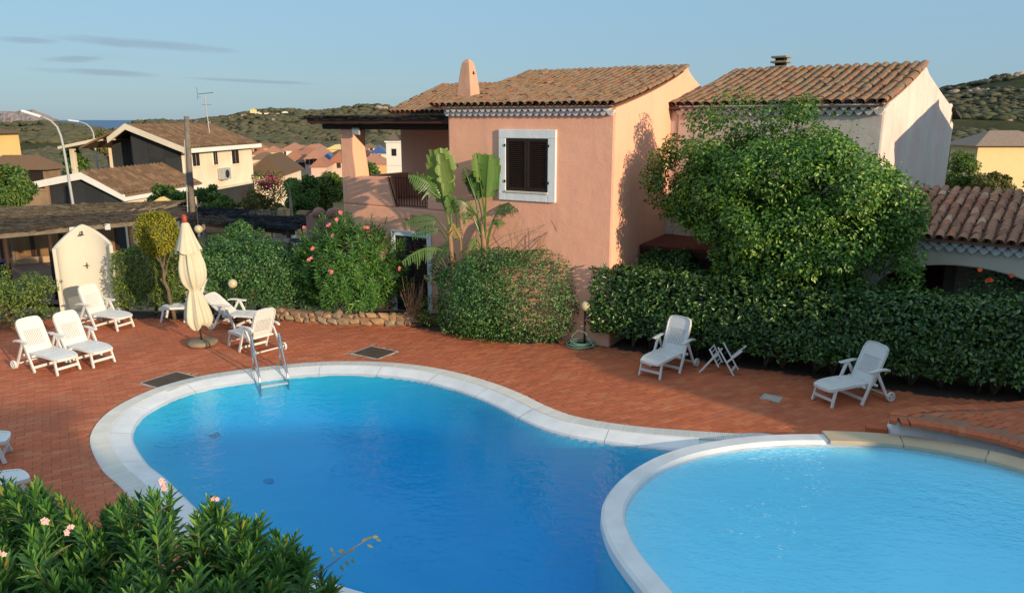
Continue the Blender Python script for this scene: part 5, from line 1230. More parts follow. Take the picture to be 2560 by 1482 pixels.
# ================================================================ HEDGES AND SHRUBS NEAR THE POOL
def hedge(label, C, thick, height, k, leafL, leafW, mat, name='hedge', bottom=.12, rough=.13, seed=0.0, hfun=None, stems=True, spread=.9, boxy=5.0):
    t = thing(name, label, 'hedge'); C = np.asarray(C); Cs = spline(C, 80, False); L = np.r_[0, np.cumsum(np.linalg.norm(np.diff(Cs, axis=0), axis=1))]
    s = RNG.uniform(0, L[-1], k); x = np.interp(s, L, Cs[:, 0]); y = np.interp(s, L, Cs[:, 1]); tn = np.gradient(Cs, axis=0); tn = unit(tn); tx = np.interp(s, L, tn[:, 0]); ty = np.interp(s, L, tn[:, 1])
    nx, ny = -ty, tx; Hh = np.interp(s, L, np.linspace(0, 1, len(L)) * 0 + 1) * (height if hfun is None else hfun(s / L[-1]))
    # cross-section: rounded box parametrised by angle
    a = RNG.uniform(-.18, math.pi + .18, k); p = boxy; ca, sa = np.cos(a), np.sin(a); q = (np.abs(ca) ** p + np.abs(sa) ** p) ** (1 / p)
    cx, cz = ca / q, sa / q; rad = 1 - .42 * RNG.random(k) ** 1.6
    pw_ = cx * rad * thick / 2; pz = Hh * .48 + cz * rad * Hh * .52
    low = RNG.random(k) < .30; pz = np.where(low, RNG.uniform(bottom, .5, k) * Hh, pz); pw_ = np.where(low, np.sign(ca) * thick / 2 * (1 - .4 * RNG.random(k) ** 1.5), pw_)
    P = np.c_[x + nx * pw_, y + ny * pw_, pz]; lm = lump(P, 2.1, seed) + .6 * lump(P, 4.5, seed + 3)
    nn = np.c_[nx * cx, ny * cx, np.maximum(cz, -.1) + .15]; P = P + unit(nn) * (rough * lm)[:, None]; ok = P[:, 2] > bottom * .5
    keepm = (lm > -.75) | (RNG.random(k) < .4); ok &= keepm
    ns = int(L[-1] * 16); s2 = RNG.uniform(0, L[-1], ns); bx_ = np.interp(s2, L, Cs[:, 0]); by_ = np.interp(s2, L, Cs[:, 1]); hz = (height if hfun is None else hfun(s2 / L[-1])) * np.ones(ns)
    off_ = RNG.uniform(-.5, .5, ns) * thick; q0 = np.c_[bx_, by_ + off_, hz - .06 + rough * .6 * lump(np.c_[bx_, by_, hz], 2.1, seed)]; dv_ = unit(np.c_[RNG.normal(0, .35, ns), RNG.normal(0, .35, ns) - .15, np.ones(ns)]); hl = RNG.uniform(.05, .24, ns) ** 1.0; kk = 9
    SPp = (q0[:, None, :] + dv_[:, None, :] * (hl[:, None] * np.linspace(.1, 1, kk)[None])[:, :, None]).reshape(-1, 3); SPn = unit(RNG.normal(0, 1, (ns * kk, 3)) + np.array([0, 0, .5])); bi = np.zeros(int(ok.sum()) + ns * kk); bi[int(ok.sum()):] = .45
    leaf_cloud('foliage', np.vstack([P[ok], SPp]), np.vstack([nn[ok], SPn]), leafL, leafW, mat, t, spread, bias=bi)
    if stems:
        mb = MB(); rs = random.Random(3)
        for i in range(int(L[-1] / .55)):
            s0 = (i + rs.random()) * .55; x0 = np.interp(s0, L, Cs[:, 0]); y0 = np.interp(s0, L, Cs[:, 1]); b0 = Vector((x0, y0, -.02))
            for w in range(3):
                tp = b0 + Vector((rs.uniform(-.45, .45), rs.uniform(-.4, .3), height * rs.uniform(.5, .85))); md = b0.lerp(tp, .5) + Vector((rs.uniform(-.08, .08), rs.uniform(-.08, .08), 0)); mb.tube([b0, md, tp], [.035, .024, .01], 6)
        mb.obj('stems', M['bark'], t, smooth=True)['kind'] = 'stuff'
    return t
hedge('long clipped dark green hedge behind the folded chair', [(1.95, 16.95), (3.2, 16.3), (5.0, 15.3), (7.0, 14.25), (9.0, 13.45), (11.5, 12.6)], 1.05, 1.80, 40000, .108, .056, M['leaf_hedge'], seed=1.0, bottom=.2, rough=.085, boxy=9.0)
hedge('leafy dark hedge behind the closed parasol and loungers', [(-8.0, 19.45), (-7.3, 19.5), (-6.5, 19.45), (-5.6, 19.5), (-4.9, 19.6)], 1.0, 1.95, 17000, .085, .040, M['leaf_bush'], seed=5.0, rough=.26, hfun=lambda q: np.interp(q, [0, .25, .5, .8, 1], [1.85, 2.15, 1.95, 1.75, 1.6]))
hedge('loose shaggy hedge between the shower niche and the small tree', [(-10.35, 19.6), (-9.6, 19.55), (-8.8, 19.5), (-8.1, 19.5)], .8, 1.7, 9500, .10, .034, M['leaf_lime'], seed=8.0, rough=.22, hfun=lambda q: np.interp(q, [0, .3, .6, 1], [1.6, 1.75, 1.55, 1.75]))
# dense rounded bush under the strelitzia
t = thing('bush', 'large dense rounded green bush against the pink front wall', 'bush', (0, 0, 0))
P1, N1 = ell_points((0.05, 17.35, .95), (1.52, .88, 1.12), 16000, .60, 3.2, .12, 2.0, 2.2, .03); P2, N2 = ell_points((-.95, 17.75, .75), (.85, .75, .95), 6500, .60, 2.6, .15, 4.0, 2.2, .03)
leaf_cloud('foliage', np.vstack([P1, P2]), np.vstack([N1, N2]), .062, .040, M['leaf_bush'], t)
limbs('stems', (0, 17.35, -.02), [(0.5, 17.2, 1.3), (-.6, 17.4, 1.3), (.9, 17.1, .9), (0, 17.6, 1.6), (-1.2, 17.7, .9)], .06, t, trunk_top=(0, 17.35, .35))
mb = MB(); rs = random.Random(11)
for i in range(26):
    x0 = rs.uniform(-.1, 1.2); b0 = Vector((x0, 17.45 - .15 * x0, 1.9)); e = b0 + Vector((rs.uniform(-.25, .9), rs.uniform(-.1, .15), rs.uniform(.35, .95))); md = b0.lerp(e, .55) + Vector((rs.uniform(-.15, .05), 0, .12)); mb.tube([b0, md, e], [.006, .005, .003], 4)
mb.obj('dry_sprigs', M['twig'], t)['kind'] = 'stuff'
# tree behind the hedge
t = thing('tree', 'broad leafy green tree in front of the weathered white house', 'tree', (0, 0, 0))
CT = (5.55, 15.75, 3.22); ex = Vector((.85, -.52, 0)); ey = Vector((.52, .85, 0))
P, Nn, cs = clumps((0, 0, 0), (2.45, 1.3, 1.80), 175, .45, 430, shell=.68, extra=[(-2.5, 0, .2), (-2.6, 0, .9), (-2.3, .1, 1.2), (-1.7, 0, 1.75), (-1.1, 0, 1.95), (.3, 0, 2.0), (-2.75, -.2, .5), (2.3, 0, .1), (2.6, -.1, -.9), (2.75, 0, -1.3), (2.2, 0, -1.6), (1.2, 0, -1.75), (-.2, 0, 1.85), (.9, 0, 1.7)])
def tw(P): return np.c_[CT[0] + P[:, 0] * ex.x + P[:, 1] * ey.x, CT[1] + P[:, 0] * ex.y + P[:, 1] * ey.y, CT[2] + P[:, 2]]
cut = np.where((P[:, 0] > .6) & (P[:, 2] > .4) & (P[:, 2] > 2.15 - .62 * P[:, 0]) & (RNG.random(len(P)) < .93), False, True)     # crown slopes down to the right
cut &= ~((P[:, 0] < -1.2) & (P[:, 2] < -.75 + .35 * (-1.2 - P[:, 0]))) & (P[:, 0] < 2.75) & (P[:, 0] > -2.95)
PW = tw(P[cut]); NW = Nn[cut]; NW = np.c_[NW[:, 0] * ex.x + NW[:, 1] * ey.x, NW[:, 0] * ex.y + NW[:, 1] * ey.y, NW[:, 2]]
ok = PW[:, 2] > 1.0
cr = leaf_cloud('crown', PW[ok], NW[ok], .092, .048, M['leaf_tree'], t, .8, .4)
tips = tw(np.array(cs))[::6]
limbs('trunk', (5.7, 15.9, -.02), [tuple(q) for q in tips], .15, t, trunk_top=(5.6, 15.8, 1.75), seed=4)
# yellow-green clipped small tree
t = thing('tree', 'small tree with clipped yellow green crown beside the parasol', 'tree')
P, Nn = ell_points((-8.93, 19.0, 2.20), (.50, .46, .56), 6500, .55, 2.6, .14, 3.0, 3.2); Nn = unit(Nn + np.array([0, 0, .6]))
leaf_cloud('crown', P, Nn, .07, .032, M['leaf_yel'], t, .6, -.3)
limbs('trunk', (-8.72, 19.0, -.02), [(-8.7, 19.0, 2.1), (-9.2, 19.0, 2.0), (-8.95, 18.9, 2.3), (-8.6, 19.1, 1.9)], .045, t, trunk_top=(-8.92, 19.0, 1.5))
# shrub at the left edge
t = thing('shrub', 'loose light green shrub at the left of the shower niche', 'shrub')
P, Nn, cs = clumps((-12.6, 18.2, .75), (1.35, .7, .75), 34, .30, 150, shell=.55, zmin=.1)
leaf_cloud('foliage', P, Nn, .085, .036, M['leaf_lime'], t, .8, .0); limbs('stems', (-12.5, 18.3, -.02), [tuple(c) for c in cs[::3]], .04, t, trunk_top=(-12.5, 18.3, .25))

# oleander leaves -------------------------------------------------
def lance_mesh(L=1.0, W=.17, seg=5, fold=.25, curve=.12):
    vs_, fs_ = [], []
    for i in range(seg + 1):
        q = i / seg; w = W * math.sin(math.pi * min(q * .93 + .05, 1)) ** .8 if 0 < i < seg else W * .06
        z = -curve * q * q * L; vs_ += [(-w / 2, q * L, z + fold * w), (0, q * L, z), (w / 2, q * L, z + fold * w)]
    for i in range(seg):
        for k in (0, 1): a = i * 3 + k; fs_.append((a, a + 1, a + 4, a + 3))
    return np.array(vs_), fs_
def shoot_leaves(tip, dirv, nwh, spacing, L, per=3, a0=.35, a1=1.15, rs=random):
    """list of (pos, matrix3) of leaves in whorls below a shoot tip"""
    d = Vector(dirv).normalized(); x = d.orthogonal().normalized(); y = d.cross(x); out = []
    for w in range(nwh):
        p = Vector(tip) - d * spacing * w; q = w / max(1, nwh - 1); tilt = a0 + (a1 - a0) * q ** .7; ph = w * 1.05 + rs.uniform(-.15, .15); ll = L * (.55 + .45 * min(1, q * 2.2)) * rs.uniform(.85, 1.15)
        for k in range(per):
            a = ph + 2 * math.pi * k / per + rs.uniform(-.2, .2); out_ = x * math.cos(a) + y * math.sin(a); tl = tilt + rs.uniform(-.15, .15)
            ld = (d * math.cos(tl) + out_ * math.sin(tl)).normalized(); s_ = ld.cross(d).normalized(); n_ = s_.cross(ld)
            if n_.dot(d) < 0: s_, n_ = -s_, -n_
            out.append((p, ld, s_, n_, ll))
    return out
def leaf_matrix(p, ld, s_, n_, ll):
    m = Matrix(((s_.x, ld.x, n_.x), (s_.y, ld.y, n_.y), (s_.z, ld.z, n_.z))) * ll
    return Matrix.Translation(p) @ m.to_4x4()
def joined_leaves(name, items, mesh_vf, mat, parent):
    V0, F0 = mesh_vf; k = len(items); T = np.array([[s_[:], ld[:], n_[:]] for p, ld, s_, n_, ll in items]); Ls = np.array([i[4] for i in items]); Pp = np.array([i[0][:] for i in items])
    V = np.einsum('vi,kij->kvj', V0, T) * Ls[:, None, None] + Pp[:, None, :]
    tri = np.array([q for f in F0 for q in ((f[0], f[1], f[2]), (f[0], f[2], f[3]))]); F_ = (tri[None] + (np.arange(k) * len(V0))[:, None, None]).reshape(-1, 3)
    o = tri_mesh(name, V.reshape(-1, 3), F_, mat, parent, np.repeat(RNG.random(k), len(tri))); o['kind'] = 'stuff'; return o
def blossom(name, loc, r, mat, parent, n=5, seed=0):
    rs = random.Random(seed); mb = MB()
    for b_ in range(rs.choice((2, 3))):
        c = Vector(loc) + Vector((rs.uniform(-r, r), rs.uniform(-r, r), rs.uniform(-r * .5, r * .6))); nz_ = Vector((rs.uniform(-.6, .6), -1, rs.uniform(.1, .9))).normalized(); x = nz_.orthogonal().normalized(); y = nz_.cross(x)
        for k in range(n):
            a = 2 * math.pi * k / n + rs.random() * .3; o_ = x * math.cos(a) + y * math.sin(a); s_ = nz_.cross(o_)
            mb.add([c, c + o_ * r * .6 + s_ * r * .42 + nz_ * r * .25, c + o_ * r * 1.1 + nz_ * r * .1, c + o_ * r * .6 - s_ * r * .42 + nz_ * r * .25], [(0, 1, 2, 3)])
    return mb.obj(name, mat, parent, fix=False)
# pink flowering oleander by the loggia
t = thing('oleander', 'tall oleander dotted with pink flowers below the loggia', 'shrub'); rs = random.Random(5); items = []
LV6 = lance_mesh(1, .19, 3, .2, .15); stem_tips = []
for i in range(900):
    a = rs.uniform(0, 2 * math.pi); b_ = math.acos(rs.uniform(-.75, 1)); r = rs.uniform(.72, 1.05) * (1 + .12 * math.sin(3 * a))
    dv = Vector((math.sin(b_) * math.cos(a), math.sin(b_) * math.sin(a), math.cos(b_))); tip = Vector((-4.08 + 1.42 * r * dv.x, 18.95 + .85 * r * dv.y, 1.33 + 1.30 * r * dv.z))
    if tip.z < .25: tip.z = rs.uniform(.3, .8)
    sd = (dv * .8 + Vector((0, 0, .75))).normalized(); stem_tips.append(tip); items += shoot_leaves(tip, sd, 6, .05, .165, 3, .4, 1.4, rs)
joined_leaves('foliage', items, LV6, M['leaf_ole'], t)
limbs('stems', (-4.1, 19.0, -.02), [tuple(s_) for s_ in stem_tips[::28]], .05, t, trunk_top=(-4.1, 19.0, .3), mat=M['bark'])
fl = [(850, 532), (842, 550), (823, 563), (760, 570), (832, 590), (775, 648), (781, 620), (915, 567), (1000, 672), (828, 680)]
for i, (u, v) in enumerate(fl): blossom('blossom', A(u, v, 17.98 + (560 - v) * .004 * (1 if v < 560 else 0)), .042, M['petal'], t, 5, i)
# dry brown twiggy shrub beside it
t = thing('dry_shrub', 'dry brown twiggy shrub beside the ground floor door', 'shrub'); mb = MB(); rs = random.Random(8)
for i in range(60):
    b0 = Vector((-2.45 + rs.uniform(-.05, .05), 18.35, 0)); e = b0 + Vector((rs.uniform(-.3, .3), rs.uniform(-.2, .2), rs.uniform(.5, 1.25))); mb.tube([b0, b0.lerp(e, .5) + Vector((rs.uniform(-.06, .06), 0, .04)), e], [.008, .006, .003], 4)
mb.obj('twigs', M['twig'], t)['kind'] = 'stuff'
P, Nn, _ = clumps((-2.0, 18.2, .35), (.35, .25, .35), 10, .16, 50, zmin=.05); leaf_cloud('foliage', P, Nn, .09, .03, M['leaf_lime'], t)

# ================================================================ STRELITZIA
def paddle_leaf(parent, root, ctrl, tip, Lb, Wb, torn, mat, face, rs, name='leaf'):
    """petiole from root over ctrl to where the blade starts, blade to tip; strips leave gaps where torn"""
    root, ctrl, tip = Vector(root), Vector(ctrl), Vector(tip); n = 30; pts = [root * (1 - q) ** 2 + ctrl * 2 * q * (1 - q) + tip * q * q for q in [i / n for i in range(n + 1)]]
    mb = MB(); k0 = int(n * (1 - Lb)); mb.tube(pts[:k0 + 1:3] + [pts[-1]], [.022] * (len(pts[:k0 + 1:3])) + [.005], 6)
    mb.tube(pts[k0:], [.014 * (1 - .8 * i / (n - k0)) + .002 for i in range(n - k0 + 1)], 5)
    fv = Vector(face)
    strips = n - k0
    for sgn in (-1, 1):
        i = k0
        while i < n:
            w_ = 1 if torn > .5 else rs.choice((2, 3, 4)); w_ = min(w_, n - i); a, b_ = pts[i], pts[i + w_]; q = (i + w_ / 2 - k0) / (n - k0); W = Wb * (math.sin(math.pi * min(1, q * .86 + .1)) ** .7)
            d = (b_ - a).normalized(); s_ = d.cross(fv).normalized() * sgn; nn_ = s_.cross(d) * sgn
            rows = 4; pv = []
            shr = (.55 if torn > .5 else (.9 if torn > .2 else 1.0)); dro = torn * rs.uniform(.25, .8); fwd = rs.uniform(.25, .5)
            wl = W * (rs.uniform(.75, 1.1) if torn > .2 else 1)
            for r in range(rows + 1):
                e = r / rows; c = s_ * wl * e + d * wl * fwd * e + Vector((0, 0, -dro * wl * e * e)) - fv * (wl * .22 * math.sin(e * 2.2)); hwid = shr if r < rows else shr * .35 if torn > .2 else shr
                mid = a.lerp(b_, .5); pv += [mid + (a - mid) * (1 if r == 0 else hwid) + c, mid + (b_ - mid) * (1 if r == 0 else hwid) + c]
            mb.add(pv, [(2 * r, 2 * r + 1, 2 * r + 3, 2 * r + 2) for r in range(rows)]); i += w_
    return mb.obj(name, mat, parent, fix=False)
t = thing('strelitzia', 'tall banana like strelitzia with torn paddle leaves against the pink wall', 'plant', (0, 0, 0)); rs = random.Random(21)
SY = 17.95
def sp(u, v, dy=0.0): return A(u, v, SY + dy)
bA, bB = sp(1136, 655), sp(1218, 640); bA.z = max(bA.z, 0); 
for base, top, r in ((sp(1140, 760), sp(1122, 560), .07), (sp(1222, 760), sp(1205, 560), .08)):
    MB().tube([Vector((base.x, base.y, 0)), base.lerp(top, .4), base.lerp(top, .8), top], [r * 1.3, r, r * .8, r * .4], 8).obj('stalk', M['twig'], t, smooth=True)
LF = [ # root, ctrl, tip, blade fraction, half width, torn, dry, face
    ((1128, 600), (1112, 500), (1085, 376), .55, .34, .1, 0, (-.35, -.9, .1)), ((1130, 590), (1125, 480), (1112, 372), .5, .30, .25, 0, (.5, -.85, .1)),
    ((1214, 600), (1212, 480), (1222, 388), .52, .36, .12, 0, (.1, -1, .1)), ((1212, 590), (1200, 480), (1172, 440), .5, .24, .2, 0, (-.6, -.8, .1)),
    ((1215, 580), (1206, 470), (1190, 384), .38, .20, .15, 0, (.7, -.5, .1)), ((1200, 580), (1190, 460), (1160, 420), .55, .20, .7, 0, (-.5, -.5, .5)),
    ((1130, 600), (1110, 440), (1020, 438), .55, .26, .7, 0, (-.3, -.6, .7)), ((1132, 610), (1090, 500), (1005, 560), .6, .24, .9, 0, (-.2, -.6, .8)),
    ((1132, 640), (1100, 520), (1028, 590), .55, .2, 1, 0, (-.2, -.6, .8)), ((1136, 660), (1090, 580), (1004, 655), .6, .22, 1, 0, (-.3, -.6, .7)),
    ((1140, 650), (1120, 560), (1078, 680), .6, .28, .7, 0, (-.5, -.85, .2)), ((1205, 640), (1190, 540), (1158, 665), .65, .22, .9, 0, (-.5, -.8, .3)),
    ((1218, 620), (1235, 480), (1306, 512), .55, .24, .9, 0, (.2, -.6, .75)), ((1216, 630), (1225, 520), (1262, 560), .5, .16, .9, 0, (.3, -.7, .6)),
    ((1206, 600), (1195, 500), (1138, 500), .6, .2, .8, 0, (-.2, -.7, .6)), ((1208, 610), (1175, 500), (1150, 545), .55, .2, 1, 0, (-.2, -.8, .5)),
    ((1196, 680), (1190, 640), (1178, 765), .7, .20, .9, 1, (-.3, -.95, .1)), ((1130, 700), (1112, 640), (1098, 715), .8, .2, .05, 0, (-.1, -.95, .2)), ((1120, 720), (1100, 690), (1060, 690), .7, .14, .6, 0, (0, -.8, .6)),
    ((1140, 600), (1150, 520), (1120, 490), .5, .18, .5, 0, (.3, -.8, .4)), ((1150, 640), (1160, 590), (1130, 560), .5, .14, .9, 1, (.2, -.8, .4))]
for i, (r0, c0, t0, Lb, Wb, torn, dry, face) in enumerate(LF):
    dy = rs.uniform(-.1, .1); f = Vector(face).normalized()
    paddle_leaf(t, sp(*r0, 0), sp(*c0, dy * .6), sp(*t0, dy - .25 * max(0, f.z)), Lb, Wb * (1.0 if torn < .3 else 1.15), torn, M['leaf_dry'] if dry else M['leaf_strel'], f, rs)

# ================================================================ FOREGROUND OLEANDER
t = thing('oleander', 'large dark green oleander bush close to the viewer with few pale pink flowers', 'shrub', (-1.9, 3.4, 0)); rs = random.Random(31); off0 = Vector((-1.9, 3.4, 0))
UT = [-80, 0, 60, 130, 200, 260, 310, 390, 470, 550, 620, 700, 760, 800, 850, 900]; VT = [1170, 1185, 1190, 1215, 1262, 1250, 1222, 1195, 1215, 1245, 1285, 1300, 1335, 1400, 1450, 1520]
items = []; tips = []
for i in range(300):
    u = rs.uniform(-80, 850); vt = np.interp(u, UT, VT); q = rs.random() ** 1.25; v = vt + q * 400 + rs.uniform(0, 40)
    Y = 4.55 - 1.35 * q + rs.uniform(-.2, .25); tip = A(u, v, Y); lean = Vector(((u - 380) / 1500 + rs.uniform(-.25, .25), rs.uniform(-.3, .2), 1.0)).normalized()
    tips.append((tip, lean)); items += shoot_leaves(tip, lean, rs.randint(9, 14), .031, .145, 3, .22, 1.2, rs)
LV = lance_mesh(1, .19, 5, .22, .10)
order = sorted(range(len(items)), key=lambda i: (items[i][0] - Vector((0, 0, EYE))).length + (3 if not (-40 < 1280 + FPX * items[i][0].x / (items[i][0].y * CP + (EYE - items[i][0].z) * SP) < 1000) else 0))
order_vis = [i for i in order if 741 - FPX * ((items[i][0].y * SP + (items[i][0].z - EYE) * CP) / (items[i][0].y * CP + (EYE - items[i][0].z) * SP)) < 1460]
pick = set(order_vis[:300]); me = bpy.data.meshes.new('leaf'); me.from_pydata(LV[0].tolist(), [], LV[1]); me.materials.append(M['leaf_ole']); me.polygons.foreach_set('use_smooth', [True] * len(me.polygons))
for i in sorted(pick):
    p, ld, s_, n_, ll = items[i]; o = link('leaf', me, t); o.matrix_local = leaf_matrix(p - off0, ld, s_, n_, ll)
restl = [(p - off0, ld, s_, n_, ll) for i, (p, ld, s_, n_, ll) in enumerate(items) if i not in pick]
joined_leaves('foliage', [q for i, q in enumerate(restl) if i % 29], LV, M['leaf_ole'], t); joined_leaves('yellowed_leaves', [q for i, q in enumerate(restl) if i % 29 == 0], LV, M['leaf_dry'], t)
stem_m = simple('green_stem', (0.11, 0.15, 0.035), (0.09, 0.11, 0.03), 6, .6)
mb = MB()
for tip, ln in tips:
    a = tip - ln * .5; b0 = Vector((-1.9 + (tip.x + 1.9) * .35, 3.5 + (tip.y - 3.5) * .3, 0.4)); mb.tube([tip - off0, tip - ln * .25 - off0, a - off0, a.lerp(b0, .45) - off0, b0 - off0], [.004, .006, .009, .013, .02], 5)
mb.obj('stems', stem_m, t, smooth=True)['kind'] = 'stuff'
MB().lathe([(.5, 0), (.35, .2), (.2, .45), (.1, .6)], 10, (0, .1, 0)).obj('stump', M['bark'], t)
for i, (u, v, Y) in enumerate(((405, 1205, 4.4), (412, 1222, 4.4), (121, 1297, 3.9), (175, 1322, 3.9), (168, 1330, 3.88), (540, 1243, 4.4), (2, 1385, 3.6))): blossom('blossom', A(u, v, Y) - off0, .015 if i not in (0, 2) else .02, M['petal_pale'], t, 5, 40 + i)
# thin sprig of another shrub at its right end
t = thing('sprig', 'thin pale leafed sprig sticking out of the oleander over the pool', 'plant', (0, 0, 0)); pts = [A(u, v, 4.2) for u, v in ((700, 1482), (770, 1450), (830, 1408), (880, 1370), (940, 1335))]
MB().tube(pts, [.006, .005, .004, .003, .002], 5).obj('stem', M['twig'], t); LVs = lance_mesh(1, .42, 3, .1, .1); me = bpy.data.meshes.new('leaf'); me.from_pydata(LVs[0].tolist(), [], LVs[1]); me.materials.append(leaf_mat('pale_leaf', [(0, (.16, .2, .09)), (1, (.3, .3, .14))]))
for i, (u, v, a) in enumerate(((832, 1395, 1.2), (834, 1380, 1.9), (845, 1378, .4), (857, 1385, 1.5), (862, 1400, -.9), (874, 1380, .8), (878, 1392, -1.2), (905, 1355, .9), (918, 1360, -.4), (915, 1346, .4), (930, 1342, .2), (938, 1345, -.3), (850, 1412, -1.0), (800, 1430, 1.4), (790, 1446, -.7))):
    p = A(u, v, 4.2); ld = Vector((math.cos(a), -.2, math.sin(a))).normalized(); s_ = ld.cross(Vector((0, -1, .3))).normalized(); n_ = s_.cross(ld); o = link('leaf', me, t); o.matrix_local = leaf_matrix(p, ld, s_, n_, .042)

# ================================================================ PERGOLAS AND REED SCREEN BEYOND THE HEDGE
GZ = -0.75
def quad_roof(name, c, th, mat, parent, n=900, rag=.06, bl=(.3, .9), seam=0):
    """c: front-left, front-right, back-right, back-left of the underside"""
    c = [Vector(p) for p in c]; o = MB().add([*c, *[p + Vector((0, 0, th)) for p in c]], [(3, 2, 1, 0), (4, 5, 6, 7), (0, 1, 5, 4), (1, 2, 6, 5), (2, 3, 7, 6), (3, 0, 4, 7)]).obj(name, mat, parent)
    C_ = np.array([p[:] for p in c]); s = RNG.uniform(-.01, 1.01, n); q = RNG.uniform(-.01, 1.0, n); e = n // 3; q[:e] = -RNG.uniform(0, .03, e)
    P = (C_[0] * (1 - s)[:, None] + C_[1] * s[:, None]) * (1 - q)[:, None] + (C_[3] * (1 - s)[:, None] + C_[2] * s[:, None]) * q[:, None]
    P[:, 2] += th + RNG.uniform(-.015, .035, n); P[:e, 2] -= RNG.uniform(0, th, e)
    d = unit(C_[1] - C_[0]); L = RNG.uniform(*bl, n); dv = unit(d + RNG.normal(0, .10, (n, 3))) * (L / 2)[:, None]; w = unit(np.cross(d, RNG.normal(0, 1, (n, 3)))) * .016
    V = np.stack([P - dv - w, P + dv, P - dv + w], 1).reshape(-1, 3); k = tri_mesh('thatch_twigs', V, np.arange(n * 3).reshape(-1, 3), mat, o, RNG.random(n)); k['kind'] = 'stuff'; return o
def post(parent, p, ztop, r=.06, mat=None, name='post'): MB().tube([(p[0], p[1], GZ), (p[0] + .01, p[1], ztop)], r, 8).obj(name, mat or M['wood_dark'], parent, smooth=True)
def fan_light(p): pass
t = thing('pergola', 'long pergola roofed with grey brown heather behind the shower niche', 'pergola')
FL, FR, BR, BL = G(-60, 588, 1.60), G(452, 541, 1.62), G(440, 520, 1.66), G(-60, 556, 1.66)
quad_roof('heather_roof', [FL, FR, BR, BL], .09, M['thatch'], t, 2600)
FL2, FR2, BR2, BL2 = G(-60, 552, 1.74), G(405, 522, 1.78), G(452, 509, 1.95), G(-60, 526, 1.95)
quad_roof('upper_heather_roof', [FL2, FR2, BR2, BL2], .08, simple('bleached_heather_thatch', (0.17, 0.14, 0.10), (0.10, 0.085, 0.065), 4, .95, 50, .9, .03, coord='World', rnd=.3), t, 2600)
MB().beam(FL + Vector((0, .1, -.09)), FR + Vector((0, .1, -.09)), .10, .17).obj('front_beam', M['wood_grey'], t)
for i in range(5): p = FL.lerp(FR, .10 + .2 * i); post(t, (p.x, p.y + .15, 0), 1.5, .075)
for i in range(7):
    p = FL2.lerp(FR2, .62 + .06 * i); q = BL2.lerp(BR2, .62 + .06 * i); MB().beam(p + Vector((0, -.12, -.03)), q + Vector((0, 0, -.03)), .07, .07).obj('rafter', M['wood_grey'], t)
for u in (163, 252):
    p = G(u, 560 if u < 200 else 556, 1.5); p = FL.lerp(FR, (u + 60) / 512) + Vector((0, -.12, -.11)); MB().box(p.x - .08, p.x + .08, p.y - .03, p.y + .03, p.z - .1, p.z + .1).obj('bracket', M['frame_white'], t)
# reed screen
t = thing('reed_screen', 'tan reed screen fence on a low stone kerb under the pergola', 'fence'); a, b_ = G(-60, 668, GZ), G(300, 640, GZ); d = (b_ - a); n = 300; mb = MB(); rn = []
MB().beam(a + Vector((0, .05, 1.05)), b_ + Vector((0, .05, 1.05)), .03, 1.9).obj('backing_mat', M['reed'], t)
for i in range(n):
    p = a.lerp(b_, (i + random.random()) / n); h = random.uniform(1.75, 2.0); mb.box(p.x - .024, p.x + .024, p.y - .03, p.y + .005, GZ + .15, GZ + h); rn += [random.random()] * 6
me = mb.mesh('reeds', M['reed'], fix=False); set_rnd(me, rn); o = link('reeds', me, t); o['kind'] = 'stuff'
for i in range(6): p = a.lerp(b_, i / 5); MB().box(p.x - .06, p.x + .06, p.y - .14, p.y - .04, GZ, GZ + 2.05).obj('post', M['wood_dark'], t)
MB().beam(a + Vector((0, -.1, .12)), b_ + Vector((0, -.1, .12)), .35, .3).obj('kerb', M['stone_y'], t, bevel=.03)
flat_sheet('patio', [G(-80, 760, GZ + .02) + Vector((0, 0, 0)), G(330, 760, GZ + .02), G(330, 630, GZ + .02), G(-80, 655, GZ + .02)], simple('brown_patio', (0.13, 0.075, 0.055), (0.10, 0.06, 0.045), 1.5, .9, coord='World'), 'brown paved patio under the pergola')
t = thing('storage_bin', 'dark blue plastic bin in front of the reed screen', 'bin', G(2, 690, GZ)); MB().lathe([(.26, 0), (.30, .5), (.33, .52), (.33, .58), (.28, .6)], 14).obj('bin_body', M['blue_plastic'], t, smooth=True); MB().tube([(-.3, -.1, .5), (-.1, -.3, .62), (.15, -.28, .62), (.3, -.1, .5)], .02, 6).obj('handle', M['steel'], t)
o = MB().lathe([(.07, 0), (.07, .75), (.05, .8)], 10).obj('clay_pipe', M['tile_new'], None, smooth=True); o.location = G(293, 670, GZ) + Vector((0, -1.2, 0)); o.location.z = GZ + .75; tag(o, 'upright orange clay pipe beside the shaggy hedge', 'pipe')
# black heather roofs
t = thing('pergola', 'low pergola roofed with black heather beyond the long pergola', 'pergola')
quad_roof('heather_roof', [G(420, 538, 1.45), G(590, 541, 1.45), G(625, 529, 1.5), G(380, 519, 1.55)], .08, M['thatch_black'], t, 1200)
for u in (452, 598): p = G(u, 540, 1.4); post(t, p, 1.42, .08)
t = thing('carport', 'black heather carport roof with wavy front edge beside the pink flowered oleander', 'carport')
c = [G(462, 553, 1.55), G(735, 578, 1.5), G(800, 552, 1.6), G(600, 546, 1.62)]
quad_roof('heather_roof', c, .09, M['thatch_black'], t, 1500)
MB().beam(c[0] + Vector((0, .05, -.06)), c[1] + Vector((0, .05, -.06)), .08, .12).obj('front_beam', M['wood_dark'], t)
for k, u in enumerate((512, 722)):
    p = c[0].lerp(c[1], .18 + .77 * k); post(t, p, 1.5, .07, M['wood_grey'] if k == 0 else M['wood_dark'])
MB().box(-.18, .18, -.05, .05, 1.36, 1.46).obj('post_cap', M['wood_dark'], t); t.children[-1].location = c[0].lerp(c[1], .95) * 1.0; t.children[-1].location.z = 0
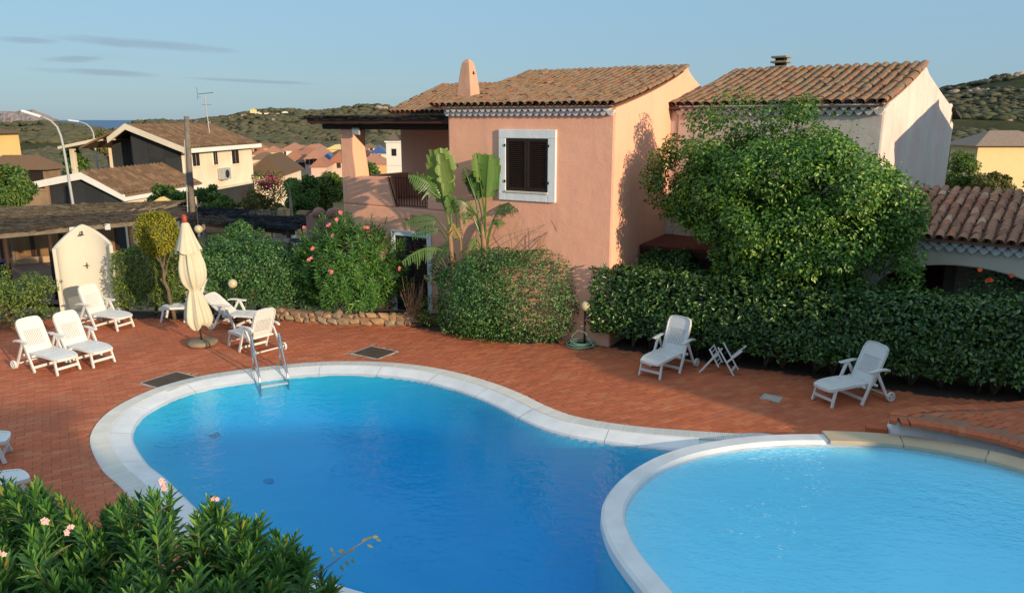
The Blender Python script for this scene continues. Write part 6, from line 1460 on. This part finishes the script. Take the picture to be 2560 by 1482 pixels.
t = thing('hanging_lamp', 'cream globe lamp hanging under the carport edge behind the parasol', 'lamp', A(496, 573, 20.2)); r = .11
MB().lathe([(max(.004, r * math.sin(a)), -r * math.cos(a)) for a in [math.pi * i / 12 for i in range(13)]], 18).obj('globe', M['globe'], t, smooth=True); MB().tube([(0, 0, .1), (0, 0, .55), (.12, .1, .72)], .015, 6).obj('bracket', M['iron'], t)
# things seen between the pergolas
t = thing('gate', 'small wooden slatted gate between ochre stone posts', 'gate', A(660, 548, 33)); zb = 0
for i in range(9): MB().box(-.62 + i * .145, -.52 + i * .145, -.02, .02, 0, .42 - .02 * abs(i - 4)).obj('slat', M['wood_grey'], t)
MB().box(-.65, .65, .02, .05, .08, .14).box(-.65, .65, .02, .05, .30, .36).obj('rail', M['wood_grey'], t)
for x in (.78, -.95): MB().lathe([(.2, -.6), (.2, .2), (.17, .42), (.08, .5)], 8, (x, 0, 0)).obj('stone_post', M['stone_y'], t)
MB().box(-3.4, -1.1, -.1, .1, -.6, .3).obj('side_wall', M['stone_y'], t, bevel=.04)
t = thing('metal_fence', 'dark grey metal fence panel behind the hedge and carport', 'fence', A(700, 640, 23.5))
MB().box(-.9, 1.0, -.02, .02, .42, .56).obj('top_rail', simple('slate_blue_paint', (0.05, 0.06, 0.085)), t); MB().box(-.95, -.75, -.06, .06, -1, .62).obj('post', simple('slate_blue_post', (0.045, 0.055, 0.075)), t)
for i in range(14): MB().box(-.7 + i * .12, -.675 + i * .12, -.01, .01, -.6, .42).obj('bar', M['iron'], t)
o = MB().box(-.3, .3, -.3, .3, -.6, .75).obj('white_block', M['white_pl'], None, bevel=.02); o.location = A(715, 600, 27); tag(o, 'plain white gate pier behind the carport roof', 'pier')
t = thing('wall', 'low dull pink wall capped with round dark tiles beside the loggia', 'wall', A(812, 545, 24.0), R_(-20))
MB().box(-.62, .75, -.12, .12, -1.6, .12).obj('wall_body', simple('dull_pink_plaster', (0.36, 0.19, 0.16), (0.30, 0.16, 0.135)), t)
for x in (-.2, .3): MB().lathe([(.005, .28), (.12, .25), (.2, .16), (.22, .0)], 14, (x, 0, .05)).obj('cap', simple('dull_pink_cap', (0.34, 0.17, 0.14)), t, smooth=True)
MB().prism([(-.2, .1), (.2, .1), (.1, .2), (-.1, .2)], lambda a, b, q: (q, a, b), -.95, -.55).obj('tile_cap', M['far_tile'], t)

# ================================================================ BACKGROUND HOUSES
def hit(h, u, v, axis, val):
    Mi = Matrix.LocRotScale(h.location, h.rotation_euler, None).inverted(); o_ = Mi @ Vector((0, 0, EYE)); d_ = Mi.to_3x3() @ ray(u, v); q = (val - o_[axis]) / d_[axis]; return o_ + d_ * q
def gable_prism(mb, x0, x1, xr, y0, y1, ze0, ze1, zr_, th): return mb
# house clad in dark boards
K = A(452, 372, 50); hs = thing('house', 'peach house with gable clad in dark insulation boards', 'house', (K.x, K.y, 0), R_(-6)); ze = K.z; gz = -2.9
rx, rz_ = -3.3, ze + 1.42
MB().box(-3.3, 0, 0.01, 10.4, gz, ze - .02).box(-5.9, -3.31, 1.37, 10.39, gz, ze - .03).obj('wall', M['peach'], hs)
MB().prism([(rx, ze - .02), (rx, rz_ - .12), (0, ze - .02)], lambda a, b, q: (a, q, b), .01, 10.4).obj('gable', M['peach'], hs)
MB().prism([(.5, ze - .10), (rx, rz_), (rx, rz_ + .12), (.5, ze + .02)], lambda a, b, q: (a, q, b), -.55, 10.9).obj('roof', M['far_tile'], hs)
MB().prism([(-6.6, ze - .02), (rx, rz_), (rx, rz_ + .12), (-6.6, ze + .1)], lambda a, b, q: (a, q, b), -.55, 10.9).obj('roof', M['far_tile'], hs)
bv, bf = arc_mesh(.14, .13, .42, .03, 4); tv = MB(); rn = []
sl = math.atan2(rz_ - ze, 3.3 + .5)
for i in range(11):
    for j in range(27):
        q = i / 11; x = .46 - q * (3.76); z = ze + .04 + q * (rz_ - ze + .02); Mx = Matrix.Translation((x, -.4 + j * .41, z)) @ Matrix.Rotation(math.pi / 2, 4, 'Z') @ Matrix.Rotation(sl, 4, 'X'); tv.add([Mx @ Vector(p) for p in bv], bf); rn += [random.random()] * len(bf)
me = tv.mesh('roof_tiles', M['far_tile'], fix=False); set_rnd(me, rn); o = link('roof_tiles', me, hs); o['kind'] = 'stuff'
MB().box(.45, .6, -.6, 10.95, ze - .28, ze - .0).obj('eave_board', M['white_pl'], hs)
for s_, xe, zz in ((1, .6, ze - .02), (-1, -4.6, ze + .62)):
    MB().prism([(xe, zz - .26), (rx, rz_ - .2), (rx, rz_ + .16), (xe, zz + .1)], lambda a, b, q: (a, q, b), -.62, -.50).obj('barge_board', M['cream_pl'], hs)
# boards
bx = [-3.3, -2.2, -1.1, 0.0]
for i in range(3):
    for j, (z0, z1) in enumerate(((ze - 2.55, ze - 1.55), (ze - 1.53, ze - .6), (ze - .58, ze + 1.6))):
        x0, x1 = bx[i] + .01, bx[i + 1] - .01; topf = lambda x: ze - .12 + (rz_ - ze) * (-x) / 3.3
        if j < 2: poly = [(x0, z0), (x1, z0), (x1, min(z1, topf(x1))), (x0, min(z1, topf(x0)))]
        else: poly = [(x0, min(z0, topf(x0) - .01)), (x1, min(z0, topf(x1) - .01)), (x1, topf(x1)), (x0, topf(x0))]
        if min(p[1] for p in poly[2:]) - max(p[1] for p in poly[:2]) < .02: continue
        MB().prism(poly, lambda a, b, q: (a, q, b), -.06, 0.0).obj('insulation_board', M['slate'], hs)
MB().prism([(-3.32, ze - 2.3), (-3.32, rz_ - .55), (-5.6, ze + .15), (-5.6, ze - 2.3)], lambda a, b, q: (a, q, b), 1.3, 1.36).obj('insulation_board', M['slate'], hs)
MB().box(-3.38, -3.32, 0, 1.35, ze - 2.5, rz_ - .3).obj('insulation_board', M['slate'], hs)
MB().box(-.02, .0, -.0, .0, 0, 0).mesh('x') if False else None
fx = MB()
for i in range(15): fx.box(-3.2 + i * .21, -3.14 + i * .21, -.075, -.06, ze - 1.7 - .35 * (i % 3), ze - 1.64 - .35 * (i % 3))
fx.obj('board_fixings', M['frame_white'], hs)
for (ua, va, ub, vb) in ((478, 378, 500, 414), (531, 375, 545, 411), (577, 371, 598, 408)):
    p, q = hit(hs, ua, va, 0, .02), hit(hs, ub, vb, 0, .02); w = MB().box(0.0, .03, p.y, q.y, q.z, p.z).obj('window', M['frame_white'], hs)
    ym = (p.y + q.y) / 2
    MB().box(.031, .06, p.y + .05, ym - .04, q.z, p.z).obj('shutter', M['shutter'], w); MB().box(.031, .06, ym + .04, q.y - .05, q.z, p.z).obj('shutter', M['shutter'], w); MB().box(0, .1, p.y - .1, q.y + .1, q.z - .1, q.z - .0).obj('sill', M['peach'], w)
p, q = hit(hs, 553, 422, 0, .3), hit(hs, 574, 447, 0, .3); ac = MB().box(.03, .45, p.y, q.y, q.z, p.z).obj('air_conditioner', M['grey_metal'], hs, bevel=.02); MB().lathe([(.3, 0), (.3, .02), (.05, .03)], 12, M=Matrix.Translation((.45, (p.y + q.y) / 2, (p.z + q.z) / 2)) @ Matrix.Rotation(math.pi / 2, 4, 'Y')).obj('fan_grille', M['iron'], ac)
MB().box(0, .12, 0, 10.4, ze - 3.0, ze - 2.85).obj('string_course', M['cream_pl'], hs); MB().box(0.0, .05, .3, 10.3, gz, ze - 3.0).obj('insulation_board', M['slate'], hs)
for y in (4.2, 8.2): MB().box(.051, .09, y, y + .9, gz, ze - 3.5).obj('ground_floor_door', M['wood_dark'], hs)
# porch on the left
MB().prism([(-5.2, ze + .5), (-8.3, ze - .05), (-8.3, ze + .12), (-5.2, ze + .72)], lambda a, b, q: (a, q, b), -.3, 4.5).obj('porch_roof', M['cream_pl'], hs); MB().box(-7.9, -7.6, .2, .5, ze - 2.4, ze - .05).obj('porch_pillar', M['cream_pl'], hs, bevel=.03); MB().box(-8, -3.4, .1, .35, ze - 3.3, ze - 2.35).obj('porch_parapet', M['white_pl'], hs)
# wing in front, lower gable
Kw = A(212, 437, 42); wz = Kw.z
wing = thing('house', 'low annexe with white barge boards and dark board gable', 'house', (Kw.x, Kw.y, 0), R_(-6))
pr_, plw = hit(wing, 312, 492, 1, 0), hit(wing, 82, 464, 1, 0)
body = [(plw.x, gz - .3), (plw.x, plw.z), (0, wz - .12), (pr_.x - .2, pr_.z - .1), (pr_.x - .2, gz - .3)]
MB().prism(body, lambda a, b, q: (a, q, b), .02, 8).obj('wall', M['peach'], wing)
nb = 5
for i in range(nb):
    xa, xb = plw.x + (pr_.x - .2 - plw.x) * i / nb + .01, plw.x + (pr_.x - .2 - plw.x) * (i + 1) / nb - .01; tz = lambda x: (plw.z + (wz - plw.z) * (x - plw.x) / (0 - plw.x) if x < 0 else wz + (pr_.z - wz) * x / pr_.x) - .2
    for z0, z1 in ((gz, -.6), (-.58, .35), (.37, 9)):
        za, zb_ = min(z1, tz(xa)), min(z1, tz(xb))
        if min(za, zb_) - z0 > .02: MB().prism([(xa, z0), (xb, z0), (xb, zb_), (xa, za)], lambda a, b, q: (a, q, b), -.04, .018).obj('insulation_board', M['slate'], wing)
fx = MB()
for i in range(26): x = plw.x + .2 + i * .19; fx.box(x, x + .055, -.055, -.041, -.75 + .45 * (i % 3), -.70 + .45 * (i % 3))
fx.obj('board_fixings', M['frame_white'], wing)
MB().prism([(0, wz), (pr_.x + .15, pr_.z), (pr_.x + .15, pr_.z + .12), (0, wz + .12)], lambda a, b, q: (a, q, b), -.3, 8.2).obj('roof', M['far_tile'], wing); MB().prism([(0, wz), (plw.x - .2, plw.z), (plw.x - .2, plw.z + .12), (0, wz + .12)], lambda a, b, q: (a, q, b), -.3, 8.2).obj('roof', M['far_tile'], wing)
sl = math.atan2(wz - pr_.z, pr_.x); tv = MB(); rn = []
for i in range(8):
    for j in range(20):
        q = i / 8; Mx = Matrix.Translation((pr_.x + .12 - q * pr_.x, -.25 + j * .41, pr_.z + .14 + q * (wz - pr_.z))) @ Matrix.Rotation(math.pi / 2, 4, 'Z') @ Matrix.Rotation(sl, 4, 'X'); tv.add([Mx @ Vector(p) for p in bv], bf); rn += [random.random()] * len(bf)
me = tv.mesh('roof_tiles', M['far_tile'], fix=False); set_rnd(me, rn); o = link('roof_tiles', me, wing); o['kind'] = 'stuff'
for xe, zz in ((pr_.x + .2, pr_.z), (plw.x - .2, plw.z)): MB().prism([(xe, zz - .22), (0, wz - .22), (0, wz + .16), (xe, zz + .14)], lambda a, b, q: (a, q, b), -.36, -.28).obj('barge_board', M['white_pl'], wing)
MB().box(pr_.x + .05, pr_.x + .18, -.3, 8.2, pr_.z - .22, pr_.z - .0).obj('eave_board', M['white_pl'], wing)
# antenna on the clad house
t = thing('antenna', 'thin television antenna mast on the dark tiled roof', 'antenna', A(523, 325, 54)); zt = (325 - 240) / 1900 * 54
MB().tube([(0, 0, -.2), (-.1, 0, zt)], .035, 6).obj('mast', M['grey_metal'], t); MB().beam((-.55, 0, zt - .02), (.5, 0, zt + .08), .035, .035).obj('boom', M['iron'], t); MB().beam((-.35, 0, zt - .72), (.3, 0, zt - .72), .02, .02).beam((-.6, 0, zt - .4), (-.6, 0, zt + .45), .015, .015).beam((-.5, -.3, zt - .2), (-.5, .3, zt - .2), .015, .015).obj('dipoles', M['iron'], t)

def far_house(label, u0, u1, ve, vb, D, depth, rise, wall, roof, rz=0.0, hip=True, wins=(), cat='house', name='house', overh=.35, group=None):
    pa, pb = A(u0, ve, D), A(u1, ve, D); zb = A(u0, vb, D).z; w = (pb.x - pa.x) / max(.3, math.cos(rz)) ; h = thing(name, label, cat, ((pa.x + pb.x) / 2, D, 0), rz, group)
    z1 = pa.z; MB().box(-w / 2, w / 2, 0, depth, zb - 1.5, z1).obj('wall', wall, h); o_ = overh
    x0, x1, y0, y1 = -w / 2 - o_, w / 2 + o_, -o_, depth + o_
    if hip:
        r = min(w, depth) / 2; ins = r if w > depth else r * .95
        if w >= depth: a, b_ = (x0 + r + o_, (y0 + y1) / 2), (x1 - r - o_, (y0 + y1) / 2)
        else: a, b_ = ((x0 + x1) / 2, y0 + r + o_), ((x0 + x1) / 2, y1 - r - o_)
        vs_ = [(x0, y0, z1), (x1, y0, z1), (x1, y1, z1), (x0, y1, z1), (a[0], a[1], z1 + rise), (b_[0], b_[1], z1 + rise)]
        fs_ = [(0, 1, 5, 4), (2, 3, 4, 5), (1, 2, 5), (3, 0, 4), (0, 3, 2, 1)] if w >= depth else [(0, 1, 4), (1, 2, 5, 4), (2, 3, 5), (3, 0, 4, 5), (0, 3, 2, 1)]
        MB().add(vs_, fs_).obj('roof', roof, h)
    else: MB().prism([(x0, z1), (0, z1 + rise), (x1, z1)], lambda a, b, q: (a, q, b), y0, y1).obj('roof', roof, h)
    for (fx_, fz, ww, hh) in wins:
        xx = -w / 2 + fx_ * w; zz = zb + fz * (z1 - zb); wdw = MB().box(xx - ww / 2, xx + ww / 2, -.03, .02, zz - hh / 2, zz + hh / 2).obj('window', M['shutter'], h); MB().box(xx - ww / 2 - .1, xx + ww / 2 + .1, -.08, .0, zz - hh / 2 - .12, zz - hh / 2 - .01).obj('sill', wall, wdw)
    return h
red = tile_mat('red_village_tile', [(0, (.36, .13, .08)), (.5, (.42, .17, .10)), (1, (.46, .21, .14))], lamt=.2); brn = M['far_tile']
cols = {'pinkv': simple('village_pink', (.70, .45, .36)), 'creamv': simple('village_cream', (.72, .60, .44)), 'whitev': simple('village_white', (.74, .71, .66)), 'yelv': simple('village_yellow', (.70, .54, .22)), 'orv': simple('village_orange', (.66, .38, .18)), 'blue': simple('solar_panel_blue', (.05, .09, .22), rough=.4)}
V = far_house
W2 = [(.3, .6, 1.0, 1.3), (.7, .6, 1.0, 1.3)]
V('small orange house at the edge of the dry field', 618, 648, 372, 384, 255, 9, 1.6, cols['orv'], red, wins=W2)
V('yellow village house with red roof left of the white one', 660, 702, 381, 398, 235, 9, 1.8, cols['yelv'], red, .2, wins=[(.25, .5, 1, 1.4), (.75, .55, 1, 1.4)])
V('long white village house with red hipped roof', 698, 768, 377, 394, 245, 10, 2.4, cols['whitev'], red, .15, wins=[(.2, .6, 1, 1.3), (.5, .6, 1, 1.3), (.8, .6, 1, 1.3)])
V('grey brown roofed low house under the yellow one', 622, 672, 399, 412, 190, 9, 1.6, cols['creamv'], brn, 0)
V('brown roofed low house between red roofs', 676, 706, 400, 412, 195, 8, 1.5, cols['whitev'], brn, .1)
V('cream village house with roof terrace and red roof', 704, 762, 401, 424, 175, 10, 2.2, cols['creamv'], red, .12, wins=[(.2, .55, 1, 1.4), (.55, .55, .9, 1.3), (.85, .4, 1.6, 1.6)])
V('pale pink two storey village house with four windows', 762, 803, 398, 421, 172, 9, 1.9, cols['pinkv'], red, .05, wins=[(.15, .7, .8, 1.2), (.4, .7, .8, 1.2), (.65, .7, .8, 1.2), (.88, .7, .8, 1.2)])
V('red roofed house behind the pale pink one', 770, 826, 389, 400, 200, 10, 2.0, cols['whitev'], red, 0)
V('tall yellow village house beside the loggia pillar', 816, 852, 374, 392, 205, 9, 1.2, cols['yelv'], cols['yelv'], 0, wins=[(.2, .5, .8, 1)])
V('house with blue solar roof below the yellow house', 800, 832, 404, 414, 160, 8, 1.6, cols['creamv'], cols['blue'], .1)
V('pink gabled house near the big shrubs', 823, 870, 407, 424, 150, 9, 2.0, cols['pinkv'], red, .2, False, wins=[(.5, .6, .8, 1.0)])
V('long low house with bright red roof and orange end wall', 628, 712, 415, 428, 150, 8, 2.0, cols['orv'], red, .05)
V('white gabled shed below the bright red roof', 682, 722, 427, 440, 120, 7, 1.7, cols['whitev'], brn, .1, False)
V('brown tiled wing adjoining the clad house', 622, 704, 439, 470, 62, 8, 1.6, M['peach'], brn, .08)
V('brown roofed villa seen through the loggia', 905, 938, 371, 382, 260, 9, 1.6, cols['whitev'], brn, .1, wins=W2)
V('red roofed house seen through the loggia left side', 884, 925, 389, 402, 190, 9, 1.9, cols['pinkv'], red, .1, wins=W2)
V('cream house with blue solar roof seen through the loggia', 926, 966, 384, 402, 185, 9, 1.7, cols['creamv'], cols['blue'], .1, wins=[(.5, .5, 1.2, 1.2)])
V('wide red roof house in front of the bell tower', 888, 968, 411, 422, 150, 9, 1.9, cols['orv'], red, .05)
V('pink house with red roof low left of the loggia', 778, 815, 418, 432, 140, 9, 1.6, cols['pinkv'], red, .1)
for i in range(18):
    u = RNG.uniform(622, 868) if i < 13 else RNG.uniform(884, 962); D = RNG.uniform(185, 275); z_ = float(terrain_z((u - 1280) / FPX * CP * D, D)) + 4.6; v_ = 741 - FPX * ((D * SP + (z_ - EYE) * CP) / (D * CP - (z_ - EYE) * SP)); w_ = RNG.uniform(9, 16) * FPX / D / 2
    V('small pale village house with red tiled roof in the cluster below the hills', u - w_ / 2, u + w_ / 2, v_, v_ + 4.5 * FPX / D, D, RNG.uniform(7, 10), RNG.uniform(1.2, 2.0), cols[('creamv', 'whitev', 'pinkv')[i % 3]], red, RNG.uniform(-.1, .4), bool(i % 4), wins=[(.3, .6, .9, 1.2), (.7, .6, .9, 1.2)], group='small village houses with red roofs')
# bell tower
p0, p1 = A(965, 356, 110), A(1003, 356, 110); zb = A(965, 436, 110).z; t = thing('bell_tower', 'white square bell tower with dark pointed spire', 'tower', ((p0.x + p1.x) / 2, 110, 0), .12); w = (p1.x - p0.x) / 2
MB().box(-w, w, 0, 2 * w, zb - 3, p0.z).obj('wall', simple('pale_grey_render', (.62, .60, .54), (.56, .54, .49)), t); MB().box(-w - .2, w + .2, -.2, 2 * w + .2, p0.z, p0.z + .15).obj('cornice', cols['whitev'], t)
zt = A(985, 327, 110).z; MB().add([(-w * .8, .2, p0.z + .15), (w * .8, .2, p0.z + .15), (w * .8, 2 * w - .2, p0.z + .15), (-w * .8, 2 * w - .2, p0.z + .15), (0, w, zt)], [(0, 1, 4), (1, 2, 4), (2, 3, 4), (3, 0, 4), (3, 2, 1, 0)]).obj('spire', simple('spire_brown', (.12, .09, .08)), t)
MB().box(-.35, .35, -.02, .1, p0.z - 1.9, p0.z - .9).obj('bell_opening', M['dark'], t); MB().box(-w - .02, w + .02, -.03, .0, p0.z - 3.3, p0.z - 3.2).obj('string_course', cols['pinkv'], t)
# hillside villas
for i, (u, v, c_, lab) in enumerate(((632, 276, 'yelv', 'yellow villa topping the far ridge'), (610, 289, 'whitev', 'white villa low on the ridge end'), (645, 284, 'creamv', 'cream villa just under the yellow ridge villa'), (668, 284, 'whitev', 'small white villa high on the ridge slope'), (628, 296, 'whitev', 'white villa on the left of the hillside row'), (655, 297, 'orv', 'orange villa in the hillside row'), (686, 293, 'whitev', 'white villa near the middle of the hillside row'), (703, 291, 'creamv', 'cream villa at the right of the hillside row'), (712, 282, 'whitev', 'white villa on the upper right ridge'), (580, 295, 'whitev', 'cluster end villa left on the ridge shoulder'), (341, 305, 'whitev', 'lone white villa beside the strip of sea'))):
    far_house(lab, u - 7, u + 8, v - 1, v + 4, 860 if u < 400 else 960, 7, 1.6, cols[c_], red if i % 2 else cols[c_], .2)
# left edge houses
h = V('yellow plastered house at the left edge', -210, -88, 337, 470, 46, 5, .55, M['yellow'], M['far_tile'], 0, overh=.35)
h = V('old brown stone outbuilding with tiled roof below the yellow house', -40, 112, 424, 480, 42, 1.4, .75, simple('old_brown_wall', (.30, .20, .12), (.20, .13, .08), 1.2), M['far_tile'], 0, wins=[(.84, .55, .8, .95)])
# right edge house
h = V('pale yellow house with grey tiled hip roof right of the arcade', 2446, 2640, 365, 470, 42, 2.6, .8, simple('pale_yellow_wall', (.74, .55, .28), (.70, .51, .26)), tile_mat('grey_brown_tile', [(0, (.20, .14, .11)), (1, (.30, .21, .17))], lamt=.3), 0.0)

# ================================================================ STREET LAMPS AND POLE
def street_lamp(label, pts, D, head=None, r=.055):
    P = [A(u, v, D) for u, v in pts]; t = thing('street_lamp', label, 'street lamp', (P[0].x, D, 0)); o_ = Vector((P[0].x, D, 0))
    P = [Vector((P[0].x, D, -2.6))] + P
    MB().tube([p - o_ for p in P], [r * 1.3] + [r * (1.15 - .55 * i / len(P)) for i in range(1, len(P))], 8).obj('post', M['grey_metal'], t, smooth=True)
    a = P[-1] - o_; d = (P[-1] - P[-2]).normalized() if head is None else Vector(head); MB().beam(a - d * .05, a + d * .75, .18, .1).obj('lamp_head', M['frame_white'], t, bevel=.03)
street_lamp('tall curved grey street lamp behind the long pergola', [(182, 508), (174, 460), (166, 410), (158, 365), (152, 340), (143, 318), (128, 303), (112, 295), (99, 291)], 33)
street_lamp('curved street lamp with pale head beyond the clad house', [(236, 350), (233, 332), (227, 320), (215, 310), (203, 306), (196, 304)], 58, (-.98, 0, .12))
t = thing('utility_pole', 'weathered grey wooden utility pole in front of the clad house', 'pole'); a, b_ = A(482, 575, 29), A(466, 291, 29); MB().tube([a + Vector((.03, 0, -.8)), a.lerp(b_, .5), b_], [.13, .11, .09], 10).obj('pole', M['wood_grey'], t, smooth=True); MB().tube([a + Vector((-.12, -.1, 0)), b_.lerp(a, .2) + Vector((-.1, -.05, 0))], .02, 6).obj('conduit', M['grey_metal'], t)
t = thing('toy_house', 'small yellow wooden toy house above the pergola roof', 'toy', A(407, 512, 29)); MB().box(-.2, .2, -.15, .15, -.9, .16).obj('walls', M['yellow'], t); MB().prism([(-.26, .15), (0, .30), (.26, .15)], lambda a, b, q: (a, q, b), -.18, .18).obj('roof', M['yellow'], t); MB().box(-.1, -.03, -.16, -.14, -.02, .12).box(.05, .12, -.16, -.14, -.02, .12).obj('windows', M['dark'], t)

# ================================================================ BACKGROUND TREES AND SHRUBS
def far_shrub(label, u0, u1, vt, vb, D, mat, k=5000, leaf=.16, name='shrub', cat='shrub', depth=.8, seed=0, trunk=True, ncl=26):
    a, b_ = A(u0, vt, D), A(u1, vb, D); c = ((a.x + b_.x) / 2, D, (a.z + b_.z) / 2); r = ((b_.x - a.x) / 2, (b_.x - a.x) / 2 * depth, (a.z - b_.z) / 2); t = thing(name, label, cat); cr = min(r[0], r[2]) * .36
    P, Nn, cs = clumps(c, (r[0] * .86, r[1] * .86, r[2] * .86), ncl, cr, k // ncl, shell=.55); leaf_cloud('crown', P, Nn, leaf, leaf * .5, mat, t, .9, .1)
    zb = float(terrain_z(c[0], D)); limbs('trunk', (c[0], D, zb - .2), [tuple(q) for q in cs[::5]], max(.05, r[0] * .06), t, trunk_top=(c[0], D, max(zb + .3, b_.z + .2)))
far_shrub('dense green tree at the left edge above the pergola', -70, 84, 392, 535, 30, M['leaf_far'], 9000, .17, 'tree', 'tree')
far_shrub('dark green bushy tree between the outbuilding and the clad house', 148, 226, 372, 455, 52, M['leaf_far'], 6000, .22, 'tree', 'tree')
far_shrub('light green tree crown behind the porch of the clad house', 205, 330, 318, 400, 74, M['leaf_olive'], 6000, .3, 'tree', 'tree')
far_shrub('green bush in front of the low annexe', 350, 478, 462, 530, 36, M['leaf_far'], 6000, .15)
far_shrub('bright green bush right of the utility pole', 488, 600, 486, 540, 34, M['leaf_lime'], 5000, .13)
far_shrub('yellowish dry bush at the corner of the clad house', 588, 646, 478, 550, 34, M['leaf_olive'], 4500, .11)
far_shrub('dark shrub under the clad house wall', 470, 560, 462, 510, 38, M['leaf_far'], 4000, .14)
far_shrub('feathery bright green shrub left of the loggia', 700, 800, 428, 548, 36, M['leaf_far'], 9000, .15)
far_shrub('olive green shrub touching the loggia pillar', 780, 866, 420, 545, 38, M['leaf_lime'], 7000, .15)
far_shrub('round green treetop below the loggia opening', 872, 955, 402, 470, 50, M['leaf_far'], 5000, .2, 'tree', 'tree')
far_shrub('small grey green bush behind the wooden gate', 672, 712, 508, 550, 35, M['leaf_olive'], 2200, .10)
far_shrub('low green weeds behind the carport', 560, 640, 552, 600, 24, M['leaf_bush'], 2500, .09)
far_shrub('reddish green shrub with a pink flower behind the arcade roof', 2395, 2600, 428, 520, 30, M['leaf_olive'], 7000, .13)
far_shrub('upright green shrub beside the white buttress', 2372, 2440, 372, 500, 31, M['leaf_lime'], 4500, .12)
far_shrub('dark green tree behind the arcade on the hill side', 2380, 2470, 340, 430, 70, M['leaf_far'], 3500, .3, 'tree', 'tree')
t = thing('bougainvillea', 'dark bougainvillea with magenta flowers beside the clad house', 'shrub'); P, Nn, cs = clumps(tuple(A(672, 478, 41)), (1.1, .7, .9), 20, .4, 150); leaf_cloud('foliage', P, Nn, .13, .07, M['leaf_olive'], t); P, Nn, cs = clumps(tuple(A(675, 458, 40.4)), (.8, .4, .35), 9, .2, 40); leaf_cloud('bracts', P, Nn, .10, .08, M['magenta'], t); limbs('stems', (A(672, 478, 41).x, 41, -2.4), [tuple(A(672, 478, 41))], .08, t)
# yucca
t = thing('yucca', 'spiky light green yucca on a pale trunk in front of the feathery shrub', 'plant'); c = A(724, 474, 33); rs = random.Random(3); MB().tube([(c.x + .15, 33, -1.9), (c.x + .02, 33, c.z - 1.0), (c.x, 33, c.z)], [.1, .07, .06], 7).obj('trunk', M['stone'], t, smooth=True)
me = MB(); LVy = lance_mesh(1, .07, 4, .2, .2); me = bpy.data.meshes.new('leaf'); me.from_pydata(LVy[0].tolist(), [], LVy[1]); me.materials.append(M['leaf_lime'])
for k in range(70):
    dv = Vector((rs.gauss(0, 1), rs.gauss(0, .8), rs.gauss(.35, .7))).normalized(); cc = c if k < 50 else A(736, 492, 33); s_ = dv.cross(Vector((0, 0, 1))).normalized(); n_ = s_.cross(dv); o = link('leaf', me, t); o.matrix_local = leaf_matrix(cc, dv, s_, n_, rs.uniform(.4, .62))
# orange flowers seen under the arch
t = thing('trumpet_vine', 'dark leafy plant with orange flowers under the arch', 'plant'); P, Nn, cs = clumps((9.6, 14.75, 1.5), (.7, .35, .7), 22, .25, 90); leaf_cloud('foliage', P, Nn, .075, .035, M['leaf_bush'], t); limbs('stems', (9.6, 14.8, 0), [tuple(c_) for c_ in cs[::4]], .02, t)
for i, (u, v) in enumerate(((2448, 673), (2470, 702), (2525, 687))): blossom('blossom', A(u, v, 14.25), .045, M['petal_orange'], t, 5, 70 + i)
far_shrub('dark shrub growing in the gap beside the lean-to', 1590, 1760, 620, 690, 17.3, M['leaf_bush'], 3500, .08)

# ================================================================ FALLEN LEAVES
def litter():
    n = 520; P = []
    H_ = spline([(1.9, 16.35), (3.4, 15.5), (5.2, 14.55), (7.1, 13.45), (8.4, 13.0)], 60, False); L_ = spline([(-10, 18.7), (-7, 18.6), (-5, 18.2), (-2.4, 17.9), (0, 16.6)], 60, False)
    for i in range(n):
        c = H_[RNG.integers(60)] if i < 330 else L_[RNG.integers(60)]; r = abs(RNG.normal(0, .28)) if i % 9 else RNG.uniform(0, 3.0); P.append((c[0] - r * .5 + RNG.normal(0, .1), c[1] - r * .85, .012))
    P = np.array(P); ok = inside(DECK, P[:, 0], P[:, 1]) & ~inside(UN, P[:, 0], P[:, 1]); P = P[ok]
    o = leaf_cloud('fallen_leaves', P, np.tile([0, 0, 1.0], (len(P), 1)), .06, .03, M['leaf_dry'], None, .25, 0.0, .1, along=0); tag(o, 'dry fallen leaves scattered on the brick paving by the hedges', 'leaves', kind='stuff')
litter()
